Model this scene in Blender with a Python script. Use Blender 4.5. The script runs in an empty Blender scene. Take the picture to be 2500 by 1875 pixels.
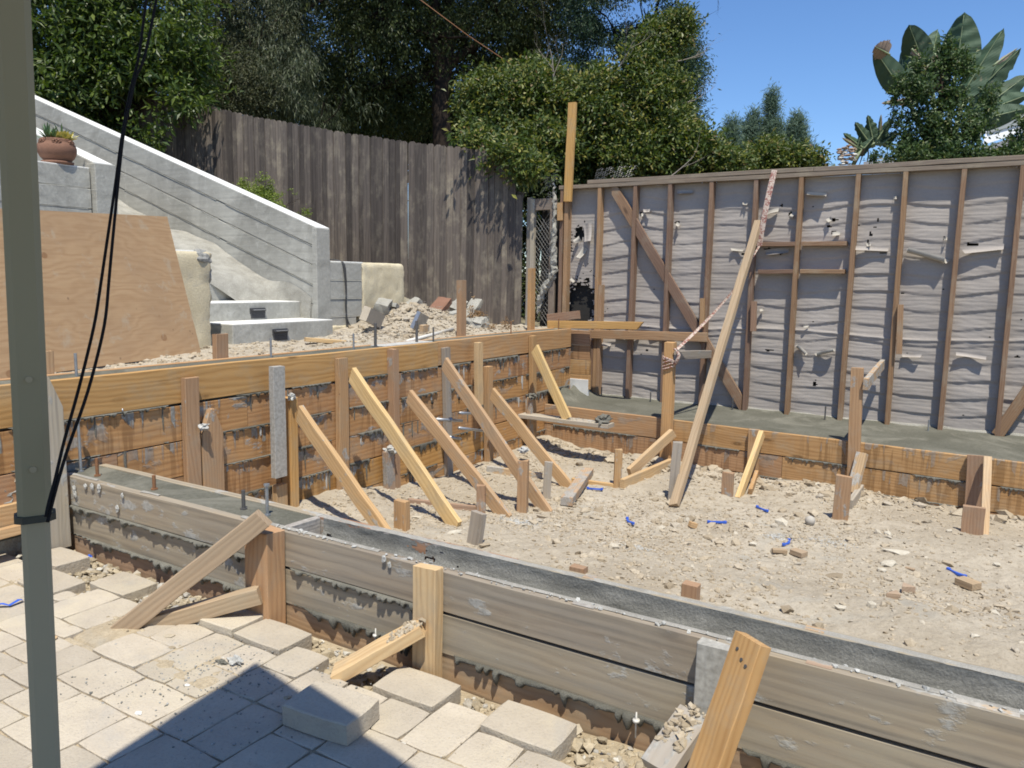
import bpy, bmesh, math, random
import numpy as np
from mathutils import Vector, Matrix, noise as mnoise
R = random.Random(7)
NR = np.random.RandomState(11)
S = bpy.context.scene
COL = S.collection

# ------------------------------------------------------------------ camera, sky, sun, exposure
EYE = Vector((0, 0, 1.235))
C_R = Vector((0.855, 0.519, 0.016)).normalized()
C_F = Vector((-0.512, 0.848, -0.133)).normalized()
C_F = (C_F - C_R * C_R.dot(C_F)).normalized()
C_D = C_F.cross(C_R).normalized()
FPX = 1890.0
cam = bpy.data.cameras.new('camera')
cam_o = bpy.data.objects.new('camera', cam)
COL.objects.link(cam_o)
cam.sensor_width = 36
cam.lens = FPX / 2500 * 36
cam.clip_start = 0.05
cam.clip_end = 3000
cam_o.matrix_world = Matrix(((C_R.x, -C_D.x, -C_F.x, EYE.x), (C_R.y, -C_D.y, -C_F.y, EYE.y), (C_R.z, -C_D.z, -C_F.z, EYE.z), (0, 0, 0, 1)))
S.camera = cam_o

SUN_DIR = Vector((-0.07, 0.089, -0.26)).normalized()      # the way the light travels
world = bpy.data.worlds.new('World')
S.world = world
world.use_nodes = True
wn = world.node_tree.nodes
wl = world.node_tree.links
for n in list(wn): wn.remove(n)
sky = wn.new('ShaderNodeTexSky')
sky.sky_type = 'NISHITA'
sky.sun_disc = False
sky.sun_elevation = math.asin(-SUN_DIR.z)
sky.sun_rotation = math.atan2(-SUN_DIR.x, -SUN_DIR.y)
sky.altitude = 250
sky.air_density = 1.0
sky.dust_density = 0.15
sky.ozone_density = 7.0
bg = wn.new('ShaderNodeBackground')
bg.inputs[1].default_value = 0.138
wo = wn.new('ShaderNodeOutputWorld')
hs_ = wn.new('ShaderNodeHueSaturation'); hs_.inputs['Saturation'].default_value = 1.08; hs_.inputs['Hue'].default_value = .503; hs_.inputs['Value'].default_value = 1.0
wl.new(sky.outputs[0], hs_.inputs['Color']); wl.new(hs_.outputs[0], bg.inputs[0]); wl.new(bg.outputs[0], wo.inputs[0])
sun = bpy.data.lights.new('sun', 'SUN')
sun.energy = 5.0
sun.angle = math.radians(0.53)
sun.color = (1.0, 0.948, 0.83)
sun_o = bpy.data.objects.new('sun', sun)
COL.objects.link(sun_o)
sun_o.rotation_euler = SUN_DIR.to_track_quat('-Z', 'Y').to_euler()
sun_o.location = (2, -3, 9)
S.render.engine = 'CYCLES'
S.cycles.pixel_filter_type = 'BLACKMAN_HARRIS'
S.cycles.filter_width = 1.8
S.view_settings.view_transform = 'Standard'
S.view_settings.look = 'None'
S.view_settings.exposure = 0.27
S.view_settings.gamma = 1
S.view_settings.use_curve_mapping = False

# ------------------------------------------------------------------ measuring helpers (photo point -> point on a known plane of the site)
def ray(p):
    return C_R * ((p[0] - 1250) / FPX) + C_D * ((p[1] - 937.5) / FPX) + C_F
def aX(p, x): d = ray(p); return EYE + d * (x / d.x)
def aY(p, y): d = ray(p); return EYE + d * (y / d.y)
def aZ(p, z): d = ray(p); return EYE + d * ((z - EYE.z) / d.z)
def aD(p, dist): return EYE + ray(p) * dist
def aL(p, P, D):
    d = ray(p); n = Vector((-D[1], D[0])); t = (n.x * P[0] + n.y * P[1]) / (n.x * d.x + n.y * d.y)
    return EYE + d * t
def crop(x0, y0, s): return lambda x, y: (x0 + x * s, y0 + y * s)
c1 = crop(0, 150, .3859); c2 = crop(0, 700, .3859); c8 = crop(0, 1235, .3859)
c5 = crop(650, 600, .3859); c6 = crop(650, 1235, .3859); c7 = crop(1400, 1235, .4973)
c3 = crop(1250, 350, .3918); c4 = crop(1850, 350, .3918); c9 = crop(900, 950, .27125)
cC = crop(1280, 780, .2893); cD = crop(1950, 950, .2712); cL = crop(0, 850, .3014)
r5 = crop(1300, 850, .5425); cS = crop(500, 600, .226); cB = crop(2050, 0, .2531)

# ------------------------------------------------------------------ numeric noise
def _h(ix, iy, seed):
    n = (ix.astype(np.int64) * 374761393 + iy.astype(np.int64) * 668265263 + seed * 1442695041) & 0x7fffffff
    n = ((n ^ (n >> 13)) * 1274126177) & 0x7fffffff
    return ((n ^ (n >> 16)) & 0xffff) / 65535.0
def vnoise(x, y, seed=0):
    x = np.asarray(x, float); y = np.asarray(y, float)
    ix = np.floor(x); iy = np.floor(y); fx = x - ix; fy = y - iy
    fx = fx * fx * (3 - 2 * fx); fy = fy * fy * (3 - 2 * fy)
    a = _h(ix, iy, seed); b = _h(ix + 1, iy, seed); c = _h(ix, iy + 1, seed); d = _h(ix + 1, iy + 1, seed)
    return (a * (1 - fx) + b * fx) * (1 - fy) + (c * (1 - fx) + d * fx) * fy
def fbm(x, y, oct=4, seed=0):
    s = 0; a = 1; t = 0
    for k in range(oct):
        s = s + a * vnoise(x * 2 ** k + 17.3 * k, y * 2 ** k + 5.1 * k, seed + k); t += a; a *= .5
    return s / t
def sstep(a, b, x):
    t = np.clip((np.asarray(x, float) - a) / (b - a), 0, 1); return t * t * (3 - 2 * t)

# ------------------------------------------------------------------ object helpers
def wmat(o):
    return (wmat(o.parent) @ o.matrix_basis) if o.parent else o.matrix_basis.copy()
def tag(o, label=None, cat=None, group=None, kind=None):
    if label: o['label'] = label
    if cat: o['category'] = cat
    if group: o['group'] = group
    if kind: o['kind'] = kind
    return o
def link(name, data, mw, parent=None):
    o = bpy.data.objects.new(name, data)
    COL.objects.link(o)
    if parent is not None:
        o.parent = parent
        o.matrix_basis = wmat(parent).inverted() @ mw
    else:
        o.matrix_basis = mw
    return o
def thing(name, loc, label, cat, group=None):
    o = link(name, None, Matrix.Translation(Vector(loc)))
    o.empty_display_size = .1
    return tag(o, label, cat, group)
def mesh_data(name, verts, faces, mats, smooth=False, mi=None):
    me = bpy.data.meshes.new(name)
    me.from_pydata([tuple(v) for v in verts], [], faces)
    for m in (mats if isinstance(mats, (list, tuple)) else [mats]): me.materials.append(m)
    if mi is not None: me.polygons.foreach_set('material_index', mi)
    if smooth: me.polygons.foreach_set('use_smooth', [True] * len(me.polygons))
    me.update()
    return me
def mk(name, verts, faces, mats, parent=None, origin=None, smooth=False, mi=None, fix=False):
    vs = [Vector(v) for v in verts]
    if origin is None:
        a = np.array([tuple(v) for v in vs]); origin = Vector(((a[:, 0].min() + a[:, 0].max()) / 2, (a[:, 1].min() + a[:, 1].max()) / 2, a[:, 2].min()))
    origin = Vector(origin)
    me = mesh_data(name, [v - origin for v in vs], faces, mats, smooth, mi)
    if fix:
        bm = bmesh.new(); bm.from_mesh(me); bmesh.ops.recalc_face_normals(bm, faces=bm.faces); bm.to_mesh(me); bm.free()
    return link(name, me, Matrix.Translation(origin), parent)
def np_mesh(name, V, F, mats, parent=None, origin=(0, 0, 0), smooth=False, mi=None, n=4):
    V = np.asarray(V, np.float32) - np.array(origin, np.float32); F = np.asarray(F, np.int32)
    me = bpy.data.meshes.new(name)
    me.vertices.add(len(V)); me.vertices.foreach_set('co', V.ravel())
    me.loops.add(F.size); me.loops.foreach_set('vertex_index', F.ravel())
    me.polygons.add(len(F)); me.polygons.foreach_set('loop_start', np.arange(0, F.size, n, dtype=np.int32))
    try: me.polygons.foreach_set('loop_total', np.full(len(F), n, np.int32))
    except Exception: pass
    for m in (mats if isinstance(mats, (list, tuple)) else [mats]): me.materials.append(m)
    if mi is not None: me.polygons.foreach_set('material_index', np.asarray(mi, np.int32))
    me.polygons.foreach_set('use_smooth', np.full(len(F), bool(smooth)))
    me.update(calc_edges=True)
    return link(name, me, Matrix.Translation(Vector(origin)), parent)
def grid_faces(nu, nv, keep=None):
    i = np.arange(nu - 1)[:, None] * nv + np.arange(nv - 1)[None, :]
    F = np.stack([i, i + nv, i + nv + 1, i + 1], -1).reshape(-1, 4)
    return F if keep is None else F[keep.reshape(-1)]

def frame(p0, p1, up):
    x = (p1 - p0).normalized(); up = Vector(up)
    z = (up - x * up.dot(x)).normalized(); y = z.cross(x)
    return Matrix(((x.x, y.x, z.x, p0.x), (x.y, y.y, z.y, p0.y), (x.z, y.z, z.z, p0.z), (0, 0, 0, 1)))
def beam(name, p0, p1, w, t, mat, up=(0, 0, 1), parent=None, label=None, cat=None, group=None,
         k0=0., k1=0., tip=0., seg=2, bev=.0022, warp=.0015, rough=0.0):
    """sawn timber from p0 to p1: w wide along 'up', t thick; k0/k1 slant the ends; tip sharpens the p1 end"""
    p0 = Vector(p0); p1 = Vector(p1)
    L = (p1 - p0).length; M = frame(p0, p1, up)
    prof = [(-t/2+bev, -w/2), (t/2-bev, -w/2), (t/2, -w/2+bev), (t/2, w/2-bev), (t/2-bev, w/2), (-t/2+bev, w/2), (-t/2, w/2-bev), (-t/2, -w/2+bev)]
    vs = []; fs = []
    xs = [L * i / seg for i in range(seg + 1)]
    if tip: xs = [0, (L - tip) * .5, L - tip, L]
    wb = [(R.uniform(-warp, warp), R.uniform(-warp, warp)) for _ in xs]
    wb[0] = wb[-1] = (0, 0)
    for i, x in enumerate(xs):
        for (y, z) in prof:
            yy, zz = y + wb[i][0], z + wb[i][1]; xx = x
            if i == 0: xx += k0 * z
            if i == len(xs) - 1:
                xx += k1 * z + (R.uniform(-rough, rough) if rough else 0)
                if tip: zz *= .18
            vs.append((xx, yy, zz))
    n = len(prof)
    for i in range(len(xs) - 1):
        for j in range(n):
            a = i * n + j; b = i * n + (j + 1) % n
            fs.append((a, a + n, b + n, b))
    fs.append(tuple(range(n))); fs.append(tuple(range((len(xs) - 1) * n, len(xs) * n))[::-1])
    me = mesh_data(name, vs, fs, mat)
    o = link(name, me, M, parent)
    return tag(o, label, cat, group)
def box(name, lo, hi, mat, parent=None, bev=.004, rot=None, label=None, cat=None, group=None, kind=None):
    lo = Vector(lo); hi = Vector(hi); c = (lo + hi) / 2; h = (hi - lo) / 2
    bm = bmesh.new(); bmesh.ops.create_cube(bm, size=2)
    for v in bm.verts: v.co = Vector((v.co.x * h.x, v.co.y * h.y, v.co.z * h.z))
    if bev: bmesh.ops.bevel(bm, geom=list(bm.edges), offset=bev, segments=1, affect='EDGES')
    me = bpy.data.meshes.new(name); bm.to_mesh(me); bm.free(); me.materials.append(mat)
    M = Matrix.Translation(c)
    if rot: M = M @ Matrix.Rotation(rot[2], 4, 'Z') @ Matrix.Rotation(rot[1], 4, 'Y') @ Matrix.Rotation(rot[0], 4, 'X')
    return tag(link(name, me, M, parent), label, cat, group, kind)
def tube_geo(pts, rad, n=8, close=True):
    pts = [Vector(p) for p in pts]; m = len(pts)
    rad = rad if isinstance(rad, (list, tuple)) else [rad] * m
    vs = []; fs = []; up = Vector((0.13, .21, 1))
    prev = None
    for i, p in enumerate(pts):
        d = (pts[min(i+1, m-1)] - pts[max(i-1, 0)]).normalized()
        if prev is None:
            a = d.cross(up if abs(d.z) < .95 else Vector((1, 0, 0))).normalized()
        else:
            a = (prev - d * prev.dot(d)).normalized()
        prev = a; b = d.cross(a)
        for k in range(n):
            an = 2 * math.pi * k / n
            vs.append(p + (a * math.cos(an) + b * math.sin(an)) * rad[i])
    for i in range(m - 1):
        for k in range(n):
            q = i * n + k; r = i * n + (k + 1) % n
            fs.append((q, r, r + n, q + n))
    if close: fs.append(tuple(range(n))[::-1]); fs.append(tuple(range((m-1)*n, m*n)))
    return vs, fs
def tube(name, pts, rad, mat, parent=None, n=8, smooth=True, **kw):
    v, f = tube_geo(pts, rad, n)
    o = mk(name, v, f, mat, parent, smooth=smooth)
    return tag(o, kw.get('label'), kw.get('cat'), kw.get('group'), kw.get('kind'))
def join(parts):
    V = []; F = []
    for v, f in parts:
        b = len(V); V += list(v); F += [tuple(i + b for i in q) for q in f]
    return V, F

# ------------------------------------------------------------------ materials
class NT:
    def __init__(s, name):
        s.m = bpy.data.materials.new(name); s.m.use_nodes = True
        s.t = s.m.node_tree; s.n = s.t.nodes
        s.b = s.n['Principled BSDF']; s.out = s.n['Material Output']
        s.tc = s.n.new('ShaderNodeTexCoord'); s.oi = s.n.new('ShaderNodeObjectInfo')
    def lk(s, a, b): s.t.links.new(a, b)
    def set(s, sock, v):
        if isinstance(v, bpy.types.NodeSocket): s.lk(v, sock)
        elif isinstance(v, (tuple, list)) and len(v) == 3 and sock.type == 'RGBA': sock.default_value = (*v, 1)
        else: sock.default_value = v
    def coord(s, scale=(1, 1, 1), rnd=True, kind='Object'):
        mp = s.n.new('ShaderNodeMapping'); mp.inputs['Scale'].default_value = scale
        src = s.tc.outputs[kind]
        if rnd:
            ad = s.n.new('ShaderNodeVectorMath'); ad.operation = 'ADD'
            ml = s.n.new('ShaderNodeVectorMath'); ml.operation = 'SCALE'
            ml.inputs[0].default_value = (17.0, 9.0, 5.0); s.lk(s.oi.outputs['Random'], ml.inputs['Scale'])
            s.lk(src, ad.inputs[0]); s.lk(ml.outputs[0], ad.inputs[1]); src = ad.outputs[0]
        s.lk(src, mp.inputs['Vector']); return mp.outputs[0]
    def noise(s, vec, scale=1., detail=4., rough=.55, dist=0.):
        q = s.n.new('ShaderNodeTexNoise'); s.lk(vec, q.inputs['Vector'])
        q.inputs['Scale'].default_value = scale; q.inputs['Detail'].default_value = detail
        q.inputs['Roughness'].default_value = rough; q.inputs['Distortion'].default_value = dist
        return q.outputs[0]
    def voro(s, vec, scale=1., feat='F1', rnd=1.):
        q = s.n.new('ShaderNodeTexVoronoi'); q.feature = feat; s.lk(vec, q.inputs['Vector'])
        q.inputs['Scale'].default_value = scale; q.inputs['Randomness'].default_value = rnd
        return q
    def wave(s, vec, scale, dist, detail=2, ds=1., typ='RINGS', d='X'):
        q = s.n.new('ShaderNodeTexWave'); q.wave_type = typ
        if typ == 'RINGS': q.rings_direction = d
        else: q.bands_direction = d
        s.lk(vec, q.inputs['Vector']); q.inputs['Scale'].default_value = scale; q.inputs['Distortion'].default_value = dist
        q.inputs['Detail'].default_value = detail; q.inputs['Detail Scale'].default_value = ds
        return q.outputs['Fac']
    def ramp(s, fac, stops, interp='LINEAR'):
        q = s.n.new('ShaderNodeValToRGB'); s.lk(fac, q.inputs[0]); e = q.color_ramp.elements
        q.color_ramp.interpolation = interp
        while len(e) > 1: e.remove(e[-1])
        e[0].position = stops[0][0]; e[0].color = s.c4(stops[0][1])
        for p, c in stops[1:]:
            k = e.new(p); k.color = s.c4(c)
        return q.outputs[0]
    def c4(s, c): return (c, c, c, 1) if isinstance(c, (int, float)) else (*c, 1)
    def mix(s, fac, a, b, mode='MIX'):
        q = s.n.new('ShaderNodeMix'); q.data_type = 'RGBA'; q.blend_type = mode; q.clamp_factor = True
        s.set(q.inputs[0], fac); s.set(q.inputs[6], a); s.set(q.inputs[7], b); return q.outputs[2]
    def math(s, op, a, b=0., c=None):
        q = s.n.new('ShaderNodeMath'); q.operation = op; s.set(q.inputs[0], a); s.set(q.inputs[1], b)
        if c is not None: s.set(q.inputs[2], c)
        return q.outputs[0]
    def sep(s, v):
        q = s.n.new('ShaderNodeSeparateXYZ'); s.lk(v, q.inputs[0]); return q.outputs
    def hsv(s, col, val=None, sat=None, hue=None):
        q = s.n.new('ShaderNodeHueSaturation'); s.set(q.inputs['Color'], col)
        if val is not None: s.set(q.inputs['Value'], val)
        if sat is not None: s.set(q.inputs['Saturation'], sat)
        if hue is not None: s.set(q.inputs['Hue'], hue)
        return q.outputs[0]
    def rnd(s, lo, hi):
        q = s.n.new('ShaderNodeMapRange'); s.lk(s.oi.outputs['Random'], q.inputs[0]); q.inputs[3].default_value = lo; q.inputs[4].default_value = hi
        return q.outputs[0]
    def bump(s, h, strength=.3, dist=.005, prev=None):
        q = s.n.new('ShaderNodeBump'); s.lk(h, q.inputs['Height']); q.inputs['Strength'].default_value = strength; q.inputs['Distance'].default_value = dist
        if prev is not None: s.lk(prev, q.inputs['Normal'])
        return q.outputs[0]
    def done(s, col, rough=.8, normal=None, spec=.3, metal=0):
        s.set(s.b.inputs['Base Color'], col); s.set(s.b.inputs['Roughness'], rough)
        s.b.inputs['Specular IOR Level'].default_value = spec; s.b.inputs['Metallic'].default_value = metal
        if normal is not None: s.lk(normal, s.b.inputs['Normal'])
        return s.m

GREY = (.22, .215, .20)
def wood(name, light, dark, knots=.5, cement=0., weather=0., streak=0., gs=1., vary=.16, rough=.75, grey=(.27, .255, .23), drip=0.):
    s = NT(name)
    v = s.coord((1, 1, 1))
    warp = s.noise(s.coord((1.3, 6, 6)), 1, 3, .5)
    ad = s.n.new('ShaderNodeVectorMath'); ad.operation = 'MULTIPLY_ADD'; s.lk(warp, ad.inputs[0]); ad.inputs[1].default_value = (0, .045, .085); s.lk(s.coord((.015, 1, 1)), ad.inputs[2])
    rings = s.wave(ad.outputs[0], 30 * gs, 1.2, 2, 1.0, 'BANDS', 'DIAGONAL')
    fine = s.noise(s.coord((2.5, 130, 130)), 1, 5, .65)
    big = s.noise(s.coord((1.2, 7, 7)), 1, 3)
    f = s.math('MULTIPLY_ADD', rings, .5, s.math('MULTIPLY', fine, .5))
    col = s.ramp(f, [(.10, dark), (.34, [(a * 2 + b) / 3 for a, b in zip(light, dark)]), (.8, light)])
    col = s.mix(s.ramp(big, [(.3, .45), (.7, 0)]), col, tuple(c * .72 for c in dark))
    if knots:
        vk = s.voro(s.coord((3.2, 8.5, 8.5)), .75)
        d = vk.outputs['Distance']
        ring = s.math('SINE', s.math('MULTIPLY', d, 70))
        km = s.ramp(d, [(.05, 1), (.075, .8), (.16, 0)])
        sel = s.ramp(vk.outputs['Color'], [(.62, 0), (.64, knots)])
        kc = s.mix(s.ramp(ring, [(.3, 0), (.7, 1)]), tuple(c * .38 for c in dark), tuple(c * .75 for c in dark))
        col = s.mix(s.math('MULTIPLY', km, sel), col, kc)
    if weather:
        wm = s.ramp(s.noise(s.coord((2.2, 16, 16)), 1, 5, .6), [(.35, weather), (.72, weather * .35)])
        col = s.mix(wm, col, grey)
        st = s.noise(s.coord((.9, 40, 40)), 1, 3, .5)
        col = s.mix(s.ramp(st, [(.52, 0), (.68, .55 * weather)]), col, tuple(c * .4 for c in grey))
    vn = s.voro(s.coord((1, 1, 1)), 8.5)
    nm = s.math('MULTIPLY', s.ramp(vn.outputs['Distance'], [(.024, 1), (.034, 0)]), s.ramp(vn.outputs['Color'], [(.42, 0), (.44, .8)]))
    col = s.mix(nm, col, (.035, .03, .028))
    mud = s.noise(s.coord((4, 6, 6)), 1, 6, .7)
    col = s.mix(s.ramp(mud, [(.5, 0), (.68, .42)]), col, (.33, .285, .21))
    nrm = s.bump(f, .35, .002)
    if cement:
        cm = s.noise(s.coord((5, 9, 9)), 1.3, 6, .65)
        cmask = s.ramp(cm, [(.63 - cement * .3, 0), (.68 - cement * .3, .85)])
        col = s.mix(cmask, col, s.ramp(s.noise(v, 60, 3), [(.3, (.25, .245, .225)), (.7, (.42, .41, .38))]))
        nrm = s.bump(cmask, .5, .002, nrm)
    if drip:
        # cement runs that start at the board's upper edge
        xyz = s.sep(s.tc.outputs['Object'])
        run = s.noise(s.coord((26, 1, 1.6)), 1, 3, .6)
        hh = s.noise(s.coord((9, 1, .1)), 1, 2)
        lim = s.math('MULTIPLY_ADD', hh, -.34, .2)
        top = s.math('GREATER_THAN', xyz[2], lim)
        big = s.ramp(s.noise(s.coord((2.1, 1, .6)), 1, 2), [(.47, 0), (.56, 1)])
        rm = s.ramp(run, [(.53, 0), (.56, drip)])
        msk = s.math('MULTIPLY', s.math('MULTIPLY', rm, top), big)
        col = s.mix(s.math('MULTIPLY', s.ramp(run, [(.47, 0), (.54, .5)]), big), col, tuple(c * .5 for c in dark))
        sm = s.noise(s.coord((2.6, 1, 4.5)), 1, 6, .6, .8)
        upm = s.ramp(s.math('ADD', xyz[2], .5), [(.44, 0), (.56, 1)])
        msk = s.math('MAXIMUM', msk, s.math('MULTIPLY', s.ramp(sm, [(.575, 0), (.60, drip)]), upm))
        col = s.mix(msk, col, s.ramp(s.noise(v, 40, 3), [(.3, (.17, .17, .155)), (.7, (.34, .335, .31))]))
        nrm = s.bump(msk, .7, .003, nrm)
    col = s.hsv(col, s.rnd(1 - vary, 1 + vary), s.rnd(.9, 1.08), s.rnd(.492, .506))
    return s.done(col, rough, nrm, .25)

M = {}
M['fir_yellow'] = wood('new_yellow_fir', (.66, .475, .25), (.46, .29, .135), .9)
M['fir'] = wood('fir', (.54, .36, .195), (.36, .215, .105), .9, cement=.12)
M['fir_cement'] = wood('fir_splashed', (.48, .345, .22), (.33, .215, .13), .7, cement=.5)
M['tall_board'] = wood('orange_form_board', (.52, .295, .12), (.32, .155, .055), .8, gs=.7, vary=.1, drip=.95, cement=.06)
M['tall_board_top'] = wood('orange_form_board_clean', (.52, .315, .15), (.34, .18, .075), .8, gs=.7, vary=.06)
M['far_board'] = wood('far_form_board', (.46, .28, .145), (.28, .15, .07), .8, gs=.8, vary=.12, drip=.5)
M['front_board'] = wood('weathered_form_board', (.42, .325, .21), (.19, .135, .085), .7, weather=.8, gs=.6, vary=.1, cement=.14, grey=(.285, .255, .21))
M['red_board'] = wood('reddish_low_board', (.40, .26, .155), (.27, .16, .09), .6, weather=.15, gs=.9, vary=.1, grey=(.33, .27, .2))
M['caked_board'] = wood('cement_caked_board', (.36, .19, .10), (.26, .12, .06), 0, cement=1.05, vary=.03)
M['grey_stake'] = wood('grey_weathered_stake', (.44, .36, .25), (.29, .22, .145), .5, weather=.85, cement=.2, grey=(.36, .33, .29))
M['stake'] = wood('brown_stake', (.47, .29, .15), (.30, .17, .08), .8, weather=.08, cement=.05, vary=.16)
M['stake_cement'] = wood('cement_coated_stake', (.40, .34, .27), (.3, .25, .2), 0, cement=1.0, vary=.05)
M['stud'] = wood('old_stud', (.29, .18, .11), (.17, .095, .055), .8, weather=.1, vary=.18, grey=(.2, .17, .145))
M['stud_light'] = wood('lighter_old_stud', (.40, .25, .14), (.26, .145, .08), .7, weather=.08, vary=.12, grey=(.26, .22, .19))
M['tan_timber'] = wood('tan_timber', (.44, .32, .205), (.29, .195, .115), .8, weather=.25, vary=.02, grey=(.36, .3, .23))
M['plate'] = wood('grey_brown_plate', (.27, .2, .145), (.15, .105, .07), .8, weather=.55, vary=.1, grey=(.22, .195, .17))
M['fence'] = wood('grey_fence_wood', (.155, .125, .104), (.047, .038, .033), .9, weather=.45, vary=.5, gs=.5, grey=(.125, .108, .094))
M['orange_lumber'] = wood('orange_lumber', (.56, .34, .155), (.38, .205, .085), .9, vary=.08)

def concrete(name, a, b, sc=3., bump=.3, rough=.85, spots=.2, rnd=True, stretch=(1, 1, 1), blot=None):
    s = NT(name)
    v = s.coord(stretch, rnd)
    n1 = s.noise(v, sc, 6, .6, .4); n2 = s.noise(v, sc * 22, 4, .6); n3 = s.noise(v, sc * 120, 2)
    col = s.ramp(n1, [(.3, a), (.7, b)])
    col = s.mix(s.ramp(n2, [(.35, .45), (.6, 0)]), col, tuple(c * .7 for c in a))
    if blot:
        col = s.mix(s.ramp(s.noise(v, sc * .6, 5, .7, 1.5), [(.5, 0), (.63, .8)]), col, blot)
    if spots:
        sp = s.voro(v, 55).outputs['Distance']
        col = s.mix(s.ramp(sp, [(.12, spots), (.2, 0)]), col, tuple(min(1, c * 1.6) for c in b))
    h = s.math('MULTIPLY_ADD', n2, .7, s.math('MULTIPLY', n3, .3))
    return s.done(col, rough, s.bump(h, bump, .01), .25)
M['inner_board'] = wood('stained_inner_board', (.40, .22, .12), (.26, .13, .07), 0, cement=.55, vary=.03)
M['wet'] = concrete('damp_concrete', (.095, .093, .072), (.15, .146, .118), 2.5, .45, .9, .35, False, blot=(.19, .182, .148))
M['wet_slick'] = concrete('wet_trowelled_concrete', (.155, .152, .138), (.21, .205, .187), 3, .35, .6, .1, False)
M['drip'] = concrete('grey_concrete_ooze', (.125, .12, .10), (.22, .212, .18), 8, .6, .75, 0, False)
M['drip_dark'] = concrete('dark_concrete_ooze', (.085, .082, .068), (.15, .144, .12), 8, .6, .7, 0, False)
M['crust'] = concrete('grey_cement_crust', (.27, .255, .225), (.43, .41, .365), 12, .5, .9, 0, False)
M['splash'] = concrete('dry_concrete_splash', (.38, .375, .35), (.6, .59, .55), 12, .5, .9, 0, False)
M['caked'] = concrete('wet_cement_coating', (.165, .163, .147), (.29, .285, .26), 6, .6, .75, .1, False)
# board-marked stair concrete: mottled grey with wood-grain relief
def stairmat():
    s = NT('board_marked_concrete')
    v = s.coord((1, 1, 1), False)
    n1 = s.noise(v, 2.6, 6, .62, 1.2); n2 = s.noise(s.coord((2, 40, 40), False), 1, 4, .6, .6); n3 = s.noise(v, 34, 4)
    col = s.ramp(n1, [(.3, (.27, .262, .232)), (.5, (.38, .37, .33)), (.7, (.47, .46, .41))])
    col = s.mix(s.ramp(n2, [(.35, .35), (.6, 0)]), col, (.23, .225, .2))
    bl = s.noise(v, 5.5, 5, .7, 2.)
    col = s.mix(s.ramp(bl, [(.58, 0), (.66, .5)]), col, (.5, .49, .45))
    col = s.mix(s.ramp(n3, [(.3, .3), (.45, 0)]), col, (.3, .295, .27))
    return s.done(col, .9, s.bump(s.math('ADD', n2, n3), .35, .006), .2)
M['stair'] = stairmat()
M['stair_rough'] = concrete('crumbled_concrete', (.30, .285, .245), (.50, .48, .42), 9, .9, .95, .3, False)
M['stair_cap'] = concrete('pale_concrete_cap', (.66, .65, .61), (.8, .79, .75), 4, .2, .85, 0, False)
M['stucco'] = concrete('yellow_stucco', (.60, .515, .345), (.73, .645, .46), 5, .75, .95, .1, False, blot=(.52, .46, .34))
def pavermat():
    s = NT('paver_concrete')
    v = s.coord((1, 1, 1))
    n1 = s.noise(v, 9, 5, .6); n2 = s.noise(v, 120, 4, .6)
    col = s.ramp(n1, [(.3, (.42, .365, .285)), (.7, (.50, .44, .35))])
    col = s.mix(s.ramp(n2, [(.3, .45), (.5, 0)]), col, (.30, .265, .22))
    n9 = s.noise(v, 2.2, 2)
    col = s.mix(s.ramp(n9, [(.35, .35), (.6, 0)]), col, (.36, .31, .25))
    geo = s.n.new('ShaderNodeNewGeometry')
    du = s.noise(geo.outputs['Position'], 3.1, 5, .65, .6)
    col = s.mix(s.ramp(du, [(.5, 0), (.66, .75)]), col, (.49, .43, .325))
    gr = s.noise(geo.outputs['Position'], 2.2, 6, .7, 1.)
    col = s.mix(s.ramp(gr, [(.56, 0), (.66, .3)]), col, (.33, .32, .30))
    sp = s.voro(geo.outputs['Position'], 160); 
    spm = s.math('MULTIPLY', s.ramp(sp.outputs['Distance'], [(.1, 1), (.2, 0)]), s.ramp(s.noise(geo.outputs['Position'], 4, 3), [(.5, 0), (.6, 1)]))
    col = s.mix(spm, col, (.2, .19, .17))
    col = s.hsv(col, s.rnd(.9, 1.08))
    return s.done(col, .9, s.bump(n2, .6, .006, s.bump(n1, .4, .012)), .2)
M['paver'] = pavermat()
def dirtmat(name, a, b, c):
    s = NT(name)
    geo = s.n.new('ShaderNodeNewGeometry'); v = geo.outputs['Position']
    n1 = s.noise(v, 1.6, 6, .62, .5); n2 = s.noise(v, 19, 6, .7, .4); n3 = s.noise(v, 110, 4, .65)
    col = s.ramp(n1, [(.32, a), (.68, b)])
    col = s.mix(s.ramp(n2, [(.35, .6), (.55, 0)]), col, c)
    col = s.mix(s.ramp(n3, [(.3, .45), (.5, 0)]), col, tuple(q * .75 for q in c))
    cem = s.noise(v, 1.7, 6, .68, 1.2)
    col = s.mix(s.ramp(cem, [(.56, 0), (.68, .6)]), col, (.33, .315, .275))
    dk = s.noise(v, .9, 5, .65, .6)
    col = s.mix(s.ramp(dk, [(.32, .5), (.5, 0)]), col, c)
    vd = s.voro(v, 38).outputs['Distance']
    h = s.math('ADD', s.math('MULTIPLY', n2, .7), s.math('ADD', s.math('MULTIPLY', n3, .35), s.math('MULTIPLY', vd, -.35)))
    return s.done(col, .95, s.bump(h, .8, .018), .15)
M['dirt'] = dirtmat('dry_dirt', (.375, .325, .25), (.465, .41, .325), (.285, .24, .18))
M['sand'] = dirtmat('joint_sand', (.40, .33, .225), (.49, .41, .29), (.31, .25, .17))
M['field'] = dirtmat('dry_field', (.2, .17, .11), (.28, .24, .16), (.12, .11, .07))
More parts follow.
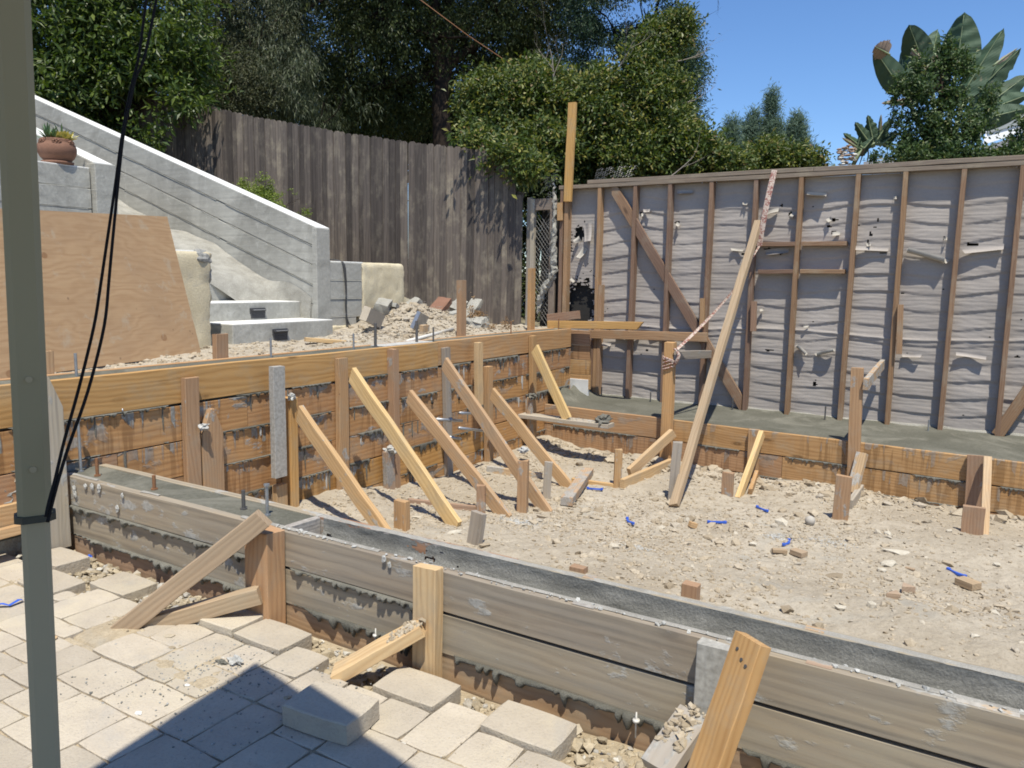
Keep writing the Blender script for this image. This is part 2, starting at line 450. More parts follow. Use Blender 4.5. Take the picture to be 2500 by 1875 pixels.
def stonemat(name, cs):
    s = NT(name)
    geo = s.n.new('ShaderNodeNewGeometry')
    v = geo.outputs['Position']
    n = s.noise(v, 90, 4, .6)
    r = geo.outputs['Random Per Island']
    col = s.ramp(r, cs)
    col = s.mix(s.ramp(n, [(.3, .4), (.6, 0)]), col, tuple(q * .7 for q in cs[0][1]))
    return s.done(col, .95, s.bump(n, .6, .004), .15)
M['clod'] = stonemat('dirt_clods', [(0, (.29, .235, .165)), (.4, (.39, .325, .235)), (.8, (.46, .395, .3)), (.93, (.38, .34, .28)), (1, (.5, .45, .36))])
M['gravel'] = stonemat('mixed_gravel', [(0, (.26, .215, .15)), (.35, (.38, .32, .225)), (.7, (.46, .39, .28)), (.9, (.34, .33, .31)), (1, (.6, .57, .5))])
M['greyrock'] = stonemat('grey_lumps', [(0, (.16, .16, .145)), (.5, (.28, .275, .255)), (1, (.42, .41, .38))])
M['limestone'] = concrete('white_stone', (.5, .45, .36), (.62, .57, .47), 20, .5, .9, 0)
def plain(name, col, rough=.6, spec=.4, metal=0, nz=.15, sc=30, bump=.1):
    s = NT(name); n = s.noise(s.coord((1, 1, 1)), sc, 4)
    c = s.mix(s.ramp(n, [(.3, nz * 2), (.7, 0)]), col, tuple(q * .6 for q in col))
    return s.done(c, rough, s.bump(n, bump, .003), spec, metal)
M['rust'] = plain('rusty_rebar', (.28, .14, .07), .8, .3, .2, .3, 60, .4)
M['steel'] = plain('dark_steel_bolt', (.16, .155, .15), .55, .4, .6, .3, 60, .3)
M['galv'] = plain('galvanised_steel', (.42, .44, .46), .42, .5, .75, .3, 40, .15)
M['blue'] = plain('blue_plastic', (.035, .12, .55), .4, .5)
M['pole'] = plain('olive_grey_enamel', (.34, .30, .19), .75, .15, 0, .1, 3)
M['pole_low'] = plain('grey_enamel', (.42, .36, .24), .75, .15, 0, .1, 3)
M['collar'] = plain('dark_plastic_collar', (.05, .052, .04), .5, .4)
M['cord'] = plain('black_cord', (.022, .02, .02), .9, .1, 0, .3, 200, .5)
M['cable'] = plain('grey_black_cable', (.05, .05, .05), .6, .3)
M['fabric'] = plain('beige_canopy_fabric', (.55, .5, .42), .9, .1)
M['terracotta'] = concrete('terracotta', (.2, .105, .068), (.28, .15, .10), 8, .4, .85, .15, False)
M['soil'] = plain('potting_soil', (.06, .045, .03), .95, .1)
M['pvc'] = plain('dusty_pipe', (.62, .6, .55), .5, .4)
M['white_board'] = plain('white_painted_board', (.68, .68, .66), .8, .2, 0, .25, 14)
M['wire'] = plain('galvanised_wire', (.35, .34, .32), .5, .4, .5)
M['lamp'] = plain('dark_lamp_housing', (.055, .055, .058), .5, .4)
M['lens'] = plain('lamp_louver', (.3, .3, .3), .35, .5)
M['roof'] = plain('white_roof', (.78, .79, .8), .7, .3, 0, .08, 2)
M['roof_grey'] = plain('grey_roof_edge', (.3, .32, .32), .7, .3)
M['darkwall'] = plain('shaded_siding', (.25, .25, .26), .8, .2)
def papermat():
    s = NT('grey_building_paper')
    geo = s.n.new('ShaderNodeNewGeometry'); v = geo.outputs['Position']
    mp = s.n.new('ShaderNodeMapping'); mp.inputs['Scale'].default_value = (2.2, 2, 11); s.lk(v, mp.inputs[0])
    n1 = s.noise(mp.outputs[0], 1, 5, .6, .8); n2 = s.noise(v, 2.2, 3); n3 = s.noise(v, 60, 3)
    col = s.ramp(n2, [(.3, (.325, .292, .262)), (.7, (.39, .352, .318))])
    col = s.mix(s.ramp(n3, [(.3, .25), (.6, 0)]), col, (.25, .232, .22))
    w = s.wave(mp.outputs[0], .8, 6, 3, 1.5, 'BANDS', 'Z')
    nr = s.bump(s.math('ADD', s.math('MULTIPLY', n1, 1.), s.math('MULTIPLY', w, .2)), .22, .02)
    return s.done(col, .75, nr, .3)
M['paper'] = papermat()
M['paper_back'] = plain('pale_paper_back', (.42, .39, .34), .8, .2, 0, .15, 8)
M['dark_void'] = plain('painted_void_shade', (.045, .043, .04), .9, .1)  # near-black colour standing in for shade inside openings
def plymat():
    s = NT('plywood')
    v = s.coord((1, 1, 1))
    d = s.noise(s.coord((1.2, 1, 3.5)), 1.2, 3, .5)
    ad = s.n.new('ShaderNodeVectorMath'); ad.operation = 'MULTIPLY_ADD'; s.lk(d, ad.inputs[0]); ad.inputs[1].default_value = (.1, 0, .55); s.lk(s.coord((.35, 1, 1)), ad.inputs[2])
    w = s.wave(ad.outputs[0], 7, 2.5, 3, 1.4, 'BANDS', 'Z')
    fine = s.noise(s.coord((3, 1, 120)), 1, 4, .7)
    col = s.ramp(s.math('MULTIPLY_ADD', w, .22, s.math('MULTIPLY', fine, .78)), [(.12, (.33, .195, .10)), (.5, (.44, .285, .155)), (.85, (.50, .34, .195))])
    vk = s.voro(s.coord((3.4, 0, 4.2)), 1.); dd = vk.outputs['Distance']
    sel = s.ramp(vk.outputs['Color'], [(.55, 0), (.57, 1)])
    col = s.mix(s.math('MULTIPLY', s.ramp(dd, [(.09, .7), (.115, .8), (.13, 0)]), sel), col, (.25, .13, .06))
    col = s.mix(s.ramp(s.noise(v, 2.5, 5, .65), [(.4, 0), (.66, .6)]), col, (.36, .235, .135))
    col = s.mix(s.ramp(s.noise(v, 9, 6, .7), [(.56, 0), (.64, .45)]), col, (.45, .38, .28))
    sp2 = s.voro(s.coord((9, 0, 9)), 1.).outputs['Distance']
    col = s.mix(s.ramp(sp2, [(.05, .7), (.08, 0)]), col, (.22, .14, .085))
    return s.done(col, .75, s.bump(fine, .2, .002), .25)
M['ply'] = plymat()
def strapmat():
    s = NT('red_and_cream_strap')
    w = s.noise(s.coord((1, 1, 1), False), 34, 3, .6, 1.5)
    return s.done(s.ramp(w, [(.44, (.27, .12, .1)), (.52, (.52, .43, .36))]), .85, None, .2)
M['strap'] = strapmat()
def leafmat(name, stops, rough=.4, spec=.5, trans=.25):
    s = NT(name)
    geo = s.n.new('ShaderNodeNewGeometry')
    col = s.ramp(geo.outputs['Random Per Island'], stops)
    s.set(s.b.inputs['Base Color'], col); s.b.inputs['Roughness'].default_value = rough + .12; s.b.inputs['Specular IOR Level'].default_value = spec * .7
    tr = s.n.new('ShaderNodeBsdfTranslucent'); s.lk(s.hsv(col, 1.6, 1.15), tr.inputs[0])
    mx = s.n.new('ShaderNodeMixShader'); mx.inputs[0].default_value = trans
    s.lk(s.b.outputs[0], mx.inputs[1]); s.lk(tr.outputs[0], mx.inputs[2]); s.lk(mx.outputs[0], s.out.inputs[0])
    return s.m
M['leaf_glossy'] = leafmat('glossy_green_leaf', [(0, (.03, .055, .010)), (.5, (.06, .098, .018)), (.85, (.11, .15, .028)), (1, (.17, .21, .05))], .33, .6)
M['leaf_olive'] = leafmat('olive_grey_leaf', [(0, (.035, .045, .02)), (.6, (.075, .085, .04)), (1, (.15, .15, .085))], .45, .45)
M['leaf_willow'] = leafmat('grey_green_narrow_leaf', [(0, (.03, .042, .02)), (.6, (.062, .08, .038)), (1, (.13, .15, .08))], .4, .5)
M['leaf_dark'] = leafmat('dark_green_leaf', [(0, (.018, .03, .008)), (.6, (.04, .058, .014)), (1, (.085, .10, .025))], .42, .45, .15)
M['leaf_lig'] = leafmat('yellow_green_leaf', [(0, (.035, .06, .012)), (.5, (.07, .105, .022)), (.82, (.14, .165, .036)), (.95, (.27, .26, .06)), (1, (.22, .16, .08))], .36, .55)
M['leaf_blue'] = leafmat('blue_green_leaf', [(0, (.025, .05, .03)), (.6, (.045, .08, .045)), (1, (.08, .12, .06))], .4, .5)
M['leaf_pine_hazed'] = leafmat('hazed_pine_needle', [(0, (.08, .12, .085)), (.6, (.12, .175, .125)), (1, (.17, .22, .15))], .6, .3)  # needle colours lightened to paint in distance haze
M['leaf_lime'] = leafmat('lime_small_leaf', [(0, (.09, .14, .02)), (.6, (.17, .22, .04)), (1, (.28, .33, .08))], .45, .4)
M['leaf_shrub'] = leafmat('mid_green_round_leaf', [(0, (.03, .06, .02)), (.6, (.06, .10, .03)), (.95, (.10, .14, .045)), (1, (.2, .2, .08))], .4, .5)
M['leaf_dry'] = leafmat('dry_leaf', [(0, (.2, .12, .06)), (1, (.4, .28, .16))], .8, .2)
M['bark'] = plain('dark_bark', (.035, .026, .02), .95, .1, 0, .3, 12, .6)
M['twig'] = plain('pale_dead_twig', (.3, .26, .22), .9, .1)
def bananamat():
    s = NT('paddle_leaf')
    g = s.coord((1, 1, 1), False)
    x = s.sep(g)
    rib = s.wave(g, 16, .6, 1, 1, 'BANDS', 'X')
    n = s.noise(g, 3, 4)
    col = s.ramp(n, [(.3, (.035, .068, .038)), (.7, (.065, .108, .062))])
    col = s.mix(s.math('MULTIPLY', rib, .45), col, (.09, .14, .08))
    col = s.mix(s.ramp(s.noise(g, 4, 4, .6), [(.68, 0), (.74, .8)]), col, (.24, .2, .13))
    col = s.hsv(col, s.rnd(.8, 1.15))
    return s.done(col, .58, s.bump(rib, .3, .01), .3)
M['banana'] = bananamat()
M['banana_dry'] = plain('dry_paddle_leaf', (.34, .25, .19), .8, .2, 0, .3, 6)
M['stem_green'] = plain('pale_green_stalk', (.25, .3, .16), .5, .4)
M['succ'] = plain('succulent_green', (.13, .22, .1), .5, .4)
M['succ_yellow'] = plain('succulent_yellow', (.6, .52, .16), .5, .4)
# ================================================================== GROUND
def gz(x, y):
    """height of the dug-out dirt floor between the forms"""
    x = np.asarray(x, float); y = np.asarray(y, float)
    z = -.385 + .17 * (1 - sstep(3.5, 4.75, y)) + .05 * (1 - sstep(-3.6, -3.1, x))
    z = z + .07 * sstep(6.05, 6.5, y) * (.4 + .6 * vnoise(x * 2.1, y * .5, 5))
    z = z + (fbm(x * 1.3, y * 1.3, 3, 9) - .5) * .07 + (fbm(x * 6, y * 6, 3, 4) - .5) * .035
    z = z + (fbm(x * 24, y * 24, 2, 2) - .5) * .016
    return z
def gzs(x, y): return float(gz(np.array([x]), np.array([y]))[0])
def G(p):
    """photo point -> point on the dirt floor"""
    w = aZ(p, -.385)
    for _ in range(8): w = aZ(p, gzs(w.x, w.y))
    return w
field = mk('ground', [(-900, -900, -.9), (900, -900, -.9), (900, 900, -.9), (-900, 900, -.9)], [(0, 1, 2, 3)], M['field'])
tag(field, kind='structure')
nx, ny = 330, 260
gx = np.linspace(-3.62, 3.4, nx); gy = np.linspace(2.12, 6.75, ny)
X, Y = np.meshgrid(gx, gy, indexing='ij')
V = np.stack([X, Y, gz(X, Y)], -1).reshape(-1, 3)
o = np_mesh('dirt_floor', V, grid_faces(nx, ny)[:, ::-1][:, [3, 2, 1, 0]], M['dirt'], smooth=True); tag(o, kind='structure')

# side of the patio towards the forms: loose soil
def pz(x, y):
    x = np.asarray(x, float); y = np.asarray(y, float)
    return -.020 - .048 * sstep(1.5, 1.8, y) + .03 * (fbm(x * 3, y * 3, 3, 31) - .35) + .02 * fbm(x * 14, y * 14, 3, 32) + .035 * sstep(1.8, 1.9, y)*0 - .0 * x
nx, ny = 260, 140
gx = np.linspace(-4.6, 3.0, nx); gy = np.linspace(1.2, 1.899, ny)
X, Y = np.meshgrid(gx, gy, indexing='ij')
Zs = pz(X, Y) - .03 * (1 - sstep(1.36, 1.4, Y)) - .05 * (1 - sstep(-3.9, -3.5, X)) * 0
V = np.stack([X, Y, Zs], -1).reshape(-1, 3)
o = np_mesh('soil_strip', V, grid_faces(nx, ny), M['sand'], smooth=True); tag(o, kind='structure')
# soil left of the front form, up to the tall wall
nx, ny = 60, 60
gx = np.linspace(-7.0, -3.575, nx); gy = np.linspace(-.5, 1.2, ny)
X, Y = np.meshgrid(gx, gy, indexing='ij')
o = np_mesh('side_soil', np.stack([X, Y, -.1 + .05 * fbm(X * 4, Y * 4, 3, 77)], -1).reshape(-1, 3), grid_faces(nx, ny), M['sand'], smooth=True); tag(o, kind='structure')

# upper terrace behind the tall wall
def tz(x, y):
    x = np.asarray(x, float); y = np.asarray(y, float)
    z = .735 + 0 * x
    m = np.exp(-(((x + 4.62) / .42) ** 2 + ((y - 5.75) / .62) ** 2)) * .27
    z = z + m - .03 * sstep(-3.95, -3.82, x)
    z = z + (fbm(x * 5, y * 5, 3, 41) - .5) * .05 + (fbm(x * 22, y * 22, 2, 42) - .5) * .02
    return z
nx, ny = 150, 330
gx = np.linspace(-6.0, -3.835, nx); gy = np.linspace(.2, 7.5, ny)
X, Y = np.meshgrid(gx, gy, indexing='ij')
o = np_mesh('upper_soil', np.stack([X, Y, tz(X, Y)], -1).reshape(-1, 3), grid_faces(nx, ny), M['dirt'], smooth=True); tag(o, kind='structure')
# planted slope behind the stair wall and under the trees
nx, ny = 80, 80
gx = np.linspace(-34, -4.3, nx); gy = np.linspace(4.86, 34, ny)
X, Y = np.meshgrid(gx, gy, indexing='ij')
Zs = .70 + np.clip((-4.9 - X) * .345, 0, 3.2) * sstep(4.8, 5.2, Y) * (1 - .8 * sstep(8, 12, Y)) + (fbm(X, Y, 3, 3) - .5) * .15 + .1 * sstep(8, 14, Y)
Zs = np.where((X > -4.9) | (Y > 7.5), np.minimum(Zs, .72 + .3 * np.clip(-4.9 - X, 0, 8) * .5), Zs)
o = np_mesh('slope', np.stack([X, Y, Zs - .03], -1).reshape(-1, 3), grid_faces(nx, ny), M['field'], smooth=True); tag(o, kind='structure')
nx, ny = 40, 40
gx = np.linspace(-4.35, 40, nx); gy = np.linspace(7.65, 40, ny)
X, Y = np.meshgrid(gx, gy, indexing='ij')
o = np_mesh('neighbour_ground', np.stack([X, Y, .05 + .1 * fbm(X, Y, 3, 3)], -1).reshape(-1, 3), grid_faces(nx, ny), M['field'], smooth=True); tag(o, kind='structure')

# loose stones
bmi = bmesh.new(); bmesh.ops.create_icosphere(bmi, subdivisions=1, radius=1)
ICO_V = np.array([v.co[:] for v in bmi.verts]); ICO_F = np.array([[v.index for v in f.verts] for f in bmi.faces]); bmi.free()
def stones(name, pts, sizes, mat, sink=.3, flat=.62, label=None, parent=None):
    n = len(pts); nv = len(ICO_V)
    rs = np.random.RandomState(len(pts) + 5)
    J = 1 + (rs.rand(n, nv, 1) - .5) * .95
    sc = np.stack([.75 + .6 * rs.rand(n), .65 + .5 * rs.rand(n), flat * (.7 + .6 * rs.rand(n))], -1)[:, None, :]
    P = ICO_V[None] * J * sc
    a = rs.rand(n) * 6.283; ca, sa = np.cos(a)[:, None], np.sin(a)[:, None]
    t = (rs.rand(n) - .5) * .9; ct, st = np.cos(t)[:, None], np.sin(t)[:, None]
    x = P[..., 0]; y = P[..., 1]; z = P[..., 2]
    x, z = x * ct - z * st, x * st + z * ct
    x, y = x * ca - y * sa, x * sa + y * ca
    P = np.stack([x, y, z], -1) * np.asarray(sizes)[:, None, None]
    P[..., 2] += (np.asarray(sizes) * flat * (1 - 2 * sink))[:, None] * .5
    P += np.asarray(pts)[:, None, :]
    F = (ICO_F[None] + (np.arange(n) * nv)[:, None, None]).reshape(-1, 3)
    org = tuple(np.asarray(pts).mean(0))
    o = np_mesh(name, P.reshape(-1, 3), F, mat, parent=parent, origin=org, n=3)
    tag(o, label, kind='stuff'); return o
def psize(n, lo, hi, p=2.6, seed=0):
    return lo + (hi - lo) * np.random.RandomState(seed).rand(n) ** p
def scatter(n, x0, x1, y0, y1, seed, dens=None):
    rs = np.random.RandomState(seed); x = x0 + (x1 - x0) * rs.rand(n * 4); y = y0 + (y1 - y0) * rs.rand(n * 4)
    if dens is not None:
        k = rs.rand(n * 4) < dens(x, y); x, y = x[k], y[k]
    return x[:n], y[:n]
def dens_floor(x, y):
    d = .2 + 1.1 * sstep(.48, .68, fbm(x * 1.1 + 3, y * 1.1, 3, 60))
    d = d + .5 * np.exp(-(((x + .3) / .9) ** 2 + ((y - 4.4) / .5) ** 2)) + .7 * sstep(5.95, 6.35, y) + .5 * sstep(-3.1, -3.5, x)
    return np.clip(d, 0, 1)
x, y = scatter(24000, -3.55, 2.6, 2.2, 6.5, 1, dens_floor)
stones('small_clods', np.stack([x, y, gz(x, y)], -1), psize(len(x), .003, .013, 2, 2), M['clod'], label='small dirt clods and gravel strewn over the dug-out floor')
x, y = scatter(2600, -3.5, 2.6, 2.2, 6.5, 3, dens_floor)
stones('dirt_clods', np.stack([x, y, gz(x, y)], -1), psize(len(x), .009, .036, 4.2, 4), M['clod'], label='larger dirt clods and stones lying on the dug-out floor')
x, y = scatter(260, -3.5, 2.4, 6.2, 6.48, 5)
stones('clod_bank', np.stack([x, y, gz(x, y)], -1), psize(len(x), .02, .055, 2, 6), M['clod'], label='bank of clods along the foot of the far form')
# gravel between pavers and form
def dens_g(x, y): return np.clip(.25 + 1. * sstep(1.55, 1.75, y), 0, 1)
x, y = scatter(3800, -3.7, .6, 1.5, 1.885, 8, dens_g)
stones('edge_gravel', np.stack([x, y, pz(x, y) + .0], -1), psize(len(x), .003, .013, 2.2, 9), M['gravel'], label='crumbly gravel between the pavers and the front form')
x, y = scatter(800, -3.7, -2.45, 1.72, 1.885, 10)
stones('pile_gravel', np.stack([x, y, pz(x, y) + .012], -1), psize(len(x), .006, .02, 1.8, 12), M['gravel'], label='heap of gravel at the left end of the front form')
x, y = scatter(170, -2.1, .4, 1.72, 1.88, 14)
stones('edge_lumps', np.stack([x, y, pz(x, y) + .008], -1), psize(len(x), .008, .028, 2.4, 13), M['gravel'], label='dirt lumps along the foot of the front form')
x, y = scatter(2600, -4.58, -3.86, 1.5, 7.2, 15)
stones('upper_gravel', np.stack([x, y, tz(x, y)], -1), psize(len(x), .004, .02, 2.2, 16), M['clod'], label='crumbs of soil and stone on the upper terrace')

# ================================================================== PATIO
patio = box('patio', (-4.3, -1.5, -.6), (2.2, 1.38, -.010), M['sand'], bev=0); tag(patio, kind='structure')
U = .0785
RX, RY = -4.32, -.45
NXC, NYC = 84, 31
occ = np.zeros((NXC, NYC), bool)
pieces = []
def cellx(x): return int(round((x - RX) / U))
def celly(y): return int(round((y - RY) / U))
def put(x0, y0, w, h, dz=0, tilt=None):
    i, j = cellx(x0), celly(y0)
    if i < 0 or j < 0 or i + w > NXC or j + h > NYC or occ[i:i+w, j:j+h].any(): return False
    occ[i:i+w, j:j+h] = True; pieces.append((RX + i * U, RY + j * U, w * U, h * U, dz, tilt)); return True
# edge pieces that stand out in the photo
for q in [(-2.38, 1.675, 3, 2, .024), (-2.14, 1.675, 3, 2, .016), (-2.38, 1.5, 2, 2, .002), (-2.22, 1.44, 2, 3, 0), (-2.46, 1.34, 3, 2, .004), (-3.01, 1.65, 3, 2, .006),
          (-2.06, 1.37, 2, 2, 0), (-2.38, 1.19, 3, 2, 0), (-1.9, 1.59, 2, 2, .004), (-1.5, 1.67, 3, 2, .012), (-1.26, 1.51, 2, 3, 0), (-1.10, 1.67, 3, 2, .018),
          (-3.25, 1.49, 3, 2, .012), (-3.48, 1.65, 3, 2, .02), (-3.72, 1.49, 3, 2, .0), (-3.98, 1.65, 3, 2, .035)]:
    put(*q)
def edge_y(x):   # how far the laid pavers reach
    if x < -3.1: return 1.72
    if x < -2.62: return 1.66
    if x < -2.40: return 1.42
    if x < -1.55: return 1.72
    if x < -1.12: return 1.68
    if x < -.85: return 1.70
    return 1.50
pr = random.Random(21)
for j in range(NYC):
    for i in range(NXC):
        if occ[i, j]: continue
        x = RX + i * U; y = RY + j * U
        if x < -4.3 or x > 1.9: continue
        run = 0
        while i + run < NXC and not occ[i + run, j] and run < 9: run += 1
        cr = 0
        while j + cr < NYC and not occ[i, j + cr] and y + (cr + 1) * U <= edge_y(x + U) + .01 and cr < 9: cr += 1
        ops = [(w, h) for (w, h) in pr.sample([(3, 2), (2, 3), (3, 2), (2, 2), (3, 3)], 5) if run - w != 1 and cr - h != 1 and h <= cr and w <= run]
        ops += [(w, h) for (w, h) in ((3, 2), (2, 2), (2, 3)) if h <= cr and w <= run]
        for (w, h) in ops:
            if y + h * U > edge_y(x + w * U / 2) + .01: continue
            if put(x, y, w, h): break
for (w, h) in ((2, 2), (2, 1), (1, 2), (1, 1)):
    for j in range(NYC):
        for i in range(NXC):
            if occ[i, j]: continue
            x = RX + i * U; y = RY + j * U
            if x < -4.3 or x > 1.9 or y + h * U > edge_y(x + w * U / 2) - .05: continue
            put(x, y, w, h)
def paver_mesh(w, h, seed, t=.06):
    q = random.Random(seed); g = .0016; b = .004
    x0, x1, y0, y1 = -w/2 + g, w/2 - g, -h/2 + g, h/2 - g
    def ring(ins, z, n=3, jit=0):
        pts = []
        cs = [(x0+ins, y0+ins), (x1-ins, y0+ins), (x1-ins, y1-ins), (x0+ins, y1-ins)]
        for k in range(4):
            a, c = cs[k], cs[(k+1) % 4]
            for m in range(n):
                f = m / n; r = .004 if m == 0 else 0
                px, py = a[0] + (c[0]-a[0])*f, a[1] + (c[1]-a[1])*f
                if m == 0: px += -math.copysign(r, px); py += -math.copysign(r, py)
                pts.append((px + q.uniform(-jit, jit), py + q.uniform(-jit, jit), z + q.uniform(-jit, jit) * .6))
        return pts
    vs = ring(0, 0) + ring(0, t - b*.8, 3, .0006) + ring(b, t, 3, .0008)
    fs = []
    for r in (0, 12):
        for k in range(12): fs.append((r+k, r+(k+1) % 12, r+12+(k+1) % 12, r+12+k))
    fs.append(tuple(range(24, 36)))
    return mesh_data('paver', vs, fs, M['paver'])
pm = {}
for k, (x, y, w, h, dz, tl) in enumerate(pieces):
    key = (round(w/U), round(h/U), k % 5)
    if key not in pm: pm[key] = paver_mesh(w, h, hash(key) % 999)
    tx, ty = (R.uniform(-.005, .005), R.uniform(-.005, .005)) if not dz else (R.uniform(-.018, .018), R.uniform(-.015, .015))
    Mx = Matrix.Translation((x + w/2 + R.uniform(-.001, .001), y + h/2 + R.uniform(-.001, .001), -.06 + dz + R.uniform(-.0015, .0015))) @ Matrix.Rotation(R.uniform(-.008, .008), 4, 'Z') @ Matrix.Rotation(tx, 4, 'X') @ Matrix.Rotation(ty, 4, 'Y')
    link('paver', pm[key], Mx, patio)
lp = link('loose_paver', paver_mesh(.232, .156, 77, .06), Matrix.Translation((-1.463, 1.475, .004)) @ Matrix.Rotation(.09, 4, 'Z') @ Matrix.Rotation(.015, 4, 'X') )
tag(lp, 'loose rectangular paver lying on top of the others, half in the roof shadow', 'paver')

# ================================================================== FORMWORK
def ooze(name, p0, p1, nrm, depth, mat, parent, seed, thick=.012, teeth=9., cover=.6, base=.25, res=.0035, label=None, z0=0.0):
    """concrete squeezed out of a seam, hanging down in uneven teeth"""
    p0 = Vector(p0); p1 = Vector(p1); L = (p1 - p0).length; nrm = Vector(nrm)
    n = max(8, int(L / res)); s = np.linspace(0, L, n)
    t2 = fbm(s * 3.1, s * 0 + 3, 3, seed + 1)
    en = sstep(1 - cover - .06, 1 - cover + .06, vnoise(s * 1.7, s * 0 + 7, seed + 2))
    rs = np.random.RandomState(seed); h = base * depth * (.45 + 1.1 * fbm(s * 14, s * 0, 3, seed + 3))
    q = rs.uniform(0, .02)
    while q < L:
        wd = rs.uniform(.007, .015) * (.7 + depth * 9); ln = depth * (rs.rand() ** 1.5) * (.35 + 1.2 * float(np.interp(q, s, t2)))
        h = np.maximum(h, base * depth * .5 + ln * np.clip(1 - np.abs((s - q) / wd), 0, 1) ** rs.uniform(.5, .9))
        q += rs.uniform(.012, .032) * (.6 + depth * 9)
    h = h * en
    e = np.minimum(s, L - s) / .02; h = h * np.clip(e, 0, 1)
    th = thick * np.clip(h / (depth * .4 + 1e-6), 0, 1) * (.6 + .8 * vnoise(s * 25, s * 0 + 1, seed + 4))
    prof = [(0, .0), (.55, .0), (1., .25), (.95, .6), (.55, .88), (0.05, 1.)]
    V = []
    for a, b in prof:
        jit = (vnoise(s * 60, s * 0 + b * 9, seed + 9) - .5) * .5 * th
        for k in range(n):
            p = p0.lerp(p1, s[k] / L) + nrm * float(th[k] * a + (jit[k] if 0 < b < 1 else 0) + .0008)
            p.z += z0 - float(h[k] * b); V.append(p[:])
    V = np.array(V).reshape(len(prof), n, 3)
    keep = np.ones((len(prof)-1, n-1), bool) & ((h[:-1] + h[1:]) > .002)[None, :]
    F = grid_faces(len(prof), n, keep)
    if len(F) == 0: return None
    o = np_mesh(name, V.reshape(-1, 3), F, mat, parent=parent, origin=tuple(p0), smooth=True)
    return tag(o, label, kind='stuff')
def blob(name, c, r, mat, parent=None, seed=0, squash=(1, 1, 1), sub=3, amp=.5, **kw):
    bm = bmesh.new(); bmesh.ops.create_icosphere(bm, subdivisions=sub, radius=1)
    for v in bm.verts:
        n = mnoise.noise(v.co * 1.6 + Vector((seed * 3.1, seed, 0))) + .6 * mnoise.noise(v.co * 4 + Vector((seed, 2, seed))) + .35 * mnoise.noise(v.co * 9 + Vector((1, seed, seed)))
        v.co = v.co * (1 + n * amp); v.co = Vector((v.co.x * r * squash[0], v.co.y * r * squash[1], v.co.z * r * squash[2]))
    me = bpy.data.meshes.new(name); bm.to_mesh(me); bm.free(); me.materials.append(mat)
    o = link(name, me, Matrix.Translation(Vector(c)), parent)
    return tag(o, kw.get('label'), kw.get('cat'), kw.get('group'), kw.get('kind'))

# ---- front form (outer face Y=1.9)
ff = thing('front_formwork', (-1.6, 1.9, -.1), 'weathered grey board form with two parallel sides running across the foreground', 'formwork')
FT = .32; ZR = [.32, .184, .046, -.092]
OY = 1.919; IY = 2.112
segs = [(-3.585, -2.13), (-2.13, -.52), (-.52, 1.9)]
for r in range(3):
    for k, (a, b) in enumerate(segs):
        ztop = ZR[r] - (.004 if r else 0) + (-.003 if (r == 1 and k) else 0); m = M['front_board'] if r < 2 else M['red_board']
        yo = OY + (0.004 if r == 1 else 0) + (.008 if r == 2 else 0)
        bo = beam('form_board', (a + .002, yo, ztop - .068 + R.uniform(-.001, .001)), (b - .002, yo, ztop - .068 + R.uniform(-.001, .001)), .133, .037, m, parent=ff, seg=6)
    beam('form_board', (-3.585, IY, ZR[r] - .068), (-2.13, IY, ZR[r] - .068), .134, .037, M['front_board'], parent=ff, seg=5)
    beam('form_board', (-2.128, IY, ZR[r] - .068), (-1.25, IY, ZR[r] - .068), .134, .037, M['inner_board'] if r == 0 else M['front_board'], parent=ff, seg=4)
    beam('form_board', (-1.247, IY, ZR[r] - .068), (1.9, IY, ZR[r] - .068), .134, .037, M['front_board'], parent=ff, seg=6)
beam('cross_board', (-2.14, 1.94, .262), (-2.13, 2.09, .262), .112, .03, M['caked_board'], parent=ff)
# raw patches where the cement skin fell off the top edges
for (x, w) in [(-.94, .07), (-.30, .06), (.02, .12)]:
    box('chipped_edge', (x, 1.903, .3185), (x + w, 1.934, .3212), M['fir_cement'], ff, bev=.001)
for (x, w) in [(-.34, .05), (-1.0, .04)]:
    box('chipped_edge', (x, 2.098, .3185), (x + w, 2.126, .3222), M['fir_cement'], ff, bev=.001)
for k, (a, b) in enumerate([(-3.5, -2.25), (-2.08, -1.49), (-1.35, -.6), (-.44, .4)]):
    cv = [.95, .85, .35, .2][k]
    ooze('concrete_ooze', (a, 1.9, .186), (b, 1.9, .186), (0, -1, 0), [.040, .042, .03, .018][k], M['drip'], ff, 10 + k, .016, 9, cv, .3)
    cv = [.75, .9, .85, .9][k]
    ooze('concrete_ooze', (a, 1.903, .05), (b, 1.903, .05), (0, -1, 0), [.05, .055, .06, .05][k], M['drip_dark'] if k else M['drip'], ff, 30 + k, .018, 10, cv, .3)
# dried lumps hanging over the outer face
for k, (p, r) in enumerate([(cL(600, 1140), .012), (cL(610, 1185), .01), (cL(690, 1120), .01), (cL(745, 1125), .011), (cL(800, 1135), .012), (cL(990, 1195), .008), (cL(950, 1300), .011), (c6(745, 335), .009), (c6(780, 375), .007)]):
    w = aY(p, 1.893); blob('cement_lump', w, r, M['splash'], ff, k, (1.1, .5, 1.5), 2)
x, y = scatter(150, -2.2, .6, 1.903, 1.935, 77)
stones('cement_crumbs', np.stack([x, y, np.full(len(x), .322)], -1), psize(len(x), .002, .009, 2, 3), M['splash'], label='crumbs of cement stuck on the top edge', parent=ff)
nx = 700; gx = np.linspace(-2.12, 1.9, nx); e0 = 2.0945 + .004 * vnoise(gx * 20, gx * 0, 3); e1 = 2.126 - .012 * fbm(gx * 9, gx * 0, 3, 8)
zc_ = .3215 + .0035 * fbm(gx * 30, gx * 0, 3, 2)
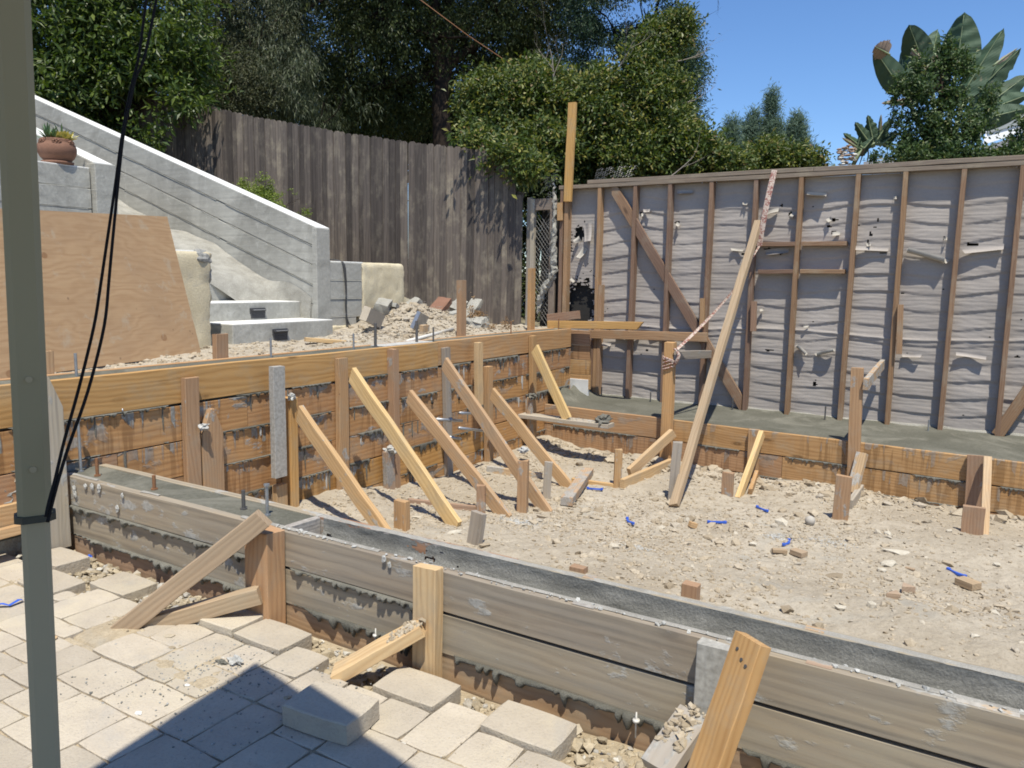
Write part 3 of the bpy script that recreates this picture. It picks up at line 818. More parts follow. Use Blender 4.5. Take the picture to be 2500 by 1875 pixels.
V = np.stack([np.repeat(gx, 3), np.stack([e0 - .003, (e0 + e1) / 2, e1], -1).ravel(), np.stack([zc_ - .005, zc_, zc_ * 0 + .3198], -1).ravel()], -1)
tag(np_mesh('cement_crust', V, grid_faces(nx, 3), M['crust'], parent=ff, smooth=True), kind='stuff')
nx = 700; gx = np.linspace(-3.58, 1.9, nx); on_ = fbm(gx * 2.1, gx * 0, 3, 12) > .42
V = np.stack([np.repeat(gx, 3), np.stack([np.full(nx, 1.912) + .014 * fbm(gx * 12, gx, 3, 4), np.full(nx, 1.928), np.full(nx, 1.938)], -1).ravel(), np.stack([np.full(nx, .3203), np.full(nx, .3225) + .002 * vnoise(gx * 50, gx * 0, 4), np.full(nx, .3215)], -1).ravel()], -1)
keep = np.repeat(on_[:-1, None], 2, 1)
tag(np_mesh('cement_crust', V, grid_faces(nx, 3, keep), M['crust'], parent=ff, smooth=True), kind='stuff')
# ---- concrete in the front form
nx, ny = 150, 14
gx = np.linspace(-3.6, -2.148, nx); gy = np.linspace(1.937, 2.094, ny); X, Y = np.meshgrid(gx, gy, indexing='ij')
f1 = thing('front_footing', (-1.6, 2.0, 0), 'damp grey concrete poured between the two sides of the front form', 'concrete footing')
o = np_mesh('filled_concrete', np.stack([X, Y, .311 + .006 * fbm(X * 9, Y * 9, 3, 5)], -1).reshape(-1, 3), grid_faces(nx, ny), M['wet'], parent=f1, smooth=True)
nx, ny = 420, 22
gx = np.linspace(-2.125, 1.9, nx); gy = np.linspace(1.937, 2.096, ny); X, Y = np.meshgrid(gx, gy, indexing='ij')
Zc = .238 + .008 * fbm(X * 7, Y * 14, 3, 6) + .018 * sstep(2.07, 2.096, Y) * vnoise(X * 6, Y, 3)
o = np_mesh('low_concrete', np.stack([X, Y, Zc], -1).reshape(-1, 3), grid_faces(nx, ny), M['wet_slick'], parent=f1, smooth=True)
# cement skin smeared over the inner face of the inner board
nx, ny = 520, 16
gx = np.linspace(-2.10, 1.9, nx); gv = np.linspace(0, 1, ny); X, Vv = np.meshgrid(gx, gv, indexing='ij')
th = .012 * np.clip(fbm(X * 7, Vv * 2.2, 4, 8) - .38, -.2, 1) + .02 * (1 - Vv) ** 3
cov = fbm(X * 9, Vv * 1.6, 4, 15) > (.50 - .30 * sstep(-1.6, -1.0, X) - .14 + .16 * Vv)
V = np.stack([X, 2.0925 - np.clip(th, 0, 1), .235 + Vv * .083], -1).reshape(-1, 3)
keep = cov[:-1, :-1]
o = np_mesh('cement_skin', V, grid_faces(nx, ny, keep), M['caked'], parent=ff, smooth=True); tag(o, kind='stuff')
x, y = scatter(150, -2.0, 1.5, 1.94, 2.09, 70)
stones('wet_crumbs', np.stack([x, y, np.full(len(x), .243)], -1), psize(len(x), .0015, .007, 2.5, 17), M['greyrock'], label='crumbs lying on the low concrete', parent=f1)

# ---- tall form (face X=-3.6)
tf = thing('tall_formwork', (-3.6, 4.5, -.4), 'tall orange-brown form of stacked boards on the left, streaked with cement runs', 'formwork')
TR = [.75, .553, .36, .168, -.027, -.22, -.41]
joints = [[-.9, 1.62, 4.84, 7.12], [-.9, 3.0, 5.9, 7.13], [-.9, 2.2, 5.1, 7.13], [1.9, 4.3, 7.14], [2.1, 5.5, 7.15], [2.1, 3.9, 7.15]]
for r in range(6):
    js = joints[r]
    for a, b in zip(js[:-1], js[1:]):
        m = M['tall_board_top'] if r == 0 else M['tall_board']
        xx = -3.619 + (0 if r == 0 else -.004)
        dzl = .004 if (r == 0 and a > 4) else 0
        beam('form_board', (xx, a + .002, TR[r] - .0965 - (.004 if r else 0) + dzl), (xx, b - .002, TR[r] - .0965 - (.004 if r else 0) + dzl), .188, .038, m, parent=tf, seg=5, warp=.0025)
for r in range(3):
    beam('form_board', (-3.82, -.9, TR[r] - .0965), (-3.82, 7.12, TR[r] - .0965), .188, .036, M['tall_board_top'], parent=tf, seg=4)
for r in range(5):
    for a, b in [(1.7, 2.49), (2.72, 3.22), (3.33, 3.68), (3.75, 4.3), (4.38, 4.84), (4.9, 5.3), (5.4, 6.05), (6.2, 7.1)]:
        if r >= 2 and a < 1.8: a = 2.15
        if r == 0 and a < 3.2 and R.random() < .15: continue
        ooze('concrete_ooze', (-3.6, a, TR[r+1] + .006), (-3.6, b, TR[r+1] + .006), (1, 0, 0), R.choice([.03, .04, .055, .07]), R.choice([M['drip'], M['drip_dark']]), tf, R.randrange(999), .012, 13, R.uniform(.45, .8), .3)
# long thin runs
for k in range(90):
    r = R.choice([1, 1, 2, 2, 3, 3, 4, 5]); y = R.uniform(1.9, 7.05); h = R.uniform(.04, .17); w = R.uniform(.003, .011)
    ztp = TR[r] - .002
    if y < 2.3 and r > 2: continue
    pr_ = [(-w, 0), (-w * .7, -h * .4), (-w * .55, -h * .8), (0, -h), (w * .55, -h * .75), (w * .6, -h * .35), (w, 0)]
    vs = [(-3.6035, y + a + .004 * math.sin(b * 30), ztp + b) for a, b in pr_] + [(-3.5985 + .001 * (1), y + a * .5, ztp + b * .9) for a, b in pr_]
    fs = [(i, i + 1, i + 8, i + 7) for i in range(6)] + [tuple(range(7, 14))]
    o = mk('cement_run', vs, fs, M['drip'] if k % 3 else M['splash'], parent=tf, fix=True); tag(o, kind='stuff')
# ---- concrete inside the tall form
tw = thing('tall_concrete_wall', (-3.72, 4.5, 0), 'long strip of fresh dark concrete level with the top of the tall form', 'concrete wall')
nx, ny = 14, 320
gx = np.linspace(-3.8015, -3.6385, nx); gy = np.linspace(-.9, 7.12, ny); X, Y = np.meshgrid(gx, gy, indexing='ij')
np_mesh('concrete_top', np.stack([X, Y, .738 + .009 * fbm(X * 10, Y * 5, 3, 5)], -1).reshape(-1, 3), grid_faces(nx, ny), M['wet'], parent=tw, smooth=True)
box('concrete_core', (-3.8005, -.9, .05), (-3.6395, 7.1, .735), M['wet'], tw, bev=0)
box('trowelled_patch', (-3.79, 4.27, .742), (-3.65, 4.84, .7515), M['splash'], tw, bev=.003)

# ---- far form
fa = thing('far_formwork', (-1.6, 6.45, -.3), 'low board form in front of the framed wall, beyond the dirt floor', 'formwork')
FP = lambda x, dy=0: (x, 6.585 - (x + 3.6) * .0645 + dy)
fz = [.036, -.153, -.342]
for r in range(3):
    js = [[-3.6, -2.25, .9, 2.6], [-3.6, -1.3, 1.6, 2.6], [-3.6, -.6, 2.6]][r]
    for a, b in zip(js[:-1], js[1:]):
        q0 = FP(a + .002); q1 = FP(b - .002)
        beam('form_board', (q0[0], q0[1] + .019 + .003 * r, fz[r] - .094 - .003 * r), (q1[0], q1[1] + .019 + .003 * r, fz[r] - .094 - .003 * r), .185, .038, M['far_board'], parent=fa, seg=5, warp=.002)
    if r:
        for a, b in [(-3.5, -2.3), (-2.1, -1.65), (-1.5, -.75), (-.55, .0), (.2, 1.2)]:
            q0 = FP(a); q1 = FP(b)
            ooze('concrete_ooze', (q0[0], q0[1], fz[r] + .002), (q1[0], q1[1], fz[r] + .002), (0, -1, 0), .045 if r == 1 else .03, M['drip'], fa, 50 + R.randrange(99), .01, 12, .6, .3)
ftg = thing('far_footing', (-1.6, 6.9, -.2), 'wide slab of damp concrete at the foot of the framed wall', 'concrete footing')
nx, ny = 330, 50
gx = np.linspace(-3.6, 2.6, nx); t = np.linspace(0, 1, ny); X, T = np.meshgrid(gx, t, indexing='ij')
y0 = 6.585 - (X + 3.6) * .0645 + .036; Yy = y0 + (7.47 - y0) * T
Zc = .030 + .008 * fbm(X * 5, Yy * 5, 4, 5) + .14 * np.exp(-((X + 3.6) / .13) ** 2) * (.5 + .7 * fbm(X * 8, Yy * 8, 2, 3)) + .02 * sstep(.93, 1, T) * vnoise(X * 4, T, 2)
np_mesh('slab_top', np.stack([X, Yy, Zc], -1).reshape(-1, 3), grid_faces(nx, ny), M['wet'], parent=ftg, smooth=True)
# pale crust of laitance against the wall
nx = 420; gx = np.linspace(-3.4, 2.6, nx); w = .004 + .014 * fbm(gx * 4, gx * 0, 3, 6); V = np.stack([np.repeat(gx, 3), np.stack([np.full(nx, 7.482), 7.478 - w * .5, 7.478 - w], -1).ravel(), np.stack([np.full(nx, .048) + .016 * vnoise(gx * 9, gx, 4), np.full(nx, .046), np.full(nx, .034)], -1).ravel()], -1)
np_mesh('pale_crust', V, grid_faces(nx, 3), M['stair_rough'], parent=ftg, smooth=True)
# boards that close the tall form at its far end
fe = thing('end_formwork', (-3.6, 7.2, .2), 'short stacked boards closing the gap between the tall form and the framed wall', 'formwork')
for k in range(4):
    z = .73 - k * .152
    a = aY(c3(376, 1175 + k * 97), 7.22); b = aY(c3(489, 1185 + k * 97), 7.22)
    beam('form_board', (a.x - .06, 7.22, z - .075), (b.x + .0, 7.22, z - .075), .148, .03, M['far_board'], parent=fe, seg=2)
box('white_board', (-3.655, 7.192, .04), (-3.43, 7.235, .225), M['white_board'], fe, bev=.002)
# left end below the tall form: shadowed rocks
for k, (p, r) in enumerate([(cL(60, 1090), .07), (cL(30, 1180), .06), (cL(110, 1060), .05), (cL(445, 1210), .045), (cL(85, 1270), .05), (cL(20, 1260), .05)]):
    w = aX(p, -3.66); blob('soil_lump', w, r, M['greyrock'] if k % 2 else M['clod'], None, k, (1, 1.2, .8), 3, label=['large dark soil lump under the tall form left of the canopy leg', 'round soil lump low beside the left timber', 'soil lump right under the lowest board at the left edge', 'gravelly lump behind the short timber by the form end', 'small lump between two timbers left of the canopy leg', 'lump at the very left edge above the timber'][k], cat='soil lump')
o = box('soil_bank', (-3.9, -.9, -.3), (-3.64, 1.95, .17), M['dirt'], bev=.02); tag(o, kind='structure')

# ================================================================== FRAMED WALL
WY = 7.4
fw = thing('framed_wall', (-1.5, WY, 0), 'unfinished wooden stud wall backed with wrinkled grey building paper', 'stud wall')
zpl = 2.19
# stud centres measured at mid height
stx = [aY(p, WY).x for p in [(1456, 700), (1541, 720), (1625, 700), (1724, 710), (1830, 720), (1938, 720), (2074, 720), (2187, 720), (2327, 720), (2467, 720)]]
stx += [stx[-1] + .406 * k for k in range(1, 5)]
XE = stx[-1] + .02
beam('top_plate', (-3.93, WY + .044, zpl + .019), (XE, WY + .044, zpl + .019 + .0), .09, .038, M['plate'], up=(0, 1, 0), parent=fw, seg=8, warp=.003)
beam('top_plate', (-3.60, WY + .042, zpl + .059), (stx[5] + .1, WY + .042, zpl + .06), .09, .038, M['plate'], up=(0, 1, 0), parent=fw, seg=6, warp=.003)
beam('top_plate', (stx[5] + .103, WY + .042, zpl + .06), (XE, WY + .042, zpl + .06), .09, .038, M['plate'], up=(0, 1, 0), parent=fw, seg=6, warp=.003)
for k, x in enumerate(stx):
    ln = R.uniform(-.012, .012)
    beam('stud', (x + ln, WY + .045, -.1), (x, WY + .045, zpl), .088, .038, M['stud_light'] if k in (0,) else M['stud'], up=(0, 1, 0), parent=fw, seg=5, warp=.003)
beam('stud', (stx[0] - .042, WY + .045, -.1), (stx[0] - .04, WY + .045, .62), .088, .038, M['stud'], up=(0, 1, 0), parent=fw, seg=2)
beam('stud', (stx[0] + .042, WY + .04, -.0), (stx[0] + .04, WY + .04, 1.2), .085, .036, M['stud_light'], up=(0, 1, 0), parent=fw, seg=2)
xa = aY(c3(330, 700), WY).x
beam('stud', (xa, WY + .045, .6), (xa, WY + .045, zpl), .088, .045, M['stud_light'], up=(0, 1, 0), parent=fw, seg=3)
xa = aY(c3(300, 700), WY).x
beam('stud', (xa, WY + .05, .6), (xa, WY + .05, zpl), .088, .038, M['stud'], up=(0, 1, 0), parent=fw, seg=3)
# let-in diagonal brace, cut between studs
pA = aY(c3(640, 290), WY + .03); pB = aY(c3(1418, 1600), WY + .03)
dirv = (pB - pA); 
def onbrace(x): return pA + dirv * ((x - pA.x) / dirv.x)
cuts = [pA.x - .045] + [s for s in stx if pA.x + .03 < s < pB.x + .03]
for a, b in zip(cuts[:-1], cuts[1:]):
    q0 = onbrace(a + .02); q1 = onbrace(b - .02)
    sl = dirv.z / dirv.x; cs = 1 / math.sqrt(1 + sl * sl)
    beam('diagonal_brace', q0, q1, .095, .036, M['stud'], up=(sl * 1, 0, -1) if False else (0, 0, 1), parent=fw, k0=sl, k1=sl, seg=2)
q0 = onbrace(cuts[-1] + .02); q1 = onbrace(stx[4] - .021)
beam('diagonal_brace', q0, q1, .095, .036, M['stud'], parent=fw, k0=dirv.z / dirv.x, k1=dirv.z / dirv.x, seg=1)
# right-hand diagonal at the frame edge
qa = aY((2435, 1062), WY + .02); qb = aY((2560, 880), WY + .02)
beam('diagonal_brace', qa, qb, .09, .036, M['stud'], parent=fw)
# blocking
for (p0, p1, m) in [(c4(0, 628), c4(243, 628), 'stud'), (c4(272, 625), c4(552, 625), 'stud'), (c4(0, 800), c4(233, 798), 'stud'), (c4(262, 797), c4(540, 797), 'stud')]:
    q0 = aY(p0, WY + .0); q1 = aY(p1, WY + .0)
    beam('blocking', (q0.x, WY + .045, q0.z), (q1.x, WY + .045, q1.z + R.uniform(-.003, .003)), .085, .038, M['stud'], up=(0, 1, 0), parent=fw)
# cleats nailed on studs
for (p0, p1, w) in [(c3(1187, 965), c3(1183, 1145), .04), (c3(1508, 985), c3(1503, 1170), .05), (c4(890, 1005), c4(880, 1312), .045), (c3(1195, 1145), c3(1190, 1145), .03)][:3]:
    q0 = aY(p0, WY - .02); q1 = aY(p1, WY - .02)
    beam('cleat', q1, q0, w, .04, M['stud_light'], up=(1, 0, 0), parent=fw)
for (p0, p1, w, m) in [(c3(481, 1188), c3(1218, 1208), .088, 'stud'),]:
    q0 = aY(p0, WY - .02); q1 = aY(p1, WY - .02)
    nb = beam('nailed_rail', q0, q1, w, .038, M['stud_light'], parent=fw, seg=4)
# building paper
nx, nz = 420, 215
x0, x1 = -3.86, XE; z0, z1 = .03, 2.19
gx = np.linspace(x0, x1, nx); gz_ = np.linspace(z0, z1, nz); X, Zg = np.meshgrid(gx, gz_, indexing='ij')
sx = np.array(sorted(stx)); idx = np.clip(np.searchsorted(sx, X.ravel()), 1, len(sx) - 1).reshape(X.shape)
fr = np.clip((X - sx[idx - 1]) / (sx[idx] - sx[idx - 1]), 0, 1)
pin = np.clip(np.sin(np.pi * fr), 0, 1) ** .45
tilt = (vnoise(idx * 3.7, Zg * 1.3, 12) - .5) * .11 * (fr - .5) + .022 * np.sin(fr * 3.1 + idx * 2.3) * vnoise(idx * 1.7, Zg * 2.1, 5) + .008 * (fbm(X * 5, Zg * 3, 2, 3) - .5)
ph = (Zg + tilt) / .147
sn = np.abs(np.sin(np.pi * ph))
pillow = sn ** .38
wr = fbm(X * 5 + 40, Zg * 22 + X * 3 * np.sin(idx), 3, 22) - .5
wr2 = fbm(X * 9 + 11, Zg * 48 + 3 * np.sin(X * 5), 3, 23) - .5
edge = np.exp(-fr / .16) + np.exp(-(1 - fr) / .16)
big = vnoise(X * 1.3 + 3, Zg * 3.1, 77); amp_ = .35 + 1.1 * vnoise(idx * 5.3, Zg * 4.1, 91)
tf_ = ph - np.floor(ph)
pillow = np.clip(tf_ / .07, 0, 1) ** .7 * (1 - .75 * tf_ ** 1.3)
D = pillow * (.012 * pin * amp_ + .002) + wr * (.009 * pin * (.15 + big)) + wr2 * (.0015 + .010 * edge * pin) + .010 * (vnoise(X * 2.1, Zg * 5.2, 2) - .5)
lap = np.exp(-((Zg - (.80 + .02 * np.sin(X * 3))) / .008) ** 2) * .012
Yp = 7.492 - D - lap
V = np.stack([X, Yp, Zg], -1).reshape(-1, 3)
Xc = (X[:-1, :-1] + X[1:, 1:]) / 2; Zc = (Zg[:-1, :-1] + Zg[1:, 1:]) / 2
hole = np.zeros_like(Xc, bool)
def tear(p, rx, rz, seed, th=.0):
    w = aY(p, 7.48); rx, rz = (rx * .7, rz * .7) if rz < .05 else (rx, rz); d = ((Xc - w.x) / rx) ** 2 + ((Zc - w.z) / rz) ** 2
    return d * (1 + 2.2 * (fbm(Xc * 30 + seed, Zc * 60, 3, seed) - .5)) < 1 - th
for k, (p, rx, rz) in enumerate([(c4(475, 475), .06, .015), (c4(470, 560), .022, .03), (c4(445, 515), .02, .02), (c4(620, 510), .03, .006), (c4(745, 480), .008, .03), (c4(735, 520), .02, .006), (c4(705, 560), .012, .03), (c4(685, 610), .01, .02),
        (c4(670, 665), .05, .006), (c4(790, 685), .035, .01), (c4(60, 660), .05, .018), (c4(110, 680), .06, .02), (c4(80, 1290), .07, .008), (c4(150, 385), .012, .02), (c3(1400, 665), .05, .008), (c3(1440, 690), .03, .015), (c3(1030, 500), .028, .04), (c3(805, 440), .02, .03),
        (c4(1340, 630), .06, .010), (c4(930, 1310), .02, .006), (c4(1320, 1320), .05, .007), (c4(1620, 1330), .04, .008), (c4(355, 1495), .02, .03), (c4(1040, 870), .01, .01), (c4(905, 935), .02, .006), (c4(1165, 590), .014, .02),
        (c3(840, 1290), .015, .02), (c3(1600, 1290), .05, .008), (c4(300, 1140), .03, .006), (c4(345, 1112), .01, .01), (c3(1120, 665), .02, .006), (c4(200, 440), .02, .03), 
        (c3(430, 1000), .16, .24), (c3(330, 620), .07, .18), (c3(420, 560), .05, .08)]):
    hole |= tear(p, rx, rz, k + 3)
pp = np_mesh('building_paper', V, grid_faces(nx, nz, ~hole)[:, ::-1], M['paper'], parent=fw, smooth=True)
mk('painted_tear_shade', [(-3.9, 7.56, .0), (XE, 7.56, .0), (XE, 7.56, 2.17), (-3.9, 7.56, 2.17)], [(0, 1, 2, 3)], M['dark_void'], parent=fw)  # added dark sheet paints in the shade behind the tears
mk('outer_sheathing', [(-3.9, 7.575, -.2), (XE, 7.575, -.2), (XE, 7.575, 2.2), (-3.9, 7.575, 2.2)], [(0, 1, 2, 3)], M['plate'], parent=fw)
# torn flaps curling off the paper
def flap(p, w, h, curl, ang, mat=None, seed=0, dirn=-1):
    c = aY(p, 7.47); n, m = 10, 10; V = []
    for i in range(n):
        for j in range(m):
            u = i / (n - 1); v = j / (m - 1)
            wv = w * (1 - .35 * v * vnoise(np.array([u * 3.]), np.array([float(seed)]), 2)[0])
            th = v * curl; r = h / max(curl, .01)
            lx = (u - .5) * wv + .3 * h * v * .3; lz = -math.sin(th) * r; ly = -(1 - math.cos(th)) * r * 1.0 - .004 - .01 * math.sin(u * 5 + seed)
            x = lx * math.cos(ang) - lz * math.sin(ang); z = lx * math.sin(ang) + lz * math.cos(ang)
            V.append((c.x + x, c.y + ly, c.z + z))
    o = np_mesh('torn_flap', np.array(V), grid_faces(n, m), mat or M['paper_back'], parent=fw, origin=tuple(c), smooth=True)
for q in [(c4(1065, 690), .34, .12, 3.4, -.30, None, 1), (c4(370, 305), .17, .08, 2.2, -.1, None, 2), (c4(280, 1280), .13, .085, 3.6, -.65, None, 3), (c4(415, 1293), .18, .09, 3.4, .32, None, 4), (c4(80, 415), .15, .07, 1.8, .25, None, 5), (c4(120, 655), .22, .07, 1.3, .1, M['paper'], 31), (c4(700, 640), .3, .05, 1.2, -.05, M['paper'], 32), (c4(1400, 640), .3, .06, 1.2, .12, M['paper'], 33), (c4(1330, 1310), .22, .04, 1.3, -.1, M['paper'], 34), (c4(960, 1310), .16, .04, 1.3, .05, M['paper'], 35), (c3(720, 1190), .28, .05, 1.3, .05, M['paper'], 36), (c3(580, 1240), .14, .05, 1.4, -.1, M['paper'], 37), (c3(1080, 290), .16, .05, 1.3, .0, M['paper'], 38), (c4(200, 450), .04, .06, 1.5, 1.2, None, 6),
          (c4(490, 550), .07, .05, 1.4, .1, None, 7), (c4(440, 465), .05, .05, 1.2, .6, None, 8), (c3(1405, 655), .13, .03, 1.2, -.1, None, 9), (c3(1040, 495), .05, .05, 1.6, -.5, None, 10), (c3(805, 440), .04, .05, 1.4, .4, None, 11), (c3(425, 590), .06, .08, 1.2, -1.0, None, 12),
          (c3(455, 650), .06, .14, 1.1, -.5, None, 13), (c3(370, 840), .05, .1, 1.3, .9, None, 14), (c3(1455, 370), .05, .03, 1.5, -.2, None, 15), (c4(690, 620), .04, .04, 1.3, .1, None, 16), (c4(1170, 585), .03, .03, 1.2, 0, None, 17), (c4(860, 330), .04, .03, 1, 0, None, 18), (c4(300, 1135), .05, .02, 1, .1, None, 19), (c3(1555, 1030), .04, .03, 1.2, .2, None, 20), (c3(940, 1180), .3, .03, 1.2, 0, M['paper'], 21), (c3(840, 410), .08, .04, 1.2, 0, M['paper'], 22), (c3(470, 500), .1, .2, .6, .1, M['paper'], 23)]:
    flap(*q)
# wire above the plates: hexagonal netting curls
def netting(name, c, ux, uy, nx, ny, s, rad, parent=None, bulge=.03, label=None, cat=None, seed=0, thin=0.):
    rs = random.Random(seed); parts = []; c = Vector(c); ux = Vector(ux).normalized(); uy = Vector(uy).normalized(); un = ux.cross(uy)
    def P(a, b):
        h = bulge * (math.sin(a * 9 + b * 4) + .6 * math.sin(b * 13 + a * 3))
        return c + ux * a + uy * b + un * h + Vector((rs.uniform(-1, 1), rs.uniform(-1, 1), rs.uniform(-1, 1))) * s * .07
    H = s * math.sqrt(3) / 2
    for i in range(nx):
        for j in range(ny):
            if rs.random() < thin: continue
            ox = i * s * 1.5; oy = (j + .5 * (i % 2)) * H * 2
            cs = [(ox + s * math.cos(math.radians(60 * k)), oy + s * math.sin(math.radians(60 * k))) for k in range(4)]
            pts = [P(*q) for q in cs]
            parts.append(tube_geo(pts, rad, 3, False))
    v, f = join(parts); return tag(mk(name, v, f, M['wire'], parent), label, cat)
w = aY(c3(520, 235), WY + .05)
netting('hexagonal_netting', w, (1, 0, .05), (0, .55, .8), 16, 5, .018, .0012, None, .012, 'curl of hexagonal wire netting lying on top of the framed wall', 'wire netting', 3, .25)
w = aY(c3(195, 300), WY - .02)
netting('hexagonal_netting', w, (1, 0, .35), (0, .2, 1), 8, 5, .016, .0012, None, .02, 'torn hexagonal wire netting sticking out beside the gate top', 'wire netting', 5, .2)

# ---- broken stucco edge with netting at the left end of the framed wall
pts = [aY(c3(*q), WY + .01) for q in [(262, 250), (262, 330), (270, 420), (262, 520), (256, 620), (258, 720), (262, 790), (240, 850), (205, 900), (180, 950), (170, 1010), (165, 1060)]]
stk = thing('stucco_edge', pts[-1], 'ragged hanging strip of broken stucco and wire at the left of the framed wall', 'broken stucco')
v, f = tube_geo(pts, [.012, .014, .018, .028, .034, .036, .034, .036, .034, .028, .024, .016], 14)
vv = []
for p in v:
    n = mnoise.noise(Vector(p) * 22) * .02 + mnoise.noise(Vector(p) * 60) * .012
    vv.append(Vector(p) + Vector((n, n * .5, n)))
tube_pts = []
dense = [pts[0].lerp(pts[0], 0)]
for a, b in zip(pts[:-1], pts[1:]):
    for k in range(1, 6): dense.append(a.lerp(b, k / 5))
rr = np.interp(np.linspace(0, 11, len(dense)), range(12), [.010, .014, .018, .026, .034, .036, .034, .036, .034, .028, .024, .014])
v, f = tube_geo(dense, [float(q) for q in rr], 14)
v = [Vector(p) + Vector((mnoise.noise(Vector(p) * 24), mnoise.noise(Vector(p) * 24 + Vector((9, 0, 0))), mnoise.noise(Vector(p) * 50))) * .028 for p in v]
mk('stucco', v, f, M['stair_rough'], stk)
for k, i in enumerate(range(6, 50, 9)):
    netting('wire', dense[i] + Vector((-.05, -.045, -.04)), (1, 0, .1), (0, 0, 1), 5, 4, .016, .0011, stk, .012, seed=k, thin=.3)

# ---- gate with chain link
gt = thing('gate', aY(c3(150, 1000), WY), 'narrow wooden gate frame with chain link between the fence and the framed wall', 'gate')
g0 = aY(c3(122, 560), WY); g1 = aY(c3(248, 560), WY); gtop = aY(c3(150, 345), WY).z
beam('gate_post', (g0.x, WY + .03, .7), (g0.x, WY + .03, gtop), .05, .05, M['grey_stake'], up=(1, 0, 0), parent=gt)
beam('gate_post', (g0.x - .055, WY + .05, .7), (g0.x - .055, WY + .05, gtop + .02), .05, .04, M['grey_stake'], up=(1, 0, 0), parent=gt)
beam('gate_stile', (g1.x, WY + .03, .7), (g1.x, WY + .03, gtop), .07, .035, M['plate'], up=(1, 0, 0), parent=gt)
beam('gate_rail', (g0.x + .026, WY + .03, gtop - .06), (g1.x - .036, WY + .03, gtop - .06), .12, .03, M['plate'], parent=gt)
parts = []
wx0, wx1 = g0.x + .03, g1.x - .035; zz = .75; st = .055
for sgn in (1, -1):
    k = -12
    while k < 60:
        # strand climbing at 45 degrees clipped to the opening
        zb = .6 + k * st; a = (wx0, zb) if sgn > 0 else (wx1, zb); b = (wx1, zb + (wx1 - wx0) * 1.3) if sgn > 0 else (wx0, zb + (wx1 - wx0) * 1.3)
        if zb > .7 and b[1] < gtop - .1: parts.append(tube_geo([(a[0], WY + .05 + .004 * sgn, a[1]), (b[0], WY + .05 + .004 * sgn, b[1])], .0018, 4, False))
        k += 1
v, f = join(parts); mk('chain_link', v, f, M['wire'], gt)
mk('painted_gate_shade', [(wx0 - .03, 7.62, .4), (wx1 + .5, 7.62, .4), (wx1 + .5, 7.62, gtop - .02), (wx0 - .03, 7.62, gtop - .02)], [(0, 1, 2, 3)], M['dark_void'], gt)  # near-black sheet painting in the shade behind the gate

# ================================================================== OLD FENCE
FP0 = Vector((-4.37, 7.40, 0)); FD = Vector((-.987, -.163, 0)).normalized()
fence = thing('board_fence', (-6.5, 7.05, 1.0), 'old grey wooden board fence with dog-eared tops stepping up to the left', 'fence')
tops = [((1278, 381), 0), ((1180, 365), 0), ((1000, 345), 0), ((850, 323), 0), ((620, 283), 0), ((465, 246), 0)]
ts = []; tzs = []
for p, _ in tops:
    w = aL(p, FP0, FD); ts.append((w - Vector((FP0.x, FP0.y, 0))).dot(FD)); tzs.append(w.z)
sl = (tzs[-1] - tzs[-2]) / (ts[-1] - ts[-2])
ts.append(ts[-1] + 3); tzs.append(tzs[-1] + 3 * sl)
n = int((ts[-2] + 1.6) / .0835)
FN = Vector((-FD.y, FD.x, 0));
if FN.y > 0: FN = -FN
for k in range(n):
    s = .0 + k * .0835 + R.uniform(-.006, .006); top = float(np.interp(s, ts, tzs)) + R.uniform(-.006, .006)
    if k == 0: top = aL(c3(80, 320), FP0, FD).z
    w = R.uniform(.087, .094)
    off = (.004 if k % 2 else -.004) + R.uniform(-.004, .004)
    a = FP0 + FD * (s + .04) + FN * off; lean = R.uniform(-.006, .006)
    zb = top - 1.92; t = .016; e = w * .27; top += .0
    P = [(-w/2, 0), (w/2, 0), (w/2, 1.92 - e), (w/2 - e, 1.92), (-w/2 + e, 1.92), (-w/2, 1.92 - e)]
    # local X runs up the board so the grain does too
    Mx = Matrix(((0, FD.x, FN.x, a.x), (0, FD.y, FN.y, a.y), (1, 0, 0, zb), (0, 0, 0, 1))) @ Matrix.Rotation(lean, 4, 'Z')
    cup = R.uniform(-.002, .004)
    vs = [(z, y, t/2 + (cup if abs(y) < w * .4 else 0)) for y, z in P] + [(z, y, -t/2) for y, z in P]
    fs = [(0, 1, 2, 3, 4, 5), (11, 10, 9, 8, 7, 6)] + [((i + 1) % 6, i, 6 + i, 6 + (i + 1) % 6) for i in range(6)]
    me = mesh_data('fence_board', vs, fs, M['fence']); bm = bmesh.new(); bm.from_mesh(me); bmesh.ops.recalc_face_normals(bm, faces=bm.faces); bm.to_mesh(me); bm.free()
    link('fence_board', me, Mx, fence)
for h in (.35, 1.5):
    for a, b in zip(range(0, len(ts) - 1), range(1, len(ts))):
        q0 = FP0 + FD * (ts[a] + .01) - FN * .04; q1 = FP0 + FD * (ts[b] - .01) - FN * .04
        beam('fence_rail', (q0.x, q0.y, tzs[a] - 1.92 + h), (q1.x, q1.y, tzs[b] - 1.92 + h), .085, .038, M['fence'], parent=fence)

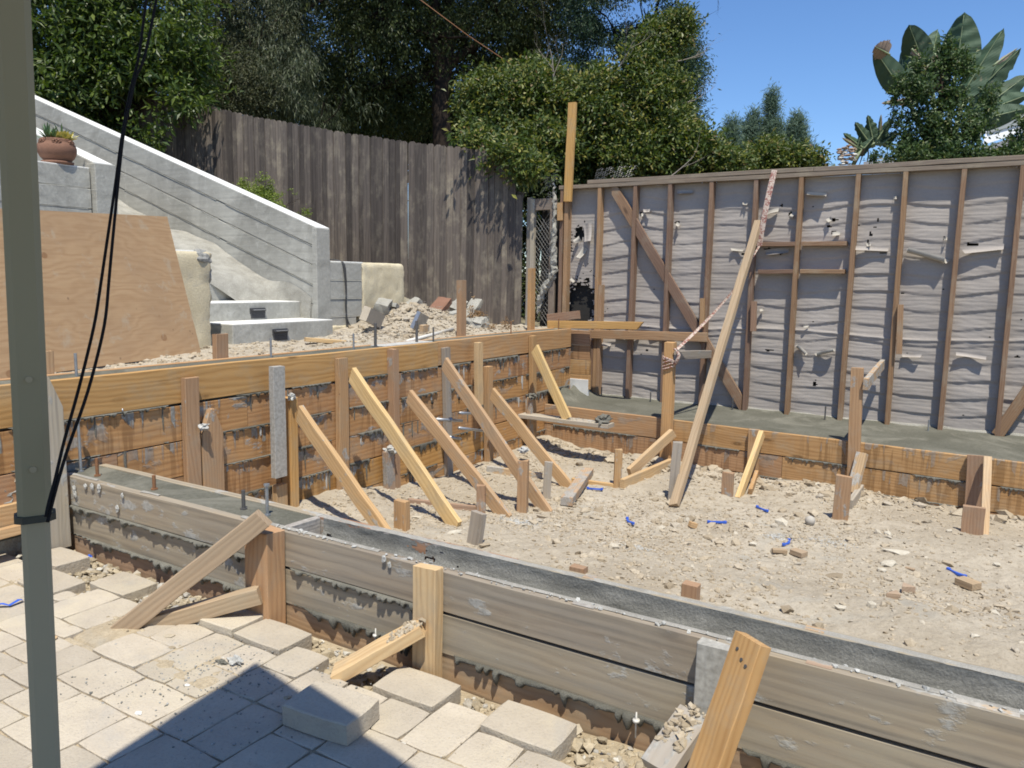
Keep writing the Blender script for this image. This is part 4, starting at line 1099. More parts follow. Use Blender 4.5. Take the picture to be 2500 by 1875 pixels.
# ================================================================== CONCRETE STAIR
stc = thing('concrete_staircase', (-4.78, 4.3, .73), 'grey concrete staircase climbing away to the left with tall sloping side walls', 'staircase')
SY = 4.735      # near face of the tall side wall
def slope_top(x): return 1.64 + (-4.78 - x) * .349
def prism(name, poly, axis, lo, hi, mat, parent, bev=.004):
    """extrude a polygon; axis 'Y': poly in XZ; axis 'X': poly in YZ"""
    def P(a, b, c): return (a, c, b) if axis == 'Y' else (c, a, b)
    n = len(poly); vs = [P(a, b, lo) for a, b in poly] + [P(a, b, hi) for a, b in poly]
    fs = [tuple(range(n)), tuple(range(n, 2 * n))[::-1]] + [(i, (i+1) % n, n + (i+1) % n, n + i) for i in range(n)]
    o = mk(name, vs, fs, mat, parent, fix=True)
    if bev:
        bm = bmesh.new(); bm.from_mesh(o.data); bmesh.ops.bevel(bm, geom=list(bm.edges), offset=bev, segments=1, affect='EDGES'); bm.to_mesh(o.data); bm.free()
    return o
XL = -10.5
# wall is cast in boarded lifts: each lift is a course of its own, set a few mm apart
for k in range(5):
    d0 = .0 + k * .165; d1 = d0 + (.157 if k < 4 else .9)
    off = [0, .004, -.001, .003, 0][k]
    cap = M['stair']
    prism('wall_lift', [(-4.78, slope_top(-4.78) - d0 - (.004 if k else 0)), (XL, slope_top(XL) - d0 - (.004 if k else 0)), (XL, slope_top(XL) - d1), (-4.78, slope_top(-4.78) - d1)], 'Y', SY + off, SY + .15, cap, stc, .003)
prism('wall_core', [(-4.80, slope_top(-4.80) - .02), (XL, slope_top(XL) - .02), (XL, .5), (-4.80, .5)], 'Y', SY + .016, SY + .145, M['stair'], stc, 0)
prism('wall_cap', [(-4.782, slope_top(-4.782) + .004), (XL, slope_top(XL) + .004), (XL, slope_top(XL) - .004), (-4.782, slope_top(-4.782) - .004)], 'Y', SY + .002, SY + .15, M['stair_cap'], stc, 0)
# fins left by the board joints
for k in range(1, 5):
    z = lambda x: slope_top(x) - k * .165 + .001
    for a, b in [(-4.80, -5.9), (-5.93, -7.4), (-7.42, -9.8)]:
        a += R.uniform(-.1, 0) if a < -5 else 0
        v, f = tube_geo([(a + (b - a) * i / 14, SY + .001, z(a + (b - a) * i / 14) + R.uniform(-.0012, .0012)) for i in range(15)], [R.uniform(.0012, .0034) for _ in range(15)], 5)
        tag(mk('joint_fin', v, f, M['stair'], stc), kind='stuff')
# end pier
prism('end_pier', [(SY - .004, .4), (SY + .153, .4), (SY + .153, 1.636), (SY - .004, 1.640)], 'X', -4.83, -4.776, M['stair'], stc, .004)
# rough plaster fillet where treads meet the wall
pts = [(x, SY - .004, slope_top(x) - .80 + .03 * math.sin(x * 4)) for x in np.linspace(-4.85, -8.2, 60)]
nx, nz = 130, 14
gx = np.linspace(-4.85, -9.5, nx); gv = np.linspace(0, 1, nz); X, T = np.meshgrid(gx, gv, indexing='ij')
far_ = sstep(5.15, 5.45, -X)
lo = np.where(far_ > .01, .90 + (-4.6 - X) * .361, .64 + (-4.78 - X) * .349); lo = (.64 + (-4.78 - X) * .349) * (1 - far_) + (.93 + (-4.6 - X) * .361) * far_
hi = (1.64 + (-4.78 - X) * .349) - .60 + .16 * (fbm(X * 1.8, X * 0, 3, 6) - .5)
W_ = .03 + (.62 + .1 * vnoise(X * 2, X * 0, 3)) * far_
Zg = lo + (hi - lo) * T ** 1.7 + (fbm(X * 9, T * 6, 3, 2) - .5) * .05 * far_ * (1 - T)
Yp = SY - .002 - (1 - T) ** 1.0 * W_ - .035 * np.clip(fbm(X * 8, T * 5, 4, 3) - .42, 0, 1) * (1 - T ** 3)
np_mesh('plaster_fillet', np.stack([X, Yp, Zg], -1).reshape(-1, 3), grid_faces(nx, nz), M['stair_rough'], parent=stc, smooth=True)
# steps
for k in range(11):
    xf = -4.60 - k * .395; zt = .884 + k * .1425 + (-.001 * k)
    if k == 1: xf = -4.97
    y1 = SY + .02 if k else 4.76
    y0 = 3.76 if k else 3.72
    o = box('step', (xf - .5, y0, zt - .30), (xf, y1 - .03, zt), M['stair'], stc, bev=.006)
    box('tread', (xf - .40, y0 + .002, zt - .004), (xf - .001, y1 - .035, zt + .003), M['stair_cap'], o, bev=.002)
# step lights
for p, q, xx in [(cS(486, 674), cS(655, 780), -4.97), (cS(730, 900), cS(896, 1015), -4.60)]:
    a = aX(p, xx + .002); b = aX(q, xx + .002)
    sl_ = thing('step_light', (xx, (a.y + b.y) / 2, b.z), 'dark louvred step light in the riser of the %s step' % ('second' if xx < -4.7 else 'lowest'), 'step light', 'lights in the stair risers')
    h = (a.z - b.z)
    box('housing', (xx - .02, a.y, a.z - h * .55), (xx + .006, b.y, a.z), M['lamp'], sl_, bev=.002)
    box('hood', (xx + .0065, a.y + .006, a.z - h * .28), (xx + .022, b.y - .006, a.z - h * .08), M['lamp'], sl_, bev=.002)
    box('louver', (xx + .0225, a.y + .02, a.z - h * .2), (xx + .025, b.y - .012, a.z - h * .14), M['lens'], sl_, bev=.001)
    box('back_plate', (xx - .01, a.y + .01, b.z), (xx + .0045, b.y - .002, a.z - h * .56), M['lamp'], sl_, bev=.001)
# near side wall with its pier
def st2(x): return 2.075 + (-5.95 - x) * .349
prism('side_wall', [(-5.97, st2(-5.97)), (XL, st2(XL)), (XL, .9), (-5.97, .9)], 'Y', 3.575, 3.735, M['stair'], stc, .004)
prism('side_wall_cap', [(-5.972, st2(-5.972) + .005), (XL, st2(XL) + .005), (XL, st2(XL) - .002), (-5.972, st2(-5.972) - .002)], 'Y', 3.577, 3.733, M['stair_cap'], stc, 0)
prism('pier', [(3.570, .9), (3.742, .9), (3.742, 2.082), (3.570, 2.078)], 'X', -6.06, -5.945, M['stair'], stc, .004)

# planter wall with the flower pot
pw = thing('planter_wall', (-6.05, 2.8, .8), 'grey board-marked concrete wall carrying the clay pot, left of the stairs', 'retaining wall')
for k in range(4):
    zt = 2.037 - k * .155
    box('wall_lift', (-6.16, .2, zt - .151), (-6.0 + (.003 if k % 2 else 0), 3.562, zt), M['stair'], pw, bev=.004)
    if k:
        v, f = tube_geo([(-6.0, .2 + 3.33 * i / 30, zt + .002 + R.uniform(-.002, .002)) for i in range(31)], [R.uniform(.0015, .004) for _ in range(31)], 5); tag(mk('joint_fin', v, f, M['stair'], pw), kind='stuff')
box('wall_lift', (-6.15, .2, .72), (-6.004, 3.562, 1.42), M['stair'], pw, bev=.004)
box('planter_wall_cap', (-6.158, .2, 2.034), (-6.001, 3.56, 2.044), M['stair_cap'], pw, bev=.003)
o = mk('terrace', [(-14, 0, 1.95), (-6.17, 0, 1.95), (-6.17, 3.56, 1.95), (-14, 3.56, 1.95)], [(0, 1, 2, 3)], M['field']); tag(o, kind='structure')

# low wall right of the stairs: grey part then yellow stucco
lw = thing('low_wall', (-4.85, 5.4, .7), 'low wall right of the stairs, grey concrete at the left turning into yellow stucco', 'wall')
yA, yB, yC = SY + .153, 5.31, 5.89
for k in range(4):
    zt = 1.362 - k * .157
    box('grey_course', (-5.0, yA, zt - .152), (-4.785 + (.003 if k % 2 else 0), yB - .02 - (.0 if k < 3 else .08), zt), M['stair'], lw, bev=.004)
    if k:
        v, f = tube_geo([(-4.783, yA + (yB - .03 - yA) * i / 12, zt + .002) for i in range(13)], .004, 5); tag(mk('joint_fin', v, f, M['stair'], lw), kind='stuff')
box('wall_cap', (-4.998, yA, 1.36), (-4.79, yB, 1.372), M['stair_cap'], lw, bev=.004)
def stucco_block(name, lo, hi, parent, r=.04, seed=0, cut=None):
    lo = Vector(lo); hi = Vector(hi); nx_, ny_, nz_ = [max(2, int(d / .022)) for d in (hi - lo)]
    bm = bmesh.new(); bmesh.ops.create_cube(bm, size=2)
    bmesh.ops.subdivide_edges(bm, edges=list(bm.edges), cuts=26, use_grid_fill=True)
    c = (lo + hi) / 2; h = (hi - lo) / 2
    for v in bm.verts:
        p = Vector((v.co.x * h.x, v.co.y * h.y, v.co.z * h.z))
        q = Vector([max(-(h[i] - r), min(h[i] - r, p[i])) for i in range(3)]); d = p - q
        if d.length > 1e-6: p = q + d.normalized() * r
        n = mnoise.noise((p + c) * 16) * .006 + mnoise.noise((p + c) * 45) * .004 + mnoise.noise((p + c) * 4) * .01
        p = p + Vector((n, n, n * .5))
        if cut: p = cut(p + c) - c
        v.co = p
    me = bpy.data.meshes.new(name); bm.to_mesh(me); bm.free(); me.materials.append(M['stucco'])
    me.polygons.foreach_set('use_smooth', [True] * len(me.polygons))
    return link(name, me, Matrix.Translation(c), parent)
def cutA(w):
    if w.y < 5.5:   # ragged left border of the stucco
        t = (1.36 - w.z); w.y = max(w.y, yB - .02 + .02 * mnoise.noise(Vector((0, 3, w.z * 9))) - (max(0, t - .45) * 1.6)) if w.y < yB else w.y
    return w
stucco_block('stucco_part', (-4.99, 5.27, .66), (-4.775, yC, 1.372), lw, .035, 1, cutA)
stucco_block('stucco_foot', (-4.96, 4.86, .6), (-4.772, 5.4, .82), lw, .02, 2)
# yellow wall left of the steps
yw = thing('stucco_wall', (-4.7, 2.9, .72), 'broken yellow stucco wall between the leaning plywood and the steps', 'wall')
def cutB(w):
    lim = 3.56 + .035 * mnoise.noise(Vector((1, 7, w.z * 6))) + .02 * mnoise.noise(Vector((1, 7, w.z * 20))) + (.0 if w.z > 1.2 else -.02)
    w.y = min(w.y, lim); return w
stucco_block('stucco_part', (-4.98, 1.2, .6), (-4.60, 3.62, 1.395), yw, .03, 3, cutB)
blob('broken_corner', (-4.64, 3.50, 1.345), .07, M['greyrock'], yw, 4, (.8, 1.1, .9), 3, .3)
blob('broken_corner', (-4.66, 3.55, 1.24), .05, M['greyrock'], yw, 9, (.8, 1.0, 1.2), 3, .4)
box('wall_cap', (-4.95, 1.2, 1.388), (-4.62, 3.44, 1.400), M['stair_cap'], yw, bev=.004)
# plywood
trr = aX((404, 530), -4.50); br = aZ((487, 862), .735); bl = aZ((115, 912), .735)
pn = (bl - br).cross(trr - br).normalized()
def on_ply(p): d = ray(p); return EYE + d * ((br - EYE).dot(pn) / d.dot(pn))
tl = on_ply((-90, 506)); bl = on_ply((-90, 940))
c0 = br; ex = (bl - br).normalized(); nn = pn.copy(); up = nn.cross(ex)
if up.z < 0: up = -up
if nn.x < 0: nn = -nn
loc = lambda w: Vector(((w - c0).dot(ex), 0, (w - c0).dot(up)))
P4 = [loc(q) for q in (br, bl, tl, trr)]
vs = [(p.x, 0, p.z) for p in P4] + [(p.x, .013, p.z) for p in P4]
edge = []
me = mesh_data('plywood_sheet', vs, [(0, 1, 2, 3), (7, 6, 5, 4), (0, 4, 5, 1), (1, 5, 6, 2), (2, 6, 7, 3), (3, 7, 4, 0)], M['ply'])
bm = bmesh.new(); bm.from_mesh(me); bmesh.ops.recalc_face_normals(bm, faces=bm.faces); bm.to_mesh(me); bm.free()
Mp = Matrix(((ex.x, nn.x, up.x, c0.x), (ex.y, nn.y, up.y, c0.y), (ex.z, nn.z, up.z, c0.z), (0, 0, 0, 1)))
tag(link('plywood_sheet', me, Mp), 'large orange-brown plywood sheet leaning against the stucco wall', 'plywood')
# ================================================================== STAKES AND BRACES
def stakeX(p_top, p_bot, x, w, t, mat, label, tip=0, zb=None, zt=None, grp=None, lean=0, name='stake', nails=0, back=False):
    """upright on a plane X=x (front face): p_top/p_bot are centre points of its face in the photo"""
    a = aX(p_top, x); b = aX(p_bot, x) if p_bot else a
    z0 = b.z if zb is None else zb; z1 = a.z if zt is None else zt
    y0 = b.y if p_bot else a.y
    o = beam(name, (x - t/2, y0, z0), (x - t/2, a.y, z1), w, t, mat, up=(0, 1, 0), label=label, cat='wooden stake' if name == 'stake' else name.replace('_', ' '), group=grp, tip=tip, seg=4, warp=.002, rough=.003)
    return o
def stakeY(p_top, p_bot, y, w, t, mat, label, tip=0, zb=None, zt=None, name='stake'):
    a = aY(p_top, y); b = aY(p_bot, y)
    z0 = b.z if zb is None else zb; z1 = a.z if zt is None else zt
    return beam(name, (b.x, y + t/2, z0), (a.x, y + t/2, z1), w, t, mat, up=(1, 0, 0), label=label, cat='wooden stake', tip=tip, seg=4, warp=.002, rough=.003)
G1 = 'stakes standing against the tall form'
FX = -3.56
stakeX(c2(1216, 575), c2(1225, 1230), FX, .086, .038, M['stake'], 'tall brown stake against the tall form, just left of the broad sharpened one', zb=-.35, grp=G1)
stakeX(c2(1345, 775), c2(1350, 1255), FX + .0, .135, .036, M['stake'], 'broad stake with sharpened top just right of the tall brown stake', tip=.13, zb=-.3, grp=G1)
stakeX(c2(1767, 505), c2(1782, 1205), FX + .085, .089, .040, M['stake_cement'], 'light grey cement-coated stake hanging on the tall form above a short stub', grp=G1)
stakeX(c2(1860, 705), c2(1870, 1370), FX + .045, .06, .085, M['orange_lumber'], 'orange stake right beside the cement-coated stake, at the head of the first long brace', zb=-.3, grp=G1)
stakeX(c2(1785, 1255), c2(1790, 1370), FX + .05, .085, .04, M['stake'], 'short stub standing under the cement-coated stake', zb=-.3, grp=G1)
stakeX(c5(488, 712), c5(498, 1390), FX, .088, .038, M['stake'], 'brown stake at the head of the second, knotty yellow brace', zb=-.35, grp=G1)
stakeX(c5(822, 655), c5(835, 1560), FX + .02, .062, .06, M['stake'], 'tall brown stake reaching the form top between the second and third braces', zb=-.36, grp=G1)
stakeX(c5(785, 1300), c5(795, 1600), FX + .045, .088, .04, M['fir_cement'], 'short stake topped with a lump of dried cement beside the third brace', zb=-.34, grp=G1)
stakeX(c5(1148, 645), c5(1170, 1480), FX, .075, .038, M['grey_stake'], 'grey weathered stake behind the head of the fourth brace', zb=-.4, grp=G1)
stakeX(c5(1356, 612), c5(1358, 1008), FX + .08, .080, .04, M['fir_yellow'], 'pale yellow upright nailed high on the tall form, ending halfway down', grp=G1)
stakeX(c5(1422, 765), c5(1425, 1400), FX + .03, .07, .055, M['stake'], 'brown stake with splashed top just right of the pale yellow upright', zb=-.4, grp=G1)
stakeX(c5(1699, 570), c5(1700, 1240), FX + .01, .075, .045, M['stake'], 'brown stake nearest the far end of the tall form, behind the last pale brace', zb=-.4, grp=G1)
stakeX(c5(1680, 960), c5(1685, 1240), FX + .05, .055, .04, M['fir_cement'], 'short stake with cement blob left of the last stake of the tall form', zb=-.4, grp=G1)
stakeX(cL(370, 235), cL(430, 1170), FX + .09, .135, .04, M['grey_stake'], 'pointed weathered stake just right of the canopy leg', tip=.14, zb=.0, grp=G1)
blob('cement_blob', aX(c5(785, 1292), FX + .03), .035, M['splash'], None, 3, (1, 1.3, .7), 3, .9, label='ragged lump of dried cement on top of a short stake beside the third brace', cat='cement lump')
blob('cement_blob', aX(c5(1685, 955), FX + .05), .035, M['drip'], None, 6, (1, 1.3, .8), 3, .9, label='dark cement lump on the last short stake of the tall form', cat='cement lump')
blob('cement_blob', aX(c2(1845, 700), FX + .05), .022, M['splash'], None, 8, (1, 1.3, .8), 3, .9, label='small white cement lump at the head of the first brace', cat='cement lump')
blob('cement_blob', aX(c2(1290, 885), FX + .02), .02, M['splash'], None, 9, (1, 1.3, .8), 3, .9, label='small white cement lump right of the tall brown stake', cat='cement lump')
# stakes behind the tall form
G2 = 'stakes standing on the soil side of the tall form'
for (pt, pb, w, t, m, lb) in [(c2(1407, 300), c2(1408, 455), .086, .04, 'stake', 'short stake behind the tall form in front of the broken stucco wall'),
        (cL(360, 28), cL(360, 275), .09, .04, 'fir', 'orange stake behind the tall form just right of the canopy leg'),
        (c5(1250, 218), c5(1250, 572), .08, .05, 'stake', 'upright stake behind the tall form in front of the rubble heap'),
        (c5(1690, 143), c5(1688, 525), .09, .04, 'orange_lumber', 'tall orange-brown stake at the end of the grey fence')]:
    stakeX(pt, pb, -3.845, w, t, M[m], lb, zb=.4, grp=G2)

# long raking braces on the tall form
G3 = 'long slanting braces holding the tall form'
def brace(pt, xt, y, pb, mat, label, w=.089, t=.038, k0=0., k1=0., sink=.04, grp=G3, name='slanting_brace'):
    a = aX(pt, xt); y = a.y if y is None else y
    b = aY(pb, y)
    zg = gzs(b.x, b.y) - sink
    if b.z > zg: b = b + (b - a) * ((b.z - zg) / (a.z - b.z))
    return beam(name, a, b, w, t, mat, up=(1, 0, 1), label=label, cat='brace', group=grp, k0=k0, k1=k1, seg=6, warp=.0025, rough=.003)
brace(c2(1897, 800), -3.46, None, (930, 1290), M['fir'], 'first slanting brace from the left, splashed with cement at its head', k0=-.55, k1=-.4)
brace(c5(545, 815), -3.44, None, (1105, 1272), M['fir_yellow'], 'second slanting brace, longest and yellowest with a large knot', k0=-.5, k1=-.5, sink=.02)
brace(c5(905, 950), -3.44, None, (1205, 1226), M['fir'], 'third slanting brace, orange fir, next right of the knotty yellow one', k0=-.4, k1=-.4)
brace(c5(1130, 745), -3.42, None, (1315, 1222), M['fir'], 'fourth slanting brace, swirled grain, rising from the tall stub to the weathered stake', k0=-.5, k1=-.4)
brace(c5(1430, 935), -3.42, None, (1372, 1170), M['fir'], 'fifth slanting brace with a grey smear, ending beside the grey stub', k0=-.5, k1=-.4)
# last pale brace rests on a horizontal plank
a = aX(c5(1700, 650), -3.46); yb = 6.12; b = aY(cC(362, 838), a.y)
beam('slanting_brace', a, b, .085, .038, M['fir_yellow'], up=(1, 0, 1), label='short pale brace at the far end, standing on the horizontal plank', cat='brace', group=G3, k0=-.45, seg=4)
q0 = aY(cC(-60, 858), a.y + .02); q1 = aY(cC(730, 862), a.y + .02)
beam('plank', (q0.x, a.y + .03, b.z - .022), (q1.x, a.y + .03, b.z - .022), .14, .036, M['grey_stake'], up=(0, 1, 0), label='horizontal grey plank jutting out from the corner with mortar on its end', cat='plank', seg=4)
blob('mortar_lump', (q1.x - .08, a.y + .02, b.z + .015), .05, M['drip'], None, 12, (1.2, 1.1, .9), 3, .9, label='rough grey mortar lump on the end of the horizontal plank', cat='mortar lump')
xs, ys = scatter(60, q0.x + .4, q1.x, a.y - .02, a.y + .09, 66)
stones('mortar_crumbs', np.stack([xs, ys, np.full(len(xs), b.z - .002)], -1), psize(len(xs), .003, .012, 2, 3), M['greyrock'], label='mortar crumbs along the horizontal plank')

# stubs driven in the dirt floor
def stub(p_b, h_px_top, w, t, mat, label, rot=0, lean=(0, 0), sink=.06):
    b = G(p_b); d = b - EYE; 
    # height from the photo: top point on the vertical above the base
    best = None
    hr = math.hypot(b.x, b.y); rt_ = ray(h_px_top); hh = EYE.z + rt_.z * (hr / math.hypot(rt_.x, rt_.y)) - b.z
    a = Vector((b.x + lean[0] * hh, b.y + lean[1] * hh, b.z + hh))
    up = (math.cos(rot), math.sin(rot), 0)
    return beam('stub', b - Vector((lean[0], lean[1], 1)) * sink, a, w, t, mat, up=up, label=label, cat='wooden stake', group='short stakes driven into the dirt floor', seg=3, rough=.004)
stub(c9(300, 1250), c9(303, 1005), .088, .045, M['stake'], 'short brown stake between the first and second braces, close to the front form', rot=0)
stub(c9(1010, 1110), c9(1015, 865), .06, .05, M['stake'], 'narrow stake just left of the third brace foot, behind the leaning grey one', rot=.5)
stub(c9(950, 1395), c9(985, 1115), .089, .036, M['grey_stake'], 'grey leaning stake end close behind the front form', rot=-.15, lean=(.1, .1))
stub(c9(1385, 1105), c9(1385, 638), .07, .06, M['stake'], 'tallest stub of the dirt floor, brown, at the foot of the fourth brace', rot=.3)
stub(c9(1600, 975), c9(1612, 655), .06, .05, M['grey_stake'], 'grey stub with orange cut top beside the fifth brace', rot=.5, lean=(.03, .03))
stub(cC(785, 1410), cC(785, 1095), .06, .055, M['stake'], 'narrow upright stub left of the low kicker board of the first far post', rot=.5)
stub(cC(1250, 1520), cC(1290, 1035), .07, .06, M['grey_stake'], 'grey stub hidden partly behind the long leaning timber', rot=.3, lean=(.04, .03))
stub(cC(1712, 1480), cC(1708, 1290), .086, .04, M['stake'], 'short stub left of the second far kicker brace', rot=.0)
stub(cD(372, 1170), cD(392, 778), .10, .045, M['stake'], 'wide brown stub in front of the second tall far post', rot=.0, lean=(.02, 0))
stub(cD(1558, 1300), cD(1560, 1055), .13, .04, M['stake'], 'wide low stub at the foot of the rightmost far stake', rot=.0)
stub(c7(574, 480), c7(574, 382), .072, .06, M['stake'], 'low stub showing above the inner board of the front form, at centre right', rot=.0, sink=.1)
stub(c7(25, 330), c7(28, 298), .08, .05, M['stake'], 'stub barely showing above the inner board of the front form', rot=.0, sink=.1)
blob('cement_blob', G(c9(1385, 1105)) + Vector((0, 0, .44)), .03, M['splash'], None, 21, (1.1, 1, .5), 3, .8, label='dab of cement on the tallest stub of the dirt floor', cat='cement lump')
# kicker boards lying in the dirt
def kick(p0, p1, w, t, mat, label, h=0., up=(0, 0, 1), dz=.0):
    a = G(p0); b = G(p1)
    return beam('kicker_board', a + Vector((0, 0, h + dz)), b + Vector((0, 0, h)), w, t, mat, up=up, label=label, cat='board', seg=3)
kick(c9(350, 1030), c9(1000, 1100), .07, .03, M['red_board'], 'low reddish board sunk in the dirt behind the second brace', h=.0)
kick(c9(1060, 740), c9(1560, 810), .08, .03, M['fir_cement'], 'low board sunk in the dirt at the foot of the fourth and fifth braces', h=.01)
kick(c9(1830, 830), c9(2210, 885), .06, .03, M['fir'], 'thin board lying between the grey stub and the first far kicker', h=.0)
kick(c9(1780, 1060), c9(1975, 775), .089, .06, M['fir_cement'], 'loose offcut lying diagonally with grey cement on its side', h=.035, up=(1, .4, 0), dz=.005)
a = G(cC(820, 1425)); b = aY(cC(1235, 1215), 6.40)
beam('kicker_board', (a.x, a.y, a.z + .03), (b.x, b.y, b.z), .085, .038, M['fir_yellow'], label='yellow kicker board running from its stub to the first tall far post', cat='board', seg=3)
a = aY(cC(1255, 955), 6.40); b = G(cC(885, 1345)); 
beam('slanting_brace', a, b + Vector((0, 0, .05)), .087, .038, M['fir_yellow'], label='short yellow brace on the first tall far post', cat='brace', k0=.3, seg=3)
# tall posts at the far form with cross-bars to the framed wall
def far_post(pt, pb, y, w, t, mat, label):
    a = aY(pt, y); b = aY(pb, y)
    return beam('post', (b.x, y + t/2, b.z), (a.x, y + t/2, a.z), w, t, mat, up=(1, 0, 0), label=label, cat='post', group='tall posts at the far form', seg=4, rough=.004)
yy1 = FP(-2.25)[1] - .089
far_post(cC(1221, 195), cC(1178, 1215), yy1, .086, .085, M['orange_lumber'], 'first tall post at the far form, wrapped with a red and cream strap')
yy2 = FP(-.85)[1] - .06
far_post(r5(1460, 90), r5(1440, 600), yy2, .086, .055, M['stake'], 'second tall post at the far form, with a pale cross-bar at its top')
a = aY(cC(1235, 300), yy1 + .02); 
beam('cross_bar', (a.x + .05, yy1 + .01, a.z), (a.x + .05, 7.40, aY(cC(1505, 290), 7.38).z), .075, .036, M['grey_stake'], label='weathered cross-bar from the strapped post to the wall studs', cat='cross-bar', seg=3)
a = aY(r5(1488, 160), yy2 + .0); b = aY(r5(1590, 100), 7.3)
beam('cross_bar', (a.x + .02, yy2 - .03, a.z), (a.x + .02, 7.40, a.z + .06), .085, .036, M['fir_cement'], label='pale cross-bar sticking out at the top of the second tall far post', cat='cross-bar', seg=3)
# a third post of the same kind just outside the frame throws the shadows at the right
beam('post', (.62, FP(.62)[1] - .03, -.42), (.62, FP(.62)[1] - .03, .72), .086, .055, M['stake'], up=(1, 0, 0), label='third tall post at the far form, at the right end of the form', cat='post', group='tall posts at the far form')
beam('cross_bar', (.66, FP(.62)[1] - .06, .64), (.66, 7.40, .66), .085, .036, M['fir_cement'], label='cross-bar of the third tall far post', cat='cross-bar', seg=3)
beam('slanting_brace', (.70, FP(.62)[1] - .08, .5), (.70, 5.7, -.4), .087, .038, M['fir'], label='brace of the third tall far post', cat='brace')
# stakes directly on the far form
ys_ = FP(-1.55)[1] - .04
stakeY(cC(1935, 930), cC(1920, 1350), ys_, .088, .038, M['stake'], 'brown stake on the far form right of the long leaning timber')
a = aY(cC(2005, 960), ys_ - .02); b = G(cC(1805, 1500))
beam('slanting_brace', a, b - Vector((0, 0, .02)), .075, .038, M['fir_yellow'], label='light brace beside the brown far stake right of the leaning timber', cat='brace', seg=3)
a2 = aY(cC(1960, 1300), ys_ - .01)
beam('kicker_board', a2, b + Vector((.06, .12, .02)), .06, .03, M['stake'], label='short kicker under the light brace right of the leaning timber', cat='board')
ys3 = FP(.1)[1] - .04
stakeY(cD(1608, 602), cD(1580, 1150), ys3, .125, .038, M['stake'], 'wide brown stake on the far form near the right edge of the view')
a = aY(cD(1700, 620), ys3 - .03); b = G(cD(1672, 1300))
beam('slanting_brace', a, b - Vector((0, 0, .02)), .05, .05, M['fir_yellow'], label='pale yellow brace beside the wide far stake near the right edge', cat='brace', seg=3)
a = aY(cD(572, 575), yy2 - .02); b = G(cD(455, 985))
beam('slanting_brace', a, b + Vector((.02, .0, .05)), .05, .075, M['fir_cement'], label='cement-stained brace of the second tall far post', cat='brace', seg=3)
a = aY(cD(560, 905), yy2 - .01); b = G(cD(455, 1085))
beam('kicker_board', a, b + Vector((0, 0, .03)), .085, .038, M['grey_stake'], label='grey kicker board at the foot of the second tall far post', cat='board')
# long timber leaning on the framed wall
a = G(cC(1262, 1585)); b = aY(c3(1535, 490), WY - .02)
beam('leaning_timber', a + Vector((0, 0, .01)), b, .062, .05, M['tan_timber'], up=(1, -.25, 0), label='very long grey-brown timber leaning from the dirt floor up against the framed wall', cat='timber', seg=8, warp=.003, k0=.3, k1=-.2)
# upright orange board nailed at the left end of the framed wall
a = aY((1397, 250), WY - .03); b = aY(c3(345, 362), WY - .03)
beam('nailed_board', (b.x, WY - .02, b.z), (a.x, WY - .02, a.z), .086, .038, M['orange_lumber'], up=(1, 0, 0), label='bright orange board sticking up above the left end of the framed wall', cat='board', seg=4)
a = aY(c3(300, 370), WY - .01); b = aY(c3(300, 480), WY - .01)
beam('nailed_board', b, a, .06, .03, M['orange_lumber'], up=(1, 0, 0), label='small orange block under the upright orange board', cat='board')
# two horizontal timbers at the corner
a = aY(c3(225, 1128), 7.14); b = aY(c3(800, 1137), 7.14)
beam('horizontal_timber', (a.x, 7.14, a.z), (b.x, 7.14, b.z), .075, .038, M['orange_lumber'], label='orange timber with slanted end lying across the corner beside the fence', cat='timber', k1=.9, seg=4)
a = aY(c3(218, 1090), 7.2); b = aY(c3(415, 1068), 7.2)
beam('horizontal_timber', (a.x, 7.22, a.z), (b.x, 7.22, b.z), .085, .038, M['stud_light'], label='short brown block above the orange corner timber', cat='timber')
# left timbers near the canopy leg
a = aX(cL(-60, 1400), -3.42); b = aX(cL(515, 1290), -3.62)
beam('low_timber', (-3.60, 1.45, .17), (-3.60, 1.895, .175), .10, .04, M['fir'], label='yellow timber low on the left, butting against the end of the front form', cat='timber')
beam('low_timber', (-3.52, .9, .115), (-3.52, 1.88, .125), .09, .04, M['fir'], up=(1, 0, .2), label='lower yellow timber running behind the canopy leg', cat='timber', seg=3)

# ---- stakes and braces of the front form
G4 = 'stakes on the outer side of the front form'
beam('stake', (-2.165, 1.855, -.12), (-2.155, 1.855, .327), .118, .085, M['orange_lumber'], up=(1, 0, 0), label='thick orange stake on the front form carrying the weathered brace', cat='wooden stake', group=G4, seg=3, rough=.006)
beam('stake', (-1.432, 1.873, -.12), (-1.430, 1.873, .335), .089, .045, M['fir_yellow'], up=(1, 0, 0), label='pale new stake on the front form, in the middle of the foreground', cat='wooden stake', group=G4, seg=3, rough=.005)
beam('stake', (-.515, 1.876, -.12), (-.512, 1.876, .322), .089, .040, M['stake_cement'], up=(1, 0, 0), label='cement-coated stake behind the large foreground brace', cat='wooden stake', group=G4, seg=3, rough=.003)
G5 = 'braces of the front form'
a = aY(c8(1655, 85), 1.80); b = aZ(c8(790, 770), -.01)
beam('slanting_brace', a + (a - b).normalized() * .01, b + (b - a) * .05, .068, .045, M['tan_timber'], label='weathered brown brace slanting from the thick orange stake to the pavers', cat='brace', group=G5, k0=.1, seg=5, rough=.004)
a = aY(c8(1650, 560), 1.81); b = aZ(c8(770, 800), -.035)
beam('kicker_board', a, b, .06, .05, M['tan_timber'], label='low weathered kicker board under the weathered brown brace', cat='board', group=G5, seg=4)
a = aY(c6(990, 760), 1.845); b = aZ(c6(470, 1050), .0)
beam('kicker_board', a, b + (b - a) * .06, .038, .089, M['fir_yellow'], label='pale kicker board with dirt clods on top, in the middle of the foreground', cat='board', group=G5, seg=4)
